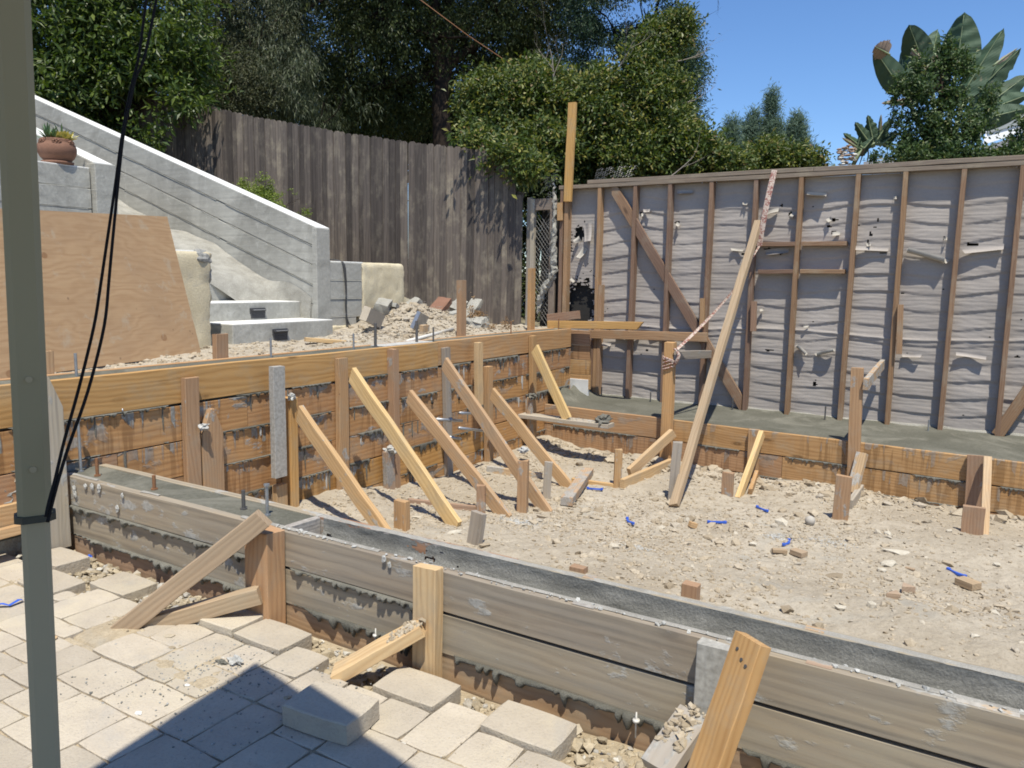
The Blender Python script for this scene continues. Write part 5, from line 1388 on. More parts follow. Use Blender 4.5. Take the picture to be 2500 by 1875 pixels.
dv = (b - a); side = Vector((dv.y, -dv.x, 0)).normalized()
rs = np.random.RandomState(4); n = 150
tt = rs.rand(n) ** 1.3 * .42; sd = (rs.rand(n) - .5) * .07
P = np.array([tuple(a + dv * float(t) + side * float(s_) + Vector((0, 0, .021))) for t, s_ in zip(tt, sd)])
stones('brace_clods', P, psize(n, .002, .011, 2, 3), M['clod'], label='dirt clods lying on the pale kicker board')
# foreground brace
a = aY(c7(882, 655), 1.80); Dv = Vector((-.56, -.83, 0)).normalized()
b = aL(c7(655, 1310), (a.x, a.y), Dv)
beam('slanting_brace', a, b + (b - a) * .25, .089, .038, M['orange_lumber'], up=(.83, -.56, 0), label='large orange brace nearest the viewer, slanting over the front form at lower right', cat='brace', group=G5, seg=6, rough=.004)
fb = bpy.data.objects[[o_.name for o_ in bpy.data.objects if o_.get('label', '').startswith('large orange brace')][0]]
fm = wmat(fb)
for (lx, lz) in ((.035, -.018), (.06, .022), (.052, .004)):
    c_ = fm @ Vector((lx, 0, lz)); nv = (fm.to_3x3() @ Vector((0, 1, 0))).normalized()
    if nv.dot(EYE - c_) < 0: nv = -nv
    v, f = tube_geo([c_ + nv * .018, c_ + nv * .0203], .0042, 10); mk('screw_head', v, f, M['steel'], fb)
a3 = aY(c7(600, 1030), 1.845); b3 = aL(c7(410, 1300), (a3.x, a3.y), Vector((-.3, -.95, 0)).normalized())
beam('kicker_board', a3, b3, .038, .089, M['grey_stake'], label='low kicker board with dirt on it, left of the large foreground brace', cat='board', group=G5, seg=3)
dv = b3 - a3; side = Vector((dv.y, -dv.x, 0)).normalized()
P = np.array([tuple(a3 + dv * float(t) + side * float(s_) + Vector((0, 0, .021))) for t, s_ in zip(rs.rand(110) * .7, (rs.rand(110) - .5) * .075)])
stones('brace_clods', P, psize(110, .003, .014, 2, 5), M['clod'], label='dirt heaped on the low kicker beside the large foreground brace')
# screws on the foreground brace
def on(p, base, n): return p
w = aY(c7(838, 668), 1.775)
# form ties
for p, yy, lb in [(c7(308, 1055), 1.88, 'thin form tie with a white washer poking out of the front form at lower right'), (c6(692, 820), 1.885, 'thin form tie with a pale washer left of the middle stake of the front form')]:
    w = aY(p, yy); t_ = thing('form_tie', w, lb, 'form tie')
    tube('pin', [w + Vector((0, 0, .025)), w + Vector((0, 0, -.0)), w + Vector((0, 0, -.05))], [.002, .003, .002], M['pvc'], t_, 6)
    tube('washer', [w + Vector((0, 0, -.003)), w + Vector((0, 0, .004))], .010, M['pvc'], t_, 10)
for p, lb in [(cL(992, 490), 'small bent nail plate on the top board right of the canopy cords'), ]:
    w = aX(p, -3.59); tube('form_tie', [w, w + Vector((.0, 0, -.02))], .004, M['galv'], label=lb, cat='form tie')
# white splash marks beneath ties
# ================================================================== BOLTS, REBAR AND PIPES
def bolt(b, h, r, mat, label, cap=False, lean=(0, 0), cat='anchor bolt', grp=None, nut=True):
    b = Vector(b); t_ = thing('anchor_bolt', b, label, cat, grp)
    top = b + Vector((lean[0], lean[1], 1)) * h
    pts = [b - Vector((0, 0, .02)), b + (top - b) * .5, top]
    v, f = tube_geo(pts, r, 10); mk('shaft', v, f, mat, t_, smooth=False)
    if nut:
        v, f = tube_geo([b + Vector((0, 0, -.002)), b + Vector((0, 0, .008))], r * 2.0, 6); mk('nut', v, f, mat, t_)
    if cap:
        v, f = tube_geo([top - Vector((0, 0, .004)), top + Vector((0, 0, .004))], r * 1.8, 10); mk('head', v, f, mat, t_)
    return t_
g = 'anchor bolts in the front footing'
bolt((-3.542, 1.981, .312), .245, .007, M['galv'], 'tall galvanised bolt at the left end of the front footing, leaning left', True, (-.04, .02), grp=g)
bolt((-3.411, 1.982, .312), .085, .0075, M['rust'], 'rusty bolt second from the left end of the front footing', grp=g)
bolt((-2.996, 1.987, .312), .065, .0075, M['rust'], 'rusty bolt alone in the middle of the filled front footing', grp=g)
bolt((-2.449, 2.006, .312), .080, .0075, M['steel'], 'dark steel bolt left of the tall galvanised one near the cross board', grp=g)
bolt((-2.307, 2.001, .312), .125, .0065, M['galv'], 'tall galvanised bolt with round head near the cross board', True, grp=g)
g = 'anchor bolts in the tall concrete wall'
for p, pt, r, m, lb in [(c2(485, 580), c2(485, 420), .007, 'galv', 'galvanised rod at the left of the tall wall in front of the plywood'), (c2(1715, 450), c2(1715, 322), .007, 'galv', 'galvanised rod in front of the lowest stair step'),
        (c5(553, 640), c5(553, 555), .007, 'galv', 'thin rod left of the two thick dark bolts'), (c5(691, 640), c5(695, 490), .011, 'steel', 'thick dark bolt with nut, left of the pair on the tall wall'), (c5(952, 610), c5(957, 475), .011, 'steel', 'thick dark bolt with nut, right of the pair on the tall wall'),
        (c5(1057, 605), c5(1057, 515), .007, 'steel', 'thin dark rod just right of the two thick bolts'), (c5(1548, 545), c5(1550, 478), .006, 'rust', 'short rusty rod near the far end of the tall wall'), (c3(290, 1145), c3(290, 1092), .006, 'rust', 'rusty rod at the far end of the tall wall beside the orange corner timber')]:
    b = aX(p, -3.70); t_ = aX(pt, -3.70)
    bolt((b.x, b.y, .74), t_.z - .74, r, M[m], lb, nut=(r > .009), grp=g)
g = 'short rods along the framed wall footing'
for k, (p, pt, m) in enumerate([(c3(413, 1555), c3(415, 1412), 'galv'), (c3(557, 1575), c3(557, 1515), 'steel'), (c3(862, 1608), c3(862, 1548), 'steel'), (c3(1373, 1655), c3(1373, 1582), 'steel'), (cD(235, 270), cD(240, 150), 'steel'), (cD(1165, 370), cD(1165, 270), 'galv')]):
    b = aZ(p, .04); b.y = min(b.y, 7.38); b = aY(p, b.y); h = aY(pt, b.y).z - b.z
    bolt((b.x, b.y, .035), max(.05, h), .0065, M[m], ['grey rod in front of the white board at the corner', 'short dark rod just right of the first wall stud', 'short dark rod left of the strapped post', 'short dark rod right of the leaning timber', 'dark rod left of the second tall far post', 'grey rod right of the second tall far post'][k], nut=False, grp=g, cat='steel rod')
# galvanised pipes through the tall form
for p0, p1, r, lb in [((c5(1350, 1062)), c5(1222, 1058), .011, 'topmost galvanised pipe stub sticking out of the tall form'), (c5(1075, 1098), c5(1238, 1107), .012, 'galvanised pipe crossing behind the third brace with a coupling'), (c5(1385, 1172), c5(1218, 1153), .012, 'galvanised pipe ending at the fourth brace'), (c5(1150, 1208), c5(1232, 1222), .011, 'lowest galvanised pipe stub beside the third brace')]:
    a = aX(p0, -3.46); b = aX(p1, -3.42)
    tube('steel_pipe', [a, b], r, M['galv'], None, 12, label=lb, cat='pipe')
a = aX(c5(1165, 1100), -3.44); tube('pipe_coupling', [a + Vector((0, -.012, 0)), a + Vector((0, .012, 0))], .018, M['galv'], None, 12, label='round coupling on the galvanised pipe behind the third brace', cat='pipe coupling')
for p, lb in [(c5(1050, 993), 'round drilled hole with orange rim between the third and fourth braces'), (c5(1220, 965), 'second drilled hole, right of the fourth brace')]:
    a = aX(p, -3.597); tube('drilled_hole', [a + Vector((-.001, 0, 0)), a + Vector((.0025, 0, 0))], .014, M['dark_void'], None, 12, label=lb, cat='hole')  # dark discs paint in the shade inside the holes
# ================================================================== STRAP
stp = thing('strap', aY(cC(1215, 370), yy1), 'red and cream strap tied round the first far post and up to the framed wall', 'strap')
def ribbon(pts, w, mat, parent, wdir=(1, 0, 0), tw=0.):
    V = []; n = len(pts); wd = Vector(wdir)
    for i, p in enumerate(pts):
        an = tw * i / n; d = (Vector(pts[min(i+1, n-1)]) - Vector(pts[max(i-1, 0)])).normalized()
        s = (wd - d * wd.dot(d)).normalized(); nn_ = d.cross(s); s2 = s * math.cos(an) + nn_ * math.sin(an)
        V.append(tuple(Vector(p) - s2 * w/2)); V.append(tuple(Vector(p) + nn_ * .003)); V.append(tuple(Vector(p) + s2 * w/2))
    return np_mesh('band', np.array(V), grid_faces(n, 3), mat, parent=parent, origin=tuple(pts[0]), smooth=True)
t0 = aY(c3(1636, 165), WY - .01); t1 = aY(c3(1540, 640), WY - .08)
ribbon([t0.lerp(t1, k / 12) + Vector((0, -.03 * math.sin(k / 12 * 3.1), 0)) for k in range(13)], .05, M['strap'], stp)
t2 = aY(cC(1600, 5), 7.0); t3 = aY(cC(1290, 250), yy1 - .03)
t1b = aY(c3(1385, 910), 7.1); 
ribbon([t1.lerp(t1b, k / 8) for k in range(9)], .02, M['strap'], stp, tw=2)
ribbon([t1b.lerp(t3, k / 12) + Vector((0, 0, -.02 * math.sin(k / 12 * 3.14))) for k in range(13)], .024, M['strap'], stp, wdir=(0, 0, 1), tw=1.)
cpx = aY(cC(1215, 370), yy1); post_c = Vector((cpx.x, yy1 + .042, cpx.z))
for k in range(7):
    z = -.03 + k * .013; pts = []
    for j in range(25):
        an = j / 24 * 6.283; q = .052 / max(abs(math.cos(an)), abs(math.sin(an))); q = min(q, .066) + R.uniform(0, .004)
        pts.append(post_c + Vector((math.cos(an) * q, math.sin(an) * q, z + .01 * math.sin(an + k) + .02 * math.cos(an + k * .6))))
    v, f = tube_geo(pts, [R.uniform(.004, .008) for _ in pts], 5, False); mk('wrap', v, f, M['strap'], stp, smooth=True)
pts = [post_c + Vector((.05, -.05, -.01)), post_c + Vector((.085, -.06, .03)), post_c + Vector((.10, -.06, .08)), post_c + Vector((.075, -.06, .12)), post_c + Vector((.05, -.055, .13))]
v, f = tube_geo([Vector(p) for p in pts], [.012, .016, .015, .012, .008], 7); mk('knot_loop', v, f, M['strap'], stp, smooth=True)

# ================================================================== CLUTTER ON THE DIRT FLOOR
def clip_(p, rot, label, s=1., bend=.5):
    b = G(p); root = thing('plastic_clip', b, label, 'plastic clip', 'blue plastic clips scattered on the dirt floor')
    Mz = Matrix.Translation(b) @ Matrix.Rotation(rot, 4, 'Z')
    pts = [Vector((-.05, 0, .008)), Vector((-.03, -.004, .01)), Vector((-.01, -.009 * bend * 2, .012)), Vector((.012, -.008 * bend * 2, .012)), Vector((.032, .002, .010)), Vector((.05, .012 * bend, .008))]
    V = []; nn_ = len(pts)
    for i, q in enumerate(pts):
        wv = [.009, .0065, .006, .0065, .007, .010][i]
        d = (pts[min(i+1, nn_-1)] - pts[max(i-1, 0)]).normalized(); sd = Vector((-d.y, d.x, 0)).normalized()
        for (a_, c_) in [(-1, -.005), (1, -.005), (1, .006), (-1, .006)]:
            V.append(Mz @ ((q + sd * wv * a_ + Vector((0, 0, c_))) * s))
    fs = []
    for i in range(nn_ - 1):
        for j in range(4): fs.append((i*4+j, i*4+(j+1) % 4, (i+1)*4+(j+1) % 4, (i+1)*4+j))
    fs.append((3, 2, 1, 0)); m_ = (nn_-1)*4; fs.append((m_, m_+1, m_+2, m_+3))
    mk('strip', V, fs, M['blue'], root, fix=True)
    for e, dx in ((pts[0], -.006), (pts[-1], .004)):
        c = Mz @ (e + Vector((dx, 0, .004)))
        v, f = tube_geo([c - Vector((0, 0, .006)), c + Vector((0, 0, .008))], .011 * s, 8); mk('end_boss', v, f, M['blue'], root)
clip_(cC(595, 1440), .25, 'blue plastic clip beside the diagonal offcut', 1., .6)
clip_(c7(275, 82), -.9, 'blue plastic clip left of the rubble patch, nearest to the leaning timber foot', 1., .8)
clip_(c7(705, 88), .5, 'blue plastic clip lying straight in the middle of the floor', 1.1, .2)
clip_(c7(925, 22), -.7, 'blue plastic clip farthest back in the middle of the floor', 1., .4)
clip_(c7(1048, 188), 1.4, 'blue plastic clip just above the two pale offcuts', .9, .7)
clip_(c7(1878, 338), -.8, 'blue plastic clip beside the rectangular offcut at right', 1.1, .5)
def offcut(p, size, rot, mat, label, poly=None, tilt=0.):
    b = G(p); Mx = Matrix.Translation(b + Vector((0, 0, .004))) @ Matrix.Rotation(rot, 4, 'Z') @ Matrix.Rotation(tilt, 4, 'Y')
    poly = poly or [(-.5, -.5), (.5, -.5), (.5, .5), (-.5, .5)]
    n = len(poly); vs = [(x * size[0], y * size[1], 0) for x, y in poly] + [(x * size[0], y * size[1], size[2]) for x, y in poly]
    fs = [tuple(range(n))[::-1], tuple(range(n, 2*n))] + [(i, (i+1) % n, n + (i+1) % n, n + i) for i in range(n)]
    me = mesh_data('wood_offcut', vs, fs, mat); bm = bmesh.new(); bm.from_mesh(me); bmesh.ops.bevel(bm, geom=list(bm.edges), offset=.0015, segments=1, affect='EDGES'); bm.to_mesh(me); bm.free()
    tag(link('wood_offcut', me, Mx), label, 'wood offcut', 'wood offcuts on the dirt floor')
offcut(c7(582, 108), (.05, .04, .035), .8, M['fir'], 'small brown block beside the rubble patch', tilt=.3)
offcut(c7(1012, 232), (.085, .035, .022), .35, M['tan_timber'], 'pale slim offcut left of the one with a knot')
offcut(c7(1105, 245), (.085, .06, .03), -.45, M['tan_timber'], 'pale offcut with a knot below the upright blue clip')
offcut(c7(1562, 452), (.065, .06, .03), .3, M['tan_timber'], 'triangular offcut, left one of the two touching', [(-.5, -.5), (.5, -.5), (.4, .5)])
offcut(c7(1628, 425), (.075, .06, .035), 2.6, M['tan_timber'], 'triangular offcut, right one of the two touching', [(-.5, -.5), (.5, -.5), (.0, .5)])
offcut(c7(1935, 400), (.105, .075, .038), -.62, M['tan_timber'], 'rectangular offcut near the right edge of the floor')
offcut(c7(1652, 315), (.05, .02, .01), -.3, M['tan_timber'], 'sliver of wood among the white stones')
ball = G(c7(1160, 92)); bo = tube('ball', [ball + Vector((0, 0, .002))] * 2, .001, M['pvc'])
bpy.data.objects.remove(bo)
bm = bmesh.new(); bmesh.ops.create_uvsphere(bm, u_segments=24, v_segments=14, radius=.0335)
me = bpy.data.meshes.new('ball'); bm.to_mesh(me); bm.free(); me.materials.append(M['paper_back']); me.polygons.foreach_set('use_smooth', [True] * len(me.polygons))
tag(link('ball', me, Matrix.Translation(ball + Vector((0, 0, .028)))), 'dusty beige ball lying on the dirt floor', 'ball')
for k, (p, r, sq, lb) in enumerate([(c7(1020, 90), .045, (1.1, .8, .75), 'angular white stone left of the ball'), (c7(1540, 285), .055, (1.3, .8, .3), 'flat white stone slab at right'), (c7(1515, 320), .03, (1, .9, .5), 'white stone just below the flat slab'), (c7(1590, 230), .06, (1.4, .7, .25), 'broken pale slab above the flat white stone'),
        (c7(1310, 510), .026, (1, 1, .7), 'white stone in the front part of the floor'), (c7(1465, 495), .024, (1, .8, .9), 'pointed white stone in the front part of the floor'), (c7(880, 192), .026, (1.1, .9, .6), 'pale stone left of the upright blue clip'), (c7(2080, 290), .03, (1.2, .8, .4), 'pale flat stone near the right edge'),
        (c7(2065, 530), .028, (1.2, .8, .5), 'pale stone low at the right edge'), (c7(1970, 645), .022, (1, .8, .6), 'small pale stone just above the front form at right'), (c7(1545, 140), .028, (1.1, .9, .6), 'round pale stone behind the flat slab'), (c9(770, 1290), .035, (.6, 1.3, .3), 'pale splinter left of the leaning grey stub'), (c7(500, 100), .03, (1.2, 1, .7), 'clod at the left of the rubble patch'), (c7(690, 175), .022, (1, 1, .7), 'clod in the middle of the rubble patch')]):
    b = G(p); bm = bmesh.new(); bmesh.ops.create_icosphere(bm, subdivisions=1, radius=1); rr_ = random.Random(k)
    for v in bm.verts:
        q = 1 + rr_.uniform(-.22, .22) + .35 * mnoise.noise(v.co * 1.3 + Vector((k * 5, 0, 0))); v.co = Vector((v.co.x * r * sq[0] * q, v.co.y * r * sq[1] * q, v.co.z * r * sq[2] * q))
    me = bpy.data.meshes.new('stone'); bm.to_mesh(me); bm.free(); me.materials.append(M['limestone'] if k not in (12, 13) else M['clod'])
    tag(link('stone', me, Matrix.Translation(b + Vector((0, 0, r * sq[2] * .35))) @ Matrix.Rotation(k * 1.1, 4, 'Z')), lb, 'stone')
b = G(c9(1360, 1200))
x, y = scatter(500, b.x - .16, b.x + .16, b.y - .12, b.y + .12, 90, lambda x, y: np.exp(-((x - b.x) / .09) ** 2 - ((y - b.y) / .06) ** 2))
stones('cement_spill', np.stack([x, y, gz(x, y) + .003], -1), psize(len(x), .002, .007, 2, 3), M['splash'], label='pale grey spill of cement crumbs in front of the tallest stub')
for k, (p, rx) in enumerate([(c7(300, 205), .12), (c7(1240, 175), .22), (cC(2000, 1340), .2), (c7(1000, 150), .12)]):
    b = G(p); x, y = scatter(260, b.x - rx, b.x + rx, b.y - rx * .7, b.y + rx * .7, 95 + k, lambda x, y: np.exp(-((x - b.x) / (rx * .6)) ** 2 - ((y - b.y) / (rx * .4)) ** 2))
    stones('cement_spill', np.stack([x, y, gz(x, y) + .001], -1), psize(len(x), .002, .007, 2, 3), M['splash'], label=['cement crumbs on the left rubble patch', 'cement crumbs below the ball', 'cement crumbs at the foot of the far form', 'cement crumbs left of the upright blue clip'][k])
# mortar lump and chips on the pavers
w = aZ(c8(1490, 1000), .0)
blob('mortar_chip', w + Vector((0, 0, .008)), .017, M['splash'], None, 31, (1.3, .8, .8), 3, .9, label='jagged grey mortar chip standing on the pavers above the shadow tip', cat='mortar chip')
blob('mortar_chip', w + Vector((-.04, -.02, .004)), .012, M['drip'], None, 33, (1.5, .8, .5), 3, .9, label='flat mortar chip beside the jagged one', cat='mortar chip')
x, y = scatter(700, -2.4, -1.5, 1.15, 1.72, 97, lambda x, y: .15 + .8 * np.exp(-((x + 1.98) / .16) ** 2 - ((y - 1.5) / .12) ** 2))
stones('paver_crumbs', np.stack([x, y, np.full(len(x), .001)], -1), psize(len(x), .0012, .0045, 2.4, 3), M['greyrock'], label='mortar crumbs scattered on the pavers')
x, y = scatter(1500, -1.2, .6, 1.2, 1.62, 98, lambda x, y: sstep(1.25, 1.6, y + x * .2))
stones('sand_grains', np.stack([x, y, np.full(len(x), .0)], -1), psize(len(x), .001, .0035, 2.4, 3), M['gravel'], label='loose sand grains strewn on the pavers at the lower right')
for k, (p, sz) in enumerate([(c8(1185, 1133), .006), (c8(875, 1310), .008), (c8(1030, 1000), .004)]):
    w = aZ(p, .0015); blob('pale_chip', w, sz, M['stair_cap'], None, k + 40, (1.6, 1, .3), 2, .4, label=['round pale chip on the paver left of the shadow edge', 'oval pale chip on the pavers at lower left', 'tiny pale chip near the paver joint'][k], cat='chip')
w = aZ(c8(335, 840), .002)
v, f = tube_geo([w + Vector((0, 0, 0)), w + Vector((0, 0, .004))], .014, 16); tag(mk('pale_disc', v, f, M['fir_yellow'], smooth=False), 'small round pale disc on the pavers beside the canopy leg', 'disc')
# blue tape at far left
w0 = aZ(c8(-30, 640), .003); w1 = aZ(c8(60, 635), .003); w2 = aZ(c8(150, 600), .003)
ribbon([w0 + Vector((0, 0, .008)), w0.lerp(w1, .5) + Vector((0, 0, .012)), w1 + Vector((0, 0, .004)), w1.lerp(w2, .5) + Vector((0, .01, .012)), w2 + Vector((0, 0, .004))], .018, M['blue'], tag(thing('plastic_tape', w1, 'blue plastic strip lying on the pavers at the left edge', 'plastic strip'), None))
w = aZ(c8(568, 322), -.03); blob('blue_scrap', w, .012, M['blue'], None, 50, (1, .7, .8), 2, .5, label='small blue plastic scrap in the gravel beside the front form', cat='plastic scrap')

# ================================================================== UPPER TERRACE CLUTTER
def tzs(x, y): return float(tz(np.array([x]), np.array([y]))[0])
def slab(p, X_, size, rot, mat, label, cat='concrete chunk', rough=0.):
    b = aX(p, X_) + Vector((0, 0, .025)); size = tuple(q * 1.2 for q in size); bm = bmesh.new(); bmesh.ops.create_cube(bm, size=1)
    bmesh.ops.subdivide_edges(bm, edges=list(bm.edges), cuts=4, use_grid_fill=True)
    for v in bm.verts:
        q = Vector((v.co.x * size[0], v.co.y * size[1], v.co.z * size[2]))
        n = mnoise.noise_vector(q * 14 + Vector((len(label), 0, 0))) * rough
        v.co = q + n
    me = bpy.data.meshes.new('chunk'); bm.to_mesh(me); bm.free(); me.materials.append(mat)
    Mx = Matrix.Translation(b) @ Matrix.Rotation(rot[2], 4, 'Z') @ Matrix.Rotation(rot[1], 4, 'Y') @ Matrix.Rotation(rot[0], 4, 'X')
    tag(link('concrete_chunk', me, Mx), label, cat, 'broken concrete on the soil heap')
slab(c5(672, 470), -4.40, (.06, .20, .10), (-.3, .25, .1), M['paver'], 'grey paver block tilted at the left of the soil heap', 'paver', .002)
slab(c5(740, 400), -4.62, (.1, .13, .07), (.3, .2, .5), M['stair_rough'], 'broken pale chunk at the upper left of the soil heap', rough=.02)
slab(c5(830, 412), -4.60, (.05, .15, .03), (-.4, .1, .2), M['stair'], 'thin slab lying aslant at the top of the soil heap', rough=.006)
slab(c5(915, 388), -4.70, (.08, .22, .04), (.25, .1, .1), M['stair_rough'], 'flat crumbling slab crowning the soil heap', rough=.022)
slab(c5(1095, 405), -4.62, (.12, .24, .05), (.5, .1, .2), M['red_board'] if False else M['terracotta'], 'reddish broken slab leaning at the right of the soil heap', rough=.008)
slab(c5(1215, 410), -4.60, (.1, .16, .10), (.5, .3, .3), M['stair_rough'], 'pale jagged chunk right of the reddish slab', rough=.02)
slab(c5(1290, 440), -4.50, (.1, .30, .05), (.75, .1, .1), M['stair_rough'], 'long pale slab sloping down behind the upright stake', rough=.014)
slab(c5(1320, 525), -4.20, (.16, .22, .12), (.1, .1, .2), M['stair_rough'], 'rough concrete boulder right of the upright stake', rough=.04)
slab(c5(1190, 480), -4.45, (.1, .22, .12), (.1, 0, .1), M['stair'], 'grey block under the long pale slab', rough=.01)
slab(c5(970, 500), -4.20, (.03, .14, .13), (-.3, .3, .1), M['galv'], 'small blue-grey plate lying on the soil heap', 'plate', .003)
slab(c5(1000, 545), -4.12, (.03, .09, .06), (0, .1, .1), M['fir_cement'], 'stub of wood below the blue-grey plate', 'wood offcut', .003)
slab(c5(1010, 440), -4.55, (.12, .24, .05), (.05, .1, .0), M['limestone'], 'pale flat stone in the middle of the soil heap', rough=.012)
a = aX(c5(890, 606), -3.90); b = aX(c5(1178, 528), -4.05)
tube('plastic_pipe', [a, b], .015, M['pvc'], None, 12, label='dusty white pipe lying aslant behind the tall wall', cat='pipe')
a = aX(c5(245, 592), -4.30); b = aX(c5(745, 632), -3.98)
beam('loose_batten', (a.x, a.y, a.z), (b.x, b.y, b.z), .03, .05, M['fir_yellow'], label='yellow batten lying on the terrace in front of the lowest step', cat='batten', seg=3)
# dry twigs
rs = random.Random(5); parts = []
for k in range(130):
    x = rs.uniform(-4.6, -4.0); y = rs.uniform(4.6, 6.4); z = tzs(x, y) + .01; L = rs.uniform(.03, .12); an = rs.uniform(0, 6.28)
    p0 = Vector((x, y, z)); p1 = p0 + Vector((math.cos(an) * L, math.sin(an) * L, rs.uniform(-.005, .03))); pm_ = p0.lerp(p1, .5) + Vector((rs.uniform(-.01, .01), rs.uniform(-.01, .01), .008))
    parts.append(tube_geo([p0, pm_, p1], .0016, 4, False))
v, f = join(parts); tag(mk('dry_twigs', v, f, M['twig']), 'dry twigs and stalks littering the soil heap', kind='stuff')
x, y = scatter(500, -4.7, -3.95, 4.9, 6.5, 61)
stones('heap_rubble', np.stack([x, y, tz(x, y)], -1), psize(len(x), .006, .035, 2.6, 6), M['clod'], label='rubble and clods spread over the soil heap')
# cables down the low wall
parts = []
for k in range(5):
    o_ = rs.uniform(-.01, .01); pts = [(-4.93, 4.90 + .01 * k, 1.385), (-4.84, 5.0 + .008 * k, 1.388), (-4.776, 5.045 + .006 * k, 1.36), (-4.762, 5.06 + o_, 1.15), (-4.765, 5.06 - o_ * 1.4, .98), (-4.76, 5.062 + o_ * 2, .84), (-4.74, 5.09 + .018 * k, .735), (-4.6, 5.16 + .03 * k, .75), (-4.45, 5.25 + .05 * k, .76)]
    dn = []
    for i in range(len(pts) - 1):
        for j in range(4): dn.append(Vector(pts[i]).lerp(Vector(pts[i+1]), j / 4))
    dn.append(Vector(pts[-1])); dn = [dn[0]] + [(dn[i-1] + dn[i] + dn[i+1]) / 3 for i in range(1, len(dn)-1)] + [dn[-1]]
    parts.append(tube_geo(dn, .0042, 6))
v, f = join(parts); tag(mk('hanging_cables', v, f, M['cable'], smooth=True), 'bundle of black cables hanging down over the low concrete wall', 'cable')
# flower pot
pc = Vector((-6.08, 3.35, 2.045))
a = aX(c1(258, 560), -6.02); b = aX(c1(490, 560), -6.02); ctr = (a + b) / 2; rad = (b - a).length / 2 * .97
pc = Vector((-6.09, ctr.y + .02, 2.045)); 
pot = thing('flower_pot', pc, 'round terracotta pot with a flower relief, planted with succulents, on the planter wall', 'flower pot')
def lathe(name, prof, mat, c, parent, n=32, smooth=True):
    vs = []; fs = []
    for r, z in prof:
        for k in range(n): vs.append(Vector(c) + Vector((r * math.cos(6.2832 * k / n), r * math.sin(6.2832 * k / n), z)))
    m = len(prof)
    for i in range(m - 1):
        for k in range(n): fs.append((i*n+k, i*n+(k+1) % n, (i+1)*n+(k+1) % n, (i+1)*n+k))
    fs.append(tuple(range(n))[::-1])
    return mk(name, vs, fs, mat, parent, smooth=smooth)
k_ = rad / .135
lathe('saucer', [(.095*k_, 0), (.108*k_, .004), (.112*k_, .022), (.105*k_, .023), (.10*k_, .012), (.0, .01)], M['terracotta'], pc, pot)
lathe('bowl', [(.085*k_, .012), (.095*k_, .03), (.118*k_, .055), (.133*k_, .09), (.135*k_, .12), (.126*k_, .15), (.105*k_, .17), (.112*k_, .182), (.108*k_, .186), (.095*k_, .178), (.09*k_, .165), (.0, .163)], M['terracotta'], pc, pot)
lathe('soil', [(.092*k_, .168), (.0, .178)], M['soil'], pc, pot)
fd = Vector((EYE.x - pc.x, EYE.y - pc.y, 0)).normalized(); sd = Vector((-fd.y, fd.x, 0))
for q in (0, -.95, .95):
    d = (fd * math.cos(q) + sd * math.sin(q)); c = pc + d * .118 * k_ + Vector((0, 0, .158))
    for j in range(7):
        an = j / 7 * 6.28; s_ = Vector((-d.y, d.x, 0))
        blob('petal', c + s_ * math.cos(an) * .022 + Vector((0, 0, math.sin(an) * .013)), .012, M['terracotta'], pot, j, (1.2, 1.2, .7), 1, .1)
    blob('flower_centre', c + d * .008, .009, M['terracotta'], pot, 3, (1, 1, 1), 1, .1)
def rosette(c, n, L, w, mat, up=1.2, seed=0, name='succulent'):
    rs_ = random.Random(seed); V = []; F = []
    for k in range(n):
        an = k * 2.4 + rs_.uniform(-.2, .2); el = rs_.uniform(.35, up); l = L * rs_.uniform(.7, 1.1)
        d = Vector((math.cos(an) * math.cos(el), math.sin(an) * math.cos(el), math.sin(el))); s_ = Vector((-math.sin(an), math.cos(an), 0)); nn_ = d.cross(s_)
        b0 = len(V)
        for t, ww in ((0, .5), (.5, 1), (.85, .5), (1, .02)):
            p = Vector(c) + d * l * t + nn_ * (-.15 * l * t * t)
            V += [p - s_ * w * ww, p + nn_ * w * .35 * ww, p + s_ * w * ww]
        for i in range(3):
            for j in range(2): F.append((b0+i*3+j, b0+i*3+j+1, b0+i*3+j+4, b0+i*3+j+3))
    mk(name, V, F, mat, pot, smooth=True)
up = Vector((0, 0, .175))
rosette(pc + up + sd * -.055, 34, .13, .008, M['succ'], 1.45, 1); rosette(pc + up + sd * -.03 + fd * .03, 22, .11, .008, M['succ'], 1.4, 6)
rosette(pc + up + sd * .01 + fd * .03, 16, .085, .016, M['succ_yellow'], 1.2, 2); rosette(pc + up + sd * .07, 18, .10, .018, M['succ_yellow'], 1.2, 3)
rosette(pc + up + sd * .035 + fd * -.03, 18, .14, .009, M['succ'], 1.5, 4); rosette(pc + up + sd * .06 + fd * .04, 14, .07, .014, M['succ_yellow'], 1.0, 5)

# ================================================================== CANOPY (pop-up shade the viewer stands under)
LT = EYE + ray((30, -120)) * 1.02; 
Pd = Vector((-2.02, 1, 0)).normalized()
lt = EYE + ray((26, 0)) * 1.06; lb_ = EYE + ray((112, 1875)) * 1.06
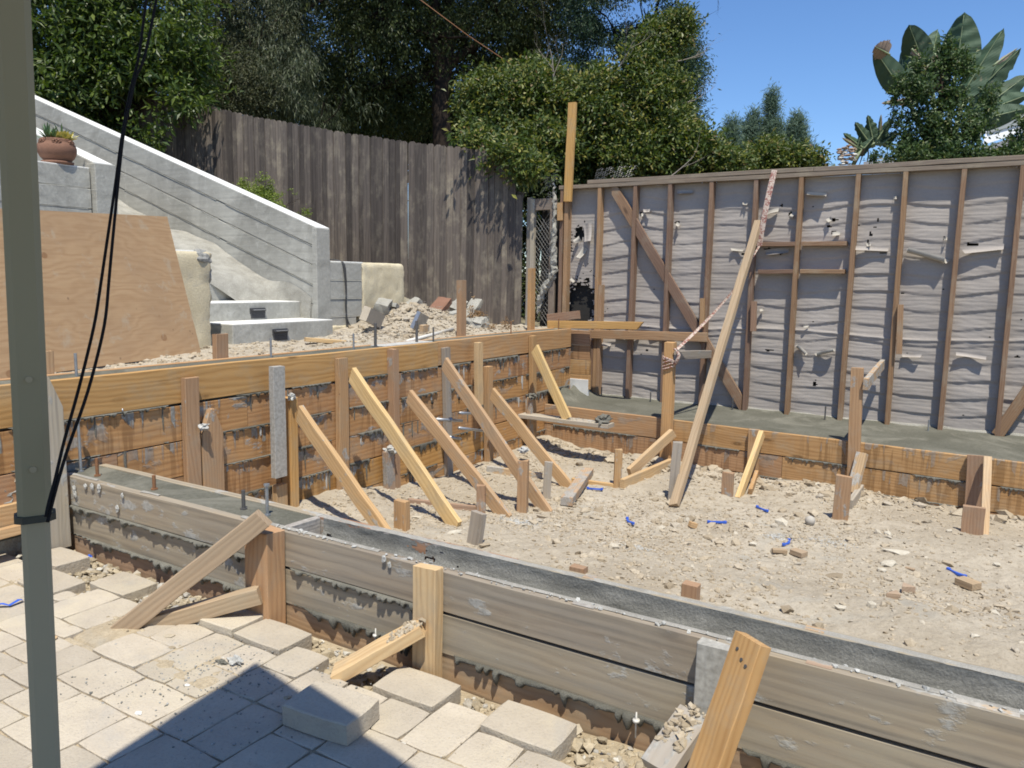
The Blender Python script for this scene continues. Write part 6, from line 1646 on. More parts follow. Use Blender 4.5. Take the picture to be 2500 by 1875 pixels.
# upright through the middle of the leg, leaning a little
mid = EYE + ray((62, 700)) * 1.06
def legp(z):
    # line through two photo points on a vertical plane facing the viewer
    n_ = Vector((C_F.x, C_F.y, 0)).normalized(); dd = n_.dot(mid - EYE)
    A = EYE + ray((28, 0)) * (dd / n_.dot(ray((28, 0)))); B = EYE + ray((97, 1500)) * (dd / n_.dot(ray((97, 1500))))
    t = (z - A.z) / (B.z - A.z); return A.lerp(B, t)
cn = thing('canopy', legp(0), 'pop-up shade canopy over the viewer, its olive-grey leg standing at the left edge', 'canopy')
def hexleg(name, z0, z1, r, mat):
    p0, p1 = legp(z0), legp(z1); vs = []; n = 8
    vf = Vector((mid.x, mid.y, 0)).normalized(); vs_ = Vector((vf.y, -vf.x, 0))
    prof = [(-1, -.55), (-.62, -1), (.62, -1), (1, -.55), (1, .55), (.62, 1), (-.62, 1), (-1, .55)]
    for p in (p0, p1):
        for a_, b_ in prof: vs.append(p + vs_ * a_ * r + vf * b_ * r * .8)
    fs = [(i, (i+1) % n, n + (i+1) % n, n + i) for i in range(n)] + [tuple(range(n))[::-1], tuple(range(n, 2*n))]
    return mk(name, vs, fs, mat, cn, fix=True)
zc = (EYE + ray((98, 1262)) * (1.06 / 1)).z
zc = aL((100, 1262), (legp(.9).x, legp(.9).y), (C_R.x, C_R.y)).z
hexleg('upper_leg', zc + .004, 2.46, .0214, M['pole']); hexleg('lower_leg', .0, zc + .02, .0178, M['pole_low'])
hexleg('collar', zc - .004, zc + .006, .0255, M['collar'])
for zz_ in (.86, .62):
    p = legp(aL((76, 923) if zz_ > .8 else (80, 1140), (legp(.9).x, legp(.9).y), (C_R.x, C_R.y)).z); vf = Vector((mid.x, mid.y, 0)).normalized()
    v, f = tube_geo([p - vf * .012, p - vf * .0195], .0045, 10); mk('rivet', v, f, M['pole_low'], cn)
p = legp(0); box('foot', (p.x - .035, p.y - .035, -.0), (p.x + .035, p.y + .035, .006), M['pole_low'], cn)
def ground_to(h, gx_, gy_): return Vector((gx_, gy_, 0)) - SUN_DIR * (h / -SUN_DIR.z)
HC = 2.45
k0_ = ground_to(HC, -1.911, 1.596); e1 = ground_to(HC, -1.824, 1.007); e2 = ground_to(HC, -1.145, 1.44)
d1 = (e1 - k0_).normalized(); d2 = (e2 - k0_).normalized()
A = k0_; B = k0_ + d1 * 3.0; C = k0_ + d2 * 3.0; Dd = k0_ + d1 * 3.0 + d2 * 3.0
A_ = A + d1 * .02 + d2 * .02
peak = (B + C) / 2 + Vector((0, 0, .75))
def quad(p, q, r_, s, n=14):
    V = []
    for i in range(n):
        for j in range(n):
            u = i / (n-1); v_ = j / (n-1); P_ = (p.lerp(q, u)).lerp(s.lerp(r_, u), v_); V.append(tuple(P_))
    return V
V = []; F = []
for (p, q) in ((A, B), (B, Dd), (Dd, C), (C, A)):
    b0 = len(V); V += [p, q, peak]; F.append((b0, b0 + 1, b0 + 2))
mk('roof_fabric', V, F, M['fabric'], cn)
for (p, q) in ((A, B), (B, Dd), (Dd, C), (C, A)):
    d_ = Vector((0, 0, -.16)); mk('valance', [p, q, q + d_, p + d_], [(0, 1, 2, 3)], M['fabric'], cn)
# black cords from the roof to the leg
for k, px in enumerate([[(392, -60), (382, 0), (352, 150), (330, 188), (322, 230), (300, 330), (288, 450), (266, 680), (258, 790), (215, 960), (165, 1095), (140, 1180), (122, 1250), (116, 1275)],
                        [(365, -60), (357, 0), (338, 150), (323, 200), (312, 250), (296, 340), (282, 450), (245, 700), (232, 790), (190, 960), (155, 1080), (135, 1170), (118, 1230), (112, 1262)]]):
    dist = [1.32, 1.31, 1.27, 1.26, 1.25, 1.23, 1.2, 1.15, 1.13, 1.10, 1.07, 1.055, 1.04, 1.035]
    P_ = [EYE + ray(q) * d_ for q, d_ in zip(px, dist)]
    dn = []
    for i in range(len(P_) - 1):
        for j in range(5): dn.append(P_[i].lerp(P_[i+1], j / 5))
    dn.append(P_[-1])
    for _ in range(4): dn = [dn[0]] + [(dn[i-1] + dn[i] * 2 + dn[i+1]) / 4 for i in range(1, len(dn)-1)] + [dn[-1]]
    tube('black_cord', dn, .0022, M['cord'], None, 8, label=['right one of the two black cords hanging down to the canopy leg', 'left one of the two black cords hanging down to the canopy leg'][k], cat='cord', group='black cords hanging from the canopy')
wrap = []
cc = legp(zc + .012)
for j in range(40):
    an = j / 39 * 6.28 * 3; wrap.append(cc + Vector((math.cos(an) * .027, math.sin(an) * .027, .010 * math.sin(an * .4) + j * .0005)))
# ================================================================== TREES AND PLANTS
def leaf_cloud(rs, centers, radii, n_cl, cl_r, per, L, Wd, droop=0., up=.5, shell=.55, bottom=0.0, seed=0, clump=1.8):
    n_cl = int(n_cl * 1.55)
    """leaf positions grouped in sprigs, spread through ellipsoids; returns V, F"""
    centers = np.asarray(centers, float); radii = np.asarray(radii, float)
    vol = radii.prod(1) ** .7; k = rs.choice(len(centers), n_cl, p=vol / vol.sum())
    d = rs.randn(n_cl, 3); d /= np.linalg.norm(d, axis=1)[:, None]
    r = (shell + (1 - shell) * rs.rand(n_cl)) ; r *= 1 + .14 * np.sin(d[:, 0] * 7 + k) * np.cos(d[:, 2] * 6 + k * 2)
    P = centers[k] + d * radii[k] * r[:, None]
    fq = clump; nz = vnoise(P[:, 0] * fq + P[:, 2] * fq * .7, P[:, 2] * fq * 1.1 - P[:, 1] * fq * .6, seed + 3) * .65 + vnoise(P[:, 0] * fq * 2.3 - P[:, 2] * fq, P[:, 2] * fq * 2.1 + P[:, 1] * fq, seed + 8) * .35
    kp = nz > .40; P = P[kp]; d = d[kp]; k = k[kp]; n_cl = len(P)
    # sprigs: an axis, leaves along it
    ax = d * .8 + rs.randn(n_cl, 3) * .5 + np.array([0, 0, up - droop * 1.6]); ax /= np.linalg.norm(ax, axis=1)[:, None]
    t = rs.rand(n_cl, per, 1)
    off = rs.randn(n_cl, per, 3) * cl_r * .38
    Q = P[:, None, :] + ax[:, None, :] * (t - .3) * cl_r * 2 + off
    ld = ax[:, None, :] * .55 + rs.randn(n_cl, per, 3) * .62; ld[..., 2] -= droop
    ld /= np.linalg.norm(ld, axis=2, keepdims=True)
    nr = rs.randn(n_cl, per, 3) * .55 + np.array([.27, -.34, .9]); sd = np.cross(ld, nr); sd /= np.linalg.norm(sd, axis=2, keepdims=True) + 1e-9
    nn_ = np.cross(sd, ld)
    l = L * (.45 + .95 * rs.rand(n_cl, per, 1)); w = Wd * (.7 + .6 * rs.rand(n_cl, per, 1))
    base = Q; tip = Q + ld * l - nn_ * l * .12; midp = Q + ld * l * .5
    a = midp + sd * w * .5 + nn_ * w * .16; b = midp - sd * w * .5 + nn_ * w * .16
    V = np.stack([base, a, tip, b], 2).reshape(-1, 3)
    F = np.arange(len(V)).reshape(-1, 4)
    return V, F
def branch_geo(rs, p, d, L, r, depth, out, tips, spread=.6, up=.1, n=5, kids=3):
    pts = [Vector(p)]; d = Vector(d).normalized()
    for i in range(n):
        d = (d + Vector((rs.uniform(-1, 1), rs.uniform(-1, 1), rs.uniform(-1, 1))) * .16 + Vector((0, 0, up * .3))).normalized(); pts.append(pts[-1] + d * L / n)
    rad = [r * (1 - .55 * i / n) for i in range(n + 1)]
    if depth == 0: rad = [r * (1 - .9 * i / n) for i in range(n + 1)]
    out.append(tube_geo(pts, rad, 6 if r > .02 else 4, False)); tips.append(pts[-1])
    if depth > 0:
        for k in range(kids):
            i = rs.randint(2, n); dd = (d + Vector((rs.uniform(-1, 1), rs.uniform(-1, 1), rs.uniform(-.6, 1))) * spread).normalized()
            branch_geo(rs, pts[i], dd, L * rs.uniform(.5, .75), rad[i] * .6, depth - 1, out, tips, spread, up, max(3, n - 1), kids)
def tree(name, label, cat, trunk, blobs, mat, n_cl, cl_r, per, L, Wd, seed, droop=0., trunk_r=.1, group=None, shell=.5, bark='bark', up=.5):
    """trunk: list of points; blobs: [(centre, (rx,ry,rz))] built where the crown stands"""
    rs = np.random.RandomState(seed); root = thing(name, trunk[0], label, cat, group)
    pr_ = random.Random(seed); out = []; tips = []
    m = len(trunk)
    out.append(tube_geo(trunk, [trunk_r * (1 - .5 * i / max(1, m-1)) for i in range(m)], 9))
    for (c, r) in blobs[:7]:
        st_ = Vector(trunk[-1]).lerp(Vector(trunk[max(0, m-2)]), pr_.random() * .8); e = Vector(c) - st_
        pts = [st_ + e * (i / 5) + Vector((pr_.uniform(-1, 1), pr_.uniform(-1, 1), pr_.uniform(-.3, .8))) * .04 * e.length * (0 < i < 5) for i in range(6)]
        out.append(tube_geo(pts, [trunk_r * .5 * (1 - .8 * i / 5) for i in range(6)], 6, False))
        for q in range(3):
            dd = Vector((pr_.uniform(-1, 1), pr_.uniform(-1, 1), pr_.uniform(-.4, 1))).normalized(); branch_geo(pr_, pts[3 + q % 3], dd, max(r) * .8, trunk_r * .16, 1, out, tips, .7)
    v, f = join(out); mk('trunk', v, f, M[bark], root, smooth=True)
    V, F = leaf_cloud(rs, [tuple(c) for c, r in blobs], [r for c, r in blobs], n_cl, cl_r, per, L, Wd, droop, up, shell, seed=seed, clump=1.8 if max(max(r) for c, r in blobs) > .5 else 6.)
    np_mesh('crown', V, F, M[mat], parent=root, origin=tuple(blobs[0][0]))
    return root
def B(px, py, dist, rx, ry=None, rz=None): return (aD((px, py), dist), (rx, ry or rx, rz or rx))
T = 'trees behind the fence'
# broad-leaved shrub above the stair wall
tree('leafy_shrub', 'large glossy bright green shrub above the stair wall, overhanging the end of the fence', 'shrub', [aD((250, 620), 10.2), aD((260, 450), 10.2), aD((250, 250), 10.3)],
     [B(120, 60, 9.9, 1.1, 1., 1.1), B(330, 40, 10.0, 1.1, 1., 1.1), B(60, 230, 9.8, .7, .8, .8), B(230, 220, 9.8, .85, .9, .75), B(400, 170, 10.0, .72, .8, .62), B(330, 275, 9.8, .45, .6, .34), B(150, -180, 10.2, 1.6, 1.4, 1.1), B(-150, 80, 10, 1.3, 1.2, 1.5), B(440, 240, 9.5, .26, .3, .16), B(350, 320, 9.3, .16, .2, .3)],
     'leaf_glossy', 4200, .13, 11, .105, .038, 3, .25, .07, T, .45)
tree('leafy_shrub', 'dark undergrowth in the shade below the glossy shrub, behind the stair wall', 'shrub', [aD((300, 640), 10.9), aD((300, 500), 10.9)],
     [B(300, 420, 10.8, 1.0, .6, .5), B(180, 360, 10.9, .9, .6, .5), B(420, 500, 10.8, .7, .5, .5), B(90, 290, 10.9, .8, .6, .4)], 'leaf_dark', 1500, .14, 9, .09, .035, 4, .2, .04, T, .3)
tree('olive_tree', 'grey-olive small-leaved tree standing between the glossy shrub and the drooping tree', 'tree', [aD((560, 560), 13.5), aD((560, 300), 13.5)],
     [B(500, 90, 13.2, 1.0, 1.1, 1.1), B(560, 210, 13.0, .8, .9, .7), B(480, -100, 13.4, 1.2, 1.2, 1.1), B(610, 60, 13.3, .7, .9, .9), B(470, 250, 13.0, .6, .8, .5)], 'leaf_olive', 4000, .11, 10, .06, .022, 5, .1, .09, T, .35)
tree('drooping_tree', 'tree with narrow drooping grey-green leaves, above the middle of the grey fence', 'tree', [aD((700, 560), 14.5), aD((700, 300), 14.5)],
     [B(660, 60, 14, .8, 1, 1.1), B(700, 190, 13.8, .85, 1, .8), B(620, 200, 13.6, .5, .7, .6), B(790, 250, 13.9, .8, 1, .5), B(670, -120, 14.2, 1.2, 1.2, 1.1)], 'leaf_willow', 3600, .16, 10, .13, .014, 6, .9, .1, T, .35, up=.1)
# the big dark tree
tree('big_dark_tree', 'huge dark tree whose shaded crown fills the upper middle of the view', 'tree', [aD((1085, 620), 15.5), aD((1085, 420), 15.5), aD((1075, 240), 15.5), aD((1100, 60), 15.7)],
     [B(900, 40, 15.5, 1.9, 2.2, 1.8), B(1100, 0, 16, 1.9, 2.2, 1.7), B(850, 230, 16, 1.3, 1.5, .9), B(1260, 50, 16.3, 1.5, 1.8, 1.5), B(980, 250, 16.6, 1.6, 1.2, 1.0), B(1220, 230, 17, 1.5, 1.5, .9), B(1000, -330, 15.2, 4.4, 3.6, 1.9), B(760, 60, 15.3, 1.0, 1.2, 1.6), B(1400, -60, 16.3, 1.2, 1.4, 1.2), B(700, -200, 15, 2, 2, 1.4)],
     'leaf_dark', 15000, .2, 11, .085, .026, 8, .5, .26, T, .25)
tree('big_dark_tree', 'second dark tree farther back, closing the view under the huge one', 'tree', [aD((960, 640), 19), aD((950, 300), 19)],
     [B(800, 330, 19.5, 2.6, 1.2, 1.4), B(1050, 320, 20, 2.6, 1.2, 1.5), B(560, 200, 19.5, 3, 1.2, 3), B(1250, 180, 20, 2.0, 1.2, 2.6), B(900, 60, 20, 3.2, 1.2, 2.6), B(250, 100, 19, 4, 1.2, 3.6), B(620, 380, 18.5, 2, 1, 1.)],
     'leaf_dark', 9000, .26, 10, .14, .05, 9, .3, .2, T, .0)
tree('tall_side_tree', 'tall dark blue-green tree at the edge of the open sky, right of the huge one', 'tree', [aD((1500, 640), 14.5), aD((1520, 300), 14.6), aD((1560, 60), 14.6)],
     [B(1590, 60, 14.5, .85, 1.1, .95), B(1650, 180, 14.5, .55, .8, .75), B(1480, 40, 14.8, .8, 1, .7), B(1640, -90, 14.5, .6, 1.0, .7), B(1660, 300, 14.5, .35, .7, .5), B(1450, 170, 15, .5, .8, .4), B(1560, 230, 14.8, .7, .8, .7), B(1500, -120, 14.8, 1.2, 1.2, .8)],
     'leaf_blue', 8500, .15, 10, .075, .024, 10, .3, .12, T, .3)
tree('golden_shrub', 'wide yellow-green glossy shrub spilling over the corner of fence and framed wall', 'shrub', [aD((1400, 640), 10.8), aD((1420, 450), 11), aD((1450, 330), 11)],
     [B(1220, 260, 10.5, .55, .7, .42), B(1330, 250, 10.8, .6, .7, .5), B(1450, 300, 10.8, .75, .8, .6), B(1580, 330, 10.8, .65, .7, .6), B(1690, 380, 10.7, .45, .6, .36), B(1540, 210, 10.9, .5, .6, .5), B(1200, 330, 10.2, .35, .5, .24), B(1330, 360, 10.3, .5, .6, .28), B(1620, 250, 11, .35, .5, .5), B(1760, 400, 10.6, .28, .5, .18), B(1600, 120, 11.2, .28, .5, .5), B(1300, 200, 11, .4, .5, .2), B(1480, 400, 10.7, .9, .6, .3), B(1650, 60, 11.2, .2, .4, .4), B(1245, 385, 8.5, .28, .3, .15), B(1175, 352, 8.7, .2, .3, .07), B(1290, 410, 8.3, .2, .25, .12)],
     'leaf_lig', 8500, .11, 10, .072, .034, 11, .1, .06, T, .35)
tree('golden_shrub', 'low yellow-green shrub peeping over the framed wall in front of the pines', 'shrub', [aD((1880, 560), 11.5), aD((1880, 440), 11.5)],
     [B(1850, 400, 11.3, .3, .5, .2), B(1930, 395, 11.3, .35, .5, .2), B(1985, 400, 11.2, .18, .4, .13), B(1880, 375, 11.6, .2, .4, .2)], 'leaf_lig', 900, .10, 9, .07, .032, 12, .1, .04, T, .3)
tree('dark_shrub', 'dark shrub in the shade behind the gate and the fence corner', 'shrub', [aD((1310, 700), 10.6), aD((1310, 500), 10.6)],
     [B(1300, 450, 10.4, .55, .4, .55), B(1290, 560, 10.4, .4, .4, .5), B(1360, 480, 10.6, .5, .3, .5), B(1330, 700, 10.3, .5, .3, .6), B(1420, 400, 10.8, .8, .4, .3), B(1560, 405, 11, .9, .4, .25), B(1700, 420, 11, .7, .4, .2)], 'leaf_dark', 2600, .14, 9, .08, .035, 44, .2, .04, T, .1)
# far pines
for k, (cx, cy, dd, s_, lb, nb) in enumerate([(1882, 330, 34, 1., 'tallest blue-green pine far behind the framed wall', 6), (1945, 350, 34, .75, 'lower rounded pine right of the tallest one', 5), (1835, 355, 34, .75, 'small pine left of the tallest one', 4), (1785, 370, 33, .6, 'slim pale pine beside the golden shrub', 4)]):
    bl = []
    rs_ = random.Random(k)
    H = {0: 100, 1: 60, 2: 70, 3: 70}[k]
    for q in range(nb * 2):
        t = q / (nb * 2 - 1); yy = cy - H * .9 + H * 1.5 * t; wv = (.12 + .5 * t) * s_ * 1.3
        bl.append(B(cx + rs_.uniform(-1, 1) * 22 * t * s_ + (4 if q % 2 else -4) * t * 3, yy, dd, wv * .8, wv * .8, .36 * s_))
    tree('pine_tree', lb, 'tree', [aD((cx, cy + 260), dd), aD((cx, cy + 40), dd), aD((cx, cy - 60), dd)], bl, 'leaf_pine_hazed', 900, .24, 16, .24, .03, 20 + k, .0, .12, 'far pines', .2, up=1.)
# small-leaved bush at the stair wall
tree('small_bush', 'small lime-green bush behind the sloping stair wall in front of the fence', 'bush', [aD((670, 560), 8.6), aD((665, 500), 8.6)],
     [B(640, 478, 8.5, .18, .2, .12), B(690, 500, 8.5, .15, .2, .13), B(645, 450, 8.5, .07, .1, .10), B(715, 490, 8.5, .05, .08, .12), B(600, 462, 8.6, .05, .08, .05), B(590, 448, 8.6, .04, .06, .05), B(745, 520, 8.4, .03, .05, .03)], 'leaf_lime', 560, .035, 8, .022, .014, 30, 0, .012, None, .2)
# shrub in front of the paddle-leaved plant
tree('round_leaf_shrub', 'loose mid-green shrub in front of the paddle-leaved plants', 'shrub', [aD((2290, 560), 10), aD((2290, 350), 10), aD((2300, 200), 10)],
     [B(2290, 335, 10, .42, .45, .38), B(2255, 235, 10, .24, .35, .3), B(2335, 215, 10, .26, .35, .32), B(2385, 330, 10, .22, .35, .38), B(2210, 330, 10, .10, .2, .4), B(2310, 115, 10, .09, .2, .12), B(2295, 160, 10, .16, .2, .16), B(2230, 385, 9.9, .5, .4, .12), B(2370, 392, 9.9, .5, .4, .1), B(2192, 225, 10, .06, .2, .2), B(2415, 250, 10, .08, .2, .2), B(2240, 165, 10, .07, .2, .14), B(2190, 300, 10, .05, .1, .12), B(2345, 160, 10, .12, .2, .2)],
     'leaf_shrub', 1750, .075, 9, .055, .03, 31, 0, .04, T, .25)
tree('round_leaf_shrub', 'small dark shrub at the right edge above the framed wall', 'shrub', [aD((2470, 560), 10), aD((2470, 400), 10)],
     [B(2450, 385, 10, .3, .4, .1), B(2500, 320, 10, .07, .3, .22), B(2560, 380, 10, .3, .4, .35), B(2400, 390, 10, .3, .3, .07), B(2490, 360, 10, .12, .3, .12)], 'leaf_shrub', 600, .09, 8, .06, .032, 32, 0, .03, T, .2)
b_ = thing('dry_tuft', aD((2265, 360), 9.6), 'rust-brown dry tuft hanging in the loose mid-green shrub', 'dry leaves')
V, F = leaf_cloud(np.random.RandomState(3), [aD((2275, 355), 9.6), aD((2265, 375), 9.6)], [(.10, .1, .07), (.08, .08, .07)], 110, .06, 6, .07, .012, .5)
np_mesh('leaves', V, F, M['leaf_dry'], parent=b_, origin=tuple(aD((2275, 355), 9.6)))
tree('sprig', 'little dark sprig standing on the roof edge left of the loose shrub', 'plant', [aD((2128, 470), 10), aD((2132, 395), 10)], [B(2132, 390, 10, .035, .04, .07), B(2128, 402, 10, .06, .04, .03)], 'leaf_shrub', 60, .03, 5, .035, .018, 33, 0, .006, None, .2)
w_ = aY(c5(1275, 470), 7.2)
tree('dry_weed', 'dry brown weed growing beside the upright stake at the fence foot', 'weed', [aX(c5(1300, 540), -4.25), aX(c5(1300, 380), -4.25)], [(aX(c5(1305, 400), -4.25), (.03, .03, .09)), (aX(c5(1315, 350), -4.25), (.02, .02, .05)), (aX(c5(1340, 440), -4.25), (.03, .03, .04))], 'leaf_dry', 60, .03, 6, .035, .012, 34, .2, .003, None, .1, 'twig')
tree('dry_weed', 'pale dry grass tuft at the foot of the fence near the gate', 'weed', [aX(c5(1520, 550), -4.0), aX(c5(1515, 500), -4.0)], [(aX(c5(1515, 505), -4.0), (.04, .04, .04)), (aX(c5(1420, 520), -4.0), (.03, .03, .03))], 'leaf_dry', 30, .03, 5, .03, .008, 35, 0, .002, None, .1, 'twig')
# bare branches
def bare(name, label, base, direction, L, r, seed, depth=4, mat='twig', spread=.7, kids=3):
    rs_ = random.Random(seed); out = []; branch_geo(rs_, base, direction, L, r, depth, out, [], spread, .15, 5, kids)
    v, f = join(out); return tag(mk(name, v, f, M[mat], origin=base, smooth=True), label, 'bare branches')
bare('bare_branch', 'pale dead branching top rising out of the golden shrub', aD((1355, 240), 10.4), (.1, 0, 1), .62, .014, 4, 4, 'twig', .75, 3)
bare('bare_branch', 'second pale dead branch leaning right in the golden shrub', aD((1490, 200), 10.5), (.5, .3, 1), .6, .012, 9, 3, 'twig', .6, 3)
bare('bare_branch', 'thin bare twigs reaching into the sky at the upper right of the tall side tree', aD((1650, 150), 11), (.8, .5, .1), .42, .008, 12, 3, 'twig', .6, 3)
bare('bare_branch', 'thin bare twigs reaching into the sky in the middle of the tree edge', aD((1620, 260), 10.8), (.85, .5, .12), .55, .010, 14, 3, 'twig', .6, 3)
bare('bare_branch', 'dark bare twig hanging in at the top of the sky', aD((1745, -30), 11), (.2, .1, -.9), .22, .006, 17, 2, 'bark', .6, 2)
bare('bare_branch', 'bare stick leaning over the netting on the framed wall', aD((1620, 440), 9.4), (.75, .4, .45), .45, .009, 19, 2, 'twig', .5, 2)
# power line
P_ = [EYE + ray(q) * d_ for q, d_ in (((1000, -20), 11.), ((1140, 85), 11.), ((1300, 192), 11.2), ((1420, 270), 11.4))]
tube('overhead_wire', P_, .006, M['rust'], None, 5, label='thin reddish wire running down across the dark trees', cat='wire')

# ---- paddle-leaved plants
def paddle(base, tip, width, bend, mat, parent, seed=0, roll=0., fold=.25, tear=0.):
    base = Vector(base); tip = Vector(tip); L = (tip - base).length; x = (tip - base).normalized()
    view = (base - EYE).normalized(); y = x.cross(view).normalized(); z = y.cross(x)
    y, z = y * math.cos(roll) + z * math.sin(roll), z * math.cos(roll) - y * math.sin(roll)
    n, m = 26, 9; V = []; rs_ = np.random.RandomState(seed)
    for i in range(n):
        t = i / (n-1); wv = width * (math.sin(math.pi * min(1, t ** .62)) ** .6 if t < 1 else 0) * .5
        if t > .93: wv *= (1 - t) / .07 * .7 + .3 * (t < 1)
        for j in range(m):
            s_ = (j / (m-1)) * 2 - 1
            rag = 1 - tear * abs(s_) * float(vnoise(np.array([t * 22.]), np.array([float(seed)]), 3)[0])
            V.append((L * t, s_ * wv * rag, abs(s_) * wv * fold * 2 + bend * L * math.sin(t * math.pi * .5) ** 2 * (t) + .02 * math.sin(t * 30 + s_ * 3) * width))
    me_o = Matrix(((x.x, y.x, z.x, base.x), (x.y, y.y, z.y, base.y), (x.z, y.z, z.z, base.z), (0, 0, 0, 1)))
    me = bpy.data.meshes.new('leaf'); me.from_pydata(V, [], [tuple(q) for q in grid_faces(n, m).tolist()]); me.materials.append(mat)
    me.polygons.foreach_set('use_smooth', [True] * len(me.polygons)); me.update()
    o = link('leaf', me, me_o, parent)
    rb = [Vector(base).lerp(base, 0)]
    pts = [me_o @ Vector((L * t, 0, bend * L * math.sin(t * math.pi * .5) ** 2 * t - .004)) for t in np.linspace(-.1, .95, 10)]
    v, f = tube_geo(pts, [.016 * (1 - .85 * i / 9) for i in range(10)], 6); mk('midrib', v, f, M['stem_green'], parent, smooth=True)
    return o
DS = 12.
bp = aD(cB(1000, 1500), DS)
big = thing('paddle_leaf_plant', bp, 'large plant with huge upright paddle leaves against the sky at upper right', 'plant')
def PL(b, t, w, bend=0, mat='banana', roll=0, fold=.2, tear=0., seed=0, d0=DS, d1=DS):
    paddle(aD(cB(*b), d0), aD(cB(*t), d1), w * 1.12, bend, M[mat], big, seed, roll, fold, tear)
PL((1120, 700), (1205, 118), .52, -.02, roll=.15, seed=1, d1=11.8)
PL((1170, 940), (1575, 265), .36, .03, roll=.5, seed=2, d1=11.6)
PL((1230, 990), (1745, 455), .34, .04, roll=.35, seed=3, tear=.35, d1=11.5)
PL((820, 640), (660, 235), .40, -.06, roll=-.2, seed=4, d1=11.7)
PL((880, 620), (935, 290), .40, -.05, roll=-.5, seed=5, tear=.3, d1=12.1)
PL((620, 900), (330, 470), .34, -.03, roll=-.1, seed=6, d1=11.8)
PL((600, 860), (620, 470), .26, -.04, roll=.6, seed=7, d1=12.1)
PL((800, 980), (380, 620), .22, -.08, roll=.2, seed=8)
PL((880, 900), (700, 480), .36, -.02, roll=.1, seed=9, d0=12.2, d1=12.2)
PL((900, 900), (930, 430), .42, -.02, roll=.1, seed=10, d0=12.2, d1=12.3)
PL((1300, 1100), (1800, 740), .46, -.06, roll=.2, seed=11, tear=.2)
PL((1250, 1130), (1830, 900), .34, -.10, roll=-.1, seed=12, tear=.35)
PL((1250, 1180), (1820, 1040), .34, -.04, roll=.1, seed=13, d1=11.8)
PL((700, 980), (400, 995), .12, -.02, 'banana_dry', roll=.2, seed=14, tear=.5)
PL((470, 520), (330, 440), .30, -.12, 'banana_dry', roll=.1, seed=15, tear=.3, d0=11.7, d1=11.6)
PL((700, 480), (780, 570), .10, -.1, 'banana_dry', roll=.4, seed=16, tear=.6, d0=11.6, d1=11.6)
PL((920, 530), (945, 680), .12, -.1, 'banana_dry', roll=.4, seed=17, tear=.6, d0=11.6, d1=11.6)
PL((1500, 620), (1720, 460), .07, .0, 'banana_dry', roll=.4, seed=18, tear=.6, d0=11.45, d1=11.4)
PL((760, 600), (860, 720), .14, -.1, 'banana_dry', roll=.1, seed=19, tear=.6, d0=11.6, d1=11.6)
for b, t in [((960, 1520), (900, 900)), ((1010, 1520), (1120, 700)), ((1050, 1520), (1200, 950)), ((1080, 1520), (1290, 1100)), ((900, 1520), (640, 920))]:
    v, f = tube_geo([aD(cB(*b), DS), aD(cB((b[0] + t[0]) / 2, (b[1] + t[1]) / 2 - 20), DS), aD(cB(*t), DS)], [.05, .04, .025], 8); mk('stalk', v, f, M['stem_green'], big, smooth=True)
sm = thing('paddle_leaf_plant', aD(cB(60, 1600), 10.5), 'smaller half-withered paddle-leaved plant just above the framed wall', 'plant')
def PS(b, t, w, bend=0, mat='banana', roll=0, fold=.25, tear=.3, seed=0): paddle(aD(cB(*b), 10.5), aD(cB(*t), 10.4), w * 1.3, bend, M[mat], sm, seed, roll, fold, tear)
PS((300, 1400), (150, 1180), .14, .05, seed=21); PS((330, 1390), (270, 1110), .17, .0, tear=.5, seed=22, roll=.2); PS((330, 1400), (500, 1140), .16, -.04, tear=.5, seed=23, roll=.2)
PS((240, 1440), (30, 1280), .12, -.06, seed=24, tear=.5); PS((380, 1330), (400, 1100), .05, 0, 'banana_dry', seed=25); PS((400, 1400), (560, 1270), .14, 0, seed=26); PS((220, 1450), (10, 1320), .05, -.1, 'banana_dry', seed=27)
PS((180, 1500), (330, 1320), .12, 0, seed=28); PS((150, 1480), (200, 1320), .08, 0, seed=29, tear=.6)
arc = [cB(130, 1590), cB(190, 1480), cB(260, 1410), (cB(340, 1385)), cB(430, 1385), cB(500, 1420), cB(560, 1480), cB(600, 1520)]
v, f = tube_geo([aD(q, 10.5) for q in arc], [.03, .028, .025, .025, .024, .022, .022, .02], 8); mk('stalk', v, f, M['stem_green'], sm, smooth=True)
for x0_, x1_, y1_ in [(240, 190, 1590), (275, 265, 1560), (230, 150, 1585)]:
    v, f = tube_geo([aD(cB(x0_, 1430), 10.45), aD(cB((x0_ + x1_) / 2 + 6, 1500), 10.45), aD(cB(x1_, y1_), 10.45)], [.007, .009, .006], 5); mk('dry_strand', v, f, M['bark'], sm)
rs_ = random.Random(8)
for k in range(46):
    x = rs_.uniform(-5, 150); y = rs_.uniform(1400 + max(0, (80 - x)) * .2, 1590)
    blob('withered_flower', aD(cB(x, y), 10.42 + rs_.uniform(-.06, .06)), rs_.uniform(.016, .03), M['banana_dry'] if k % 3 else M['pvc'], sm, k, (1.5, 1, .6), 2, .5)
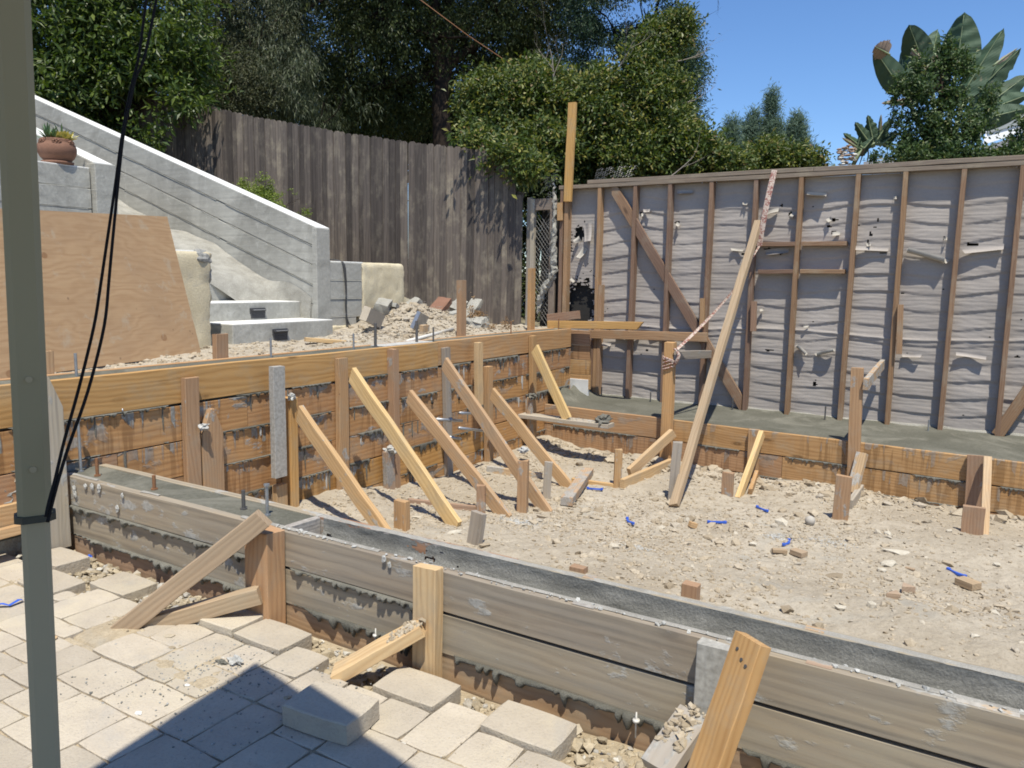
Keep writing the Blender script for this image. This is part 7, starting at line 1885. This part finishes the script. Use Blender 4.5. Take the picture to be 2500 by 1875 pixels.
# ---- houses beyond
hs = thing('neighbour_house', aD((2480, 420), 22), 'white-roofed house partly hidden behind the plants at the right edge', 'house')
def hp(x, y, d=22): return aD(cB(x, y), d)
f0, f1, f2, f3 = hp(1380, 1410), hp(2300, 1080), hp(2300, 990), hp(1180, 1320)
mk('roof', [hp(1380, 1400), hp(1900, 1230), hp(1900, 1070), hp(1420, 1225), hp(1380, 1400, 26), hp(1900, 1230, 26), hp(1900, 1070, 26), hp(1420, 1225, 26)], [(0, 1, 2, 3), (3, 2, 6, 7), (0, 3, 7, 4), (0, 4, 5, 1), (1, 5, 6, 2), (4, 7, 6, 5)], M['roof'], hs)
mk('upper_roof', [hp(1150, 1370, 22.5), hp(1900, 1120, 22.5), hp(1900, 1040, 22.5), hp(1300, 1210, 22.5), hp(1150, 1370, 25), hp(1900, 1120, 25), hp(1900, 1040, 25), hp(1300, 1210, 25)], [(0, 1, 2, 3), (3, 2, 6, 7), (0, 3, 7, 4), (0, 4, 5, 1), (1, 5, 6, 2), (4, 7, 6, 5)], M['roof'], hs)
mk('painted_eave_shadow', [hp(1430, 1222, 21.95), hp(1900, 1090, 21.95), hp(1900, 1150, 21.95), hp(1435, 1282, 21.95), hp(1430, 1222, 22.0), hp(1900, 1090, 22.0), hp(1900, 1150, 22.0), hp(1435, 1282, 22.0)], [(0, 1, 2, 3), (0, 3, 7, 4), (3, 2, 6, 7), (0, 4, 5, 1), (1, 5, 6, 2), (4, 7, 6, 5)], M['roof_grey'], hs)  # grey strip painting in the shadow below the upper eave
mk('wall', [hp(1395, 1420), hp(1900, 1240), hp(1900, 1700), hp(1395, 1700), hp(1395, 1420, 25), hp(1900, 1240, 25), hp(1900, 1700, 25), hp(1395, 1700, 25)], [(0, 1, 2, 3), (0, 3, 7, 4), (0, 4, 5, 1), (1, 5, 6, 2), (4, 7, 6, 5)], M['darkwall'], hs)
h2 = thing('distant_roof', aD((2150, 420), 26), 'thin pale roof edge of a far house between the two paddle-leaved plants', 'house')
mk('roof_edge', [hp(240, 1550, 26), hp(560, 1528, 26), hp(560, 1512, 26), hp(330, 1528, 26), hp(240, 1550, 28), hp(560, 1528, 28), hp(560, 1512, 28), hp(330, 1528, 28)], [(0, 1, 2, 3), (3, 2, 6, 7), (0, 3, 7, 4), (0, 4, 5, 1), (1, 5, 6, 2), (4, 7, 6, 5)], M['roof_grey'], h2)
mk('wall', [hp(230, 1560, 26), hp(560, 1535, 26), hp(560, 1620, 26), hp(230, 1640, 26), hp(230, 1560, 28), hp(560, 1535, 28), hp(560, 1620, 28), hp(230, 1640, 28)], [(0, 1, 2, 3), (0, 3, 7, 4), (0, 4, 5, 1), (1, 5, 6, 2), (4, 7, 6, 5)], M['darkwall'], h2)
S.render.engine = 'CYCLES'
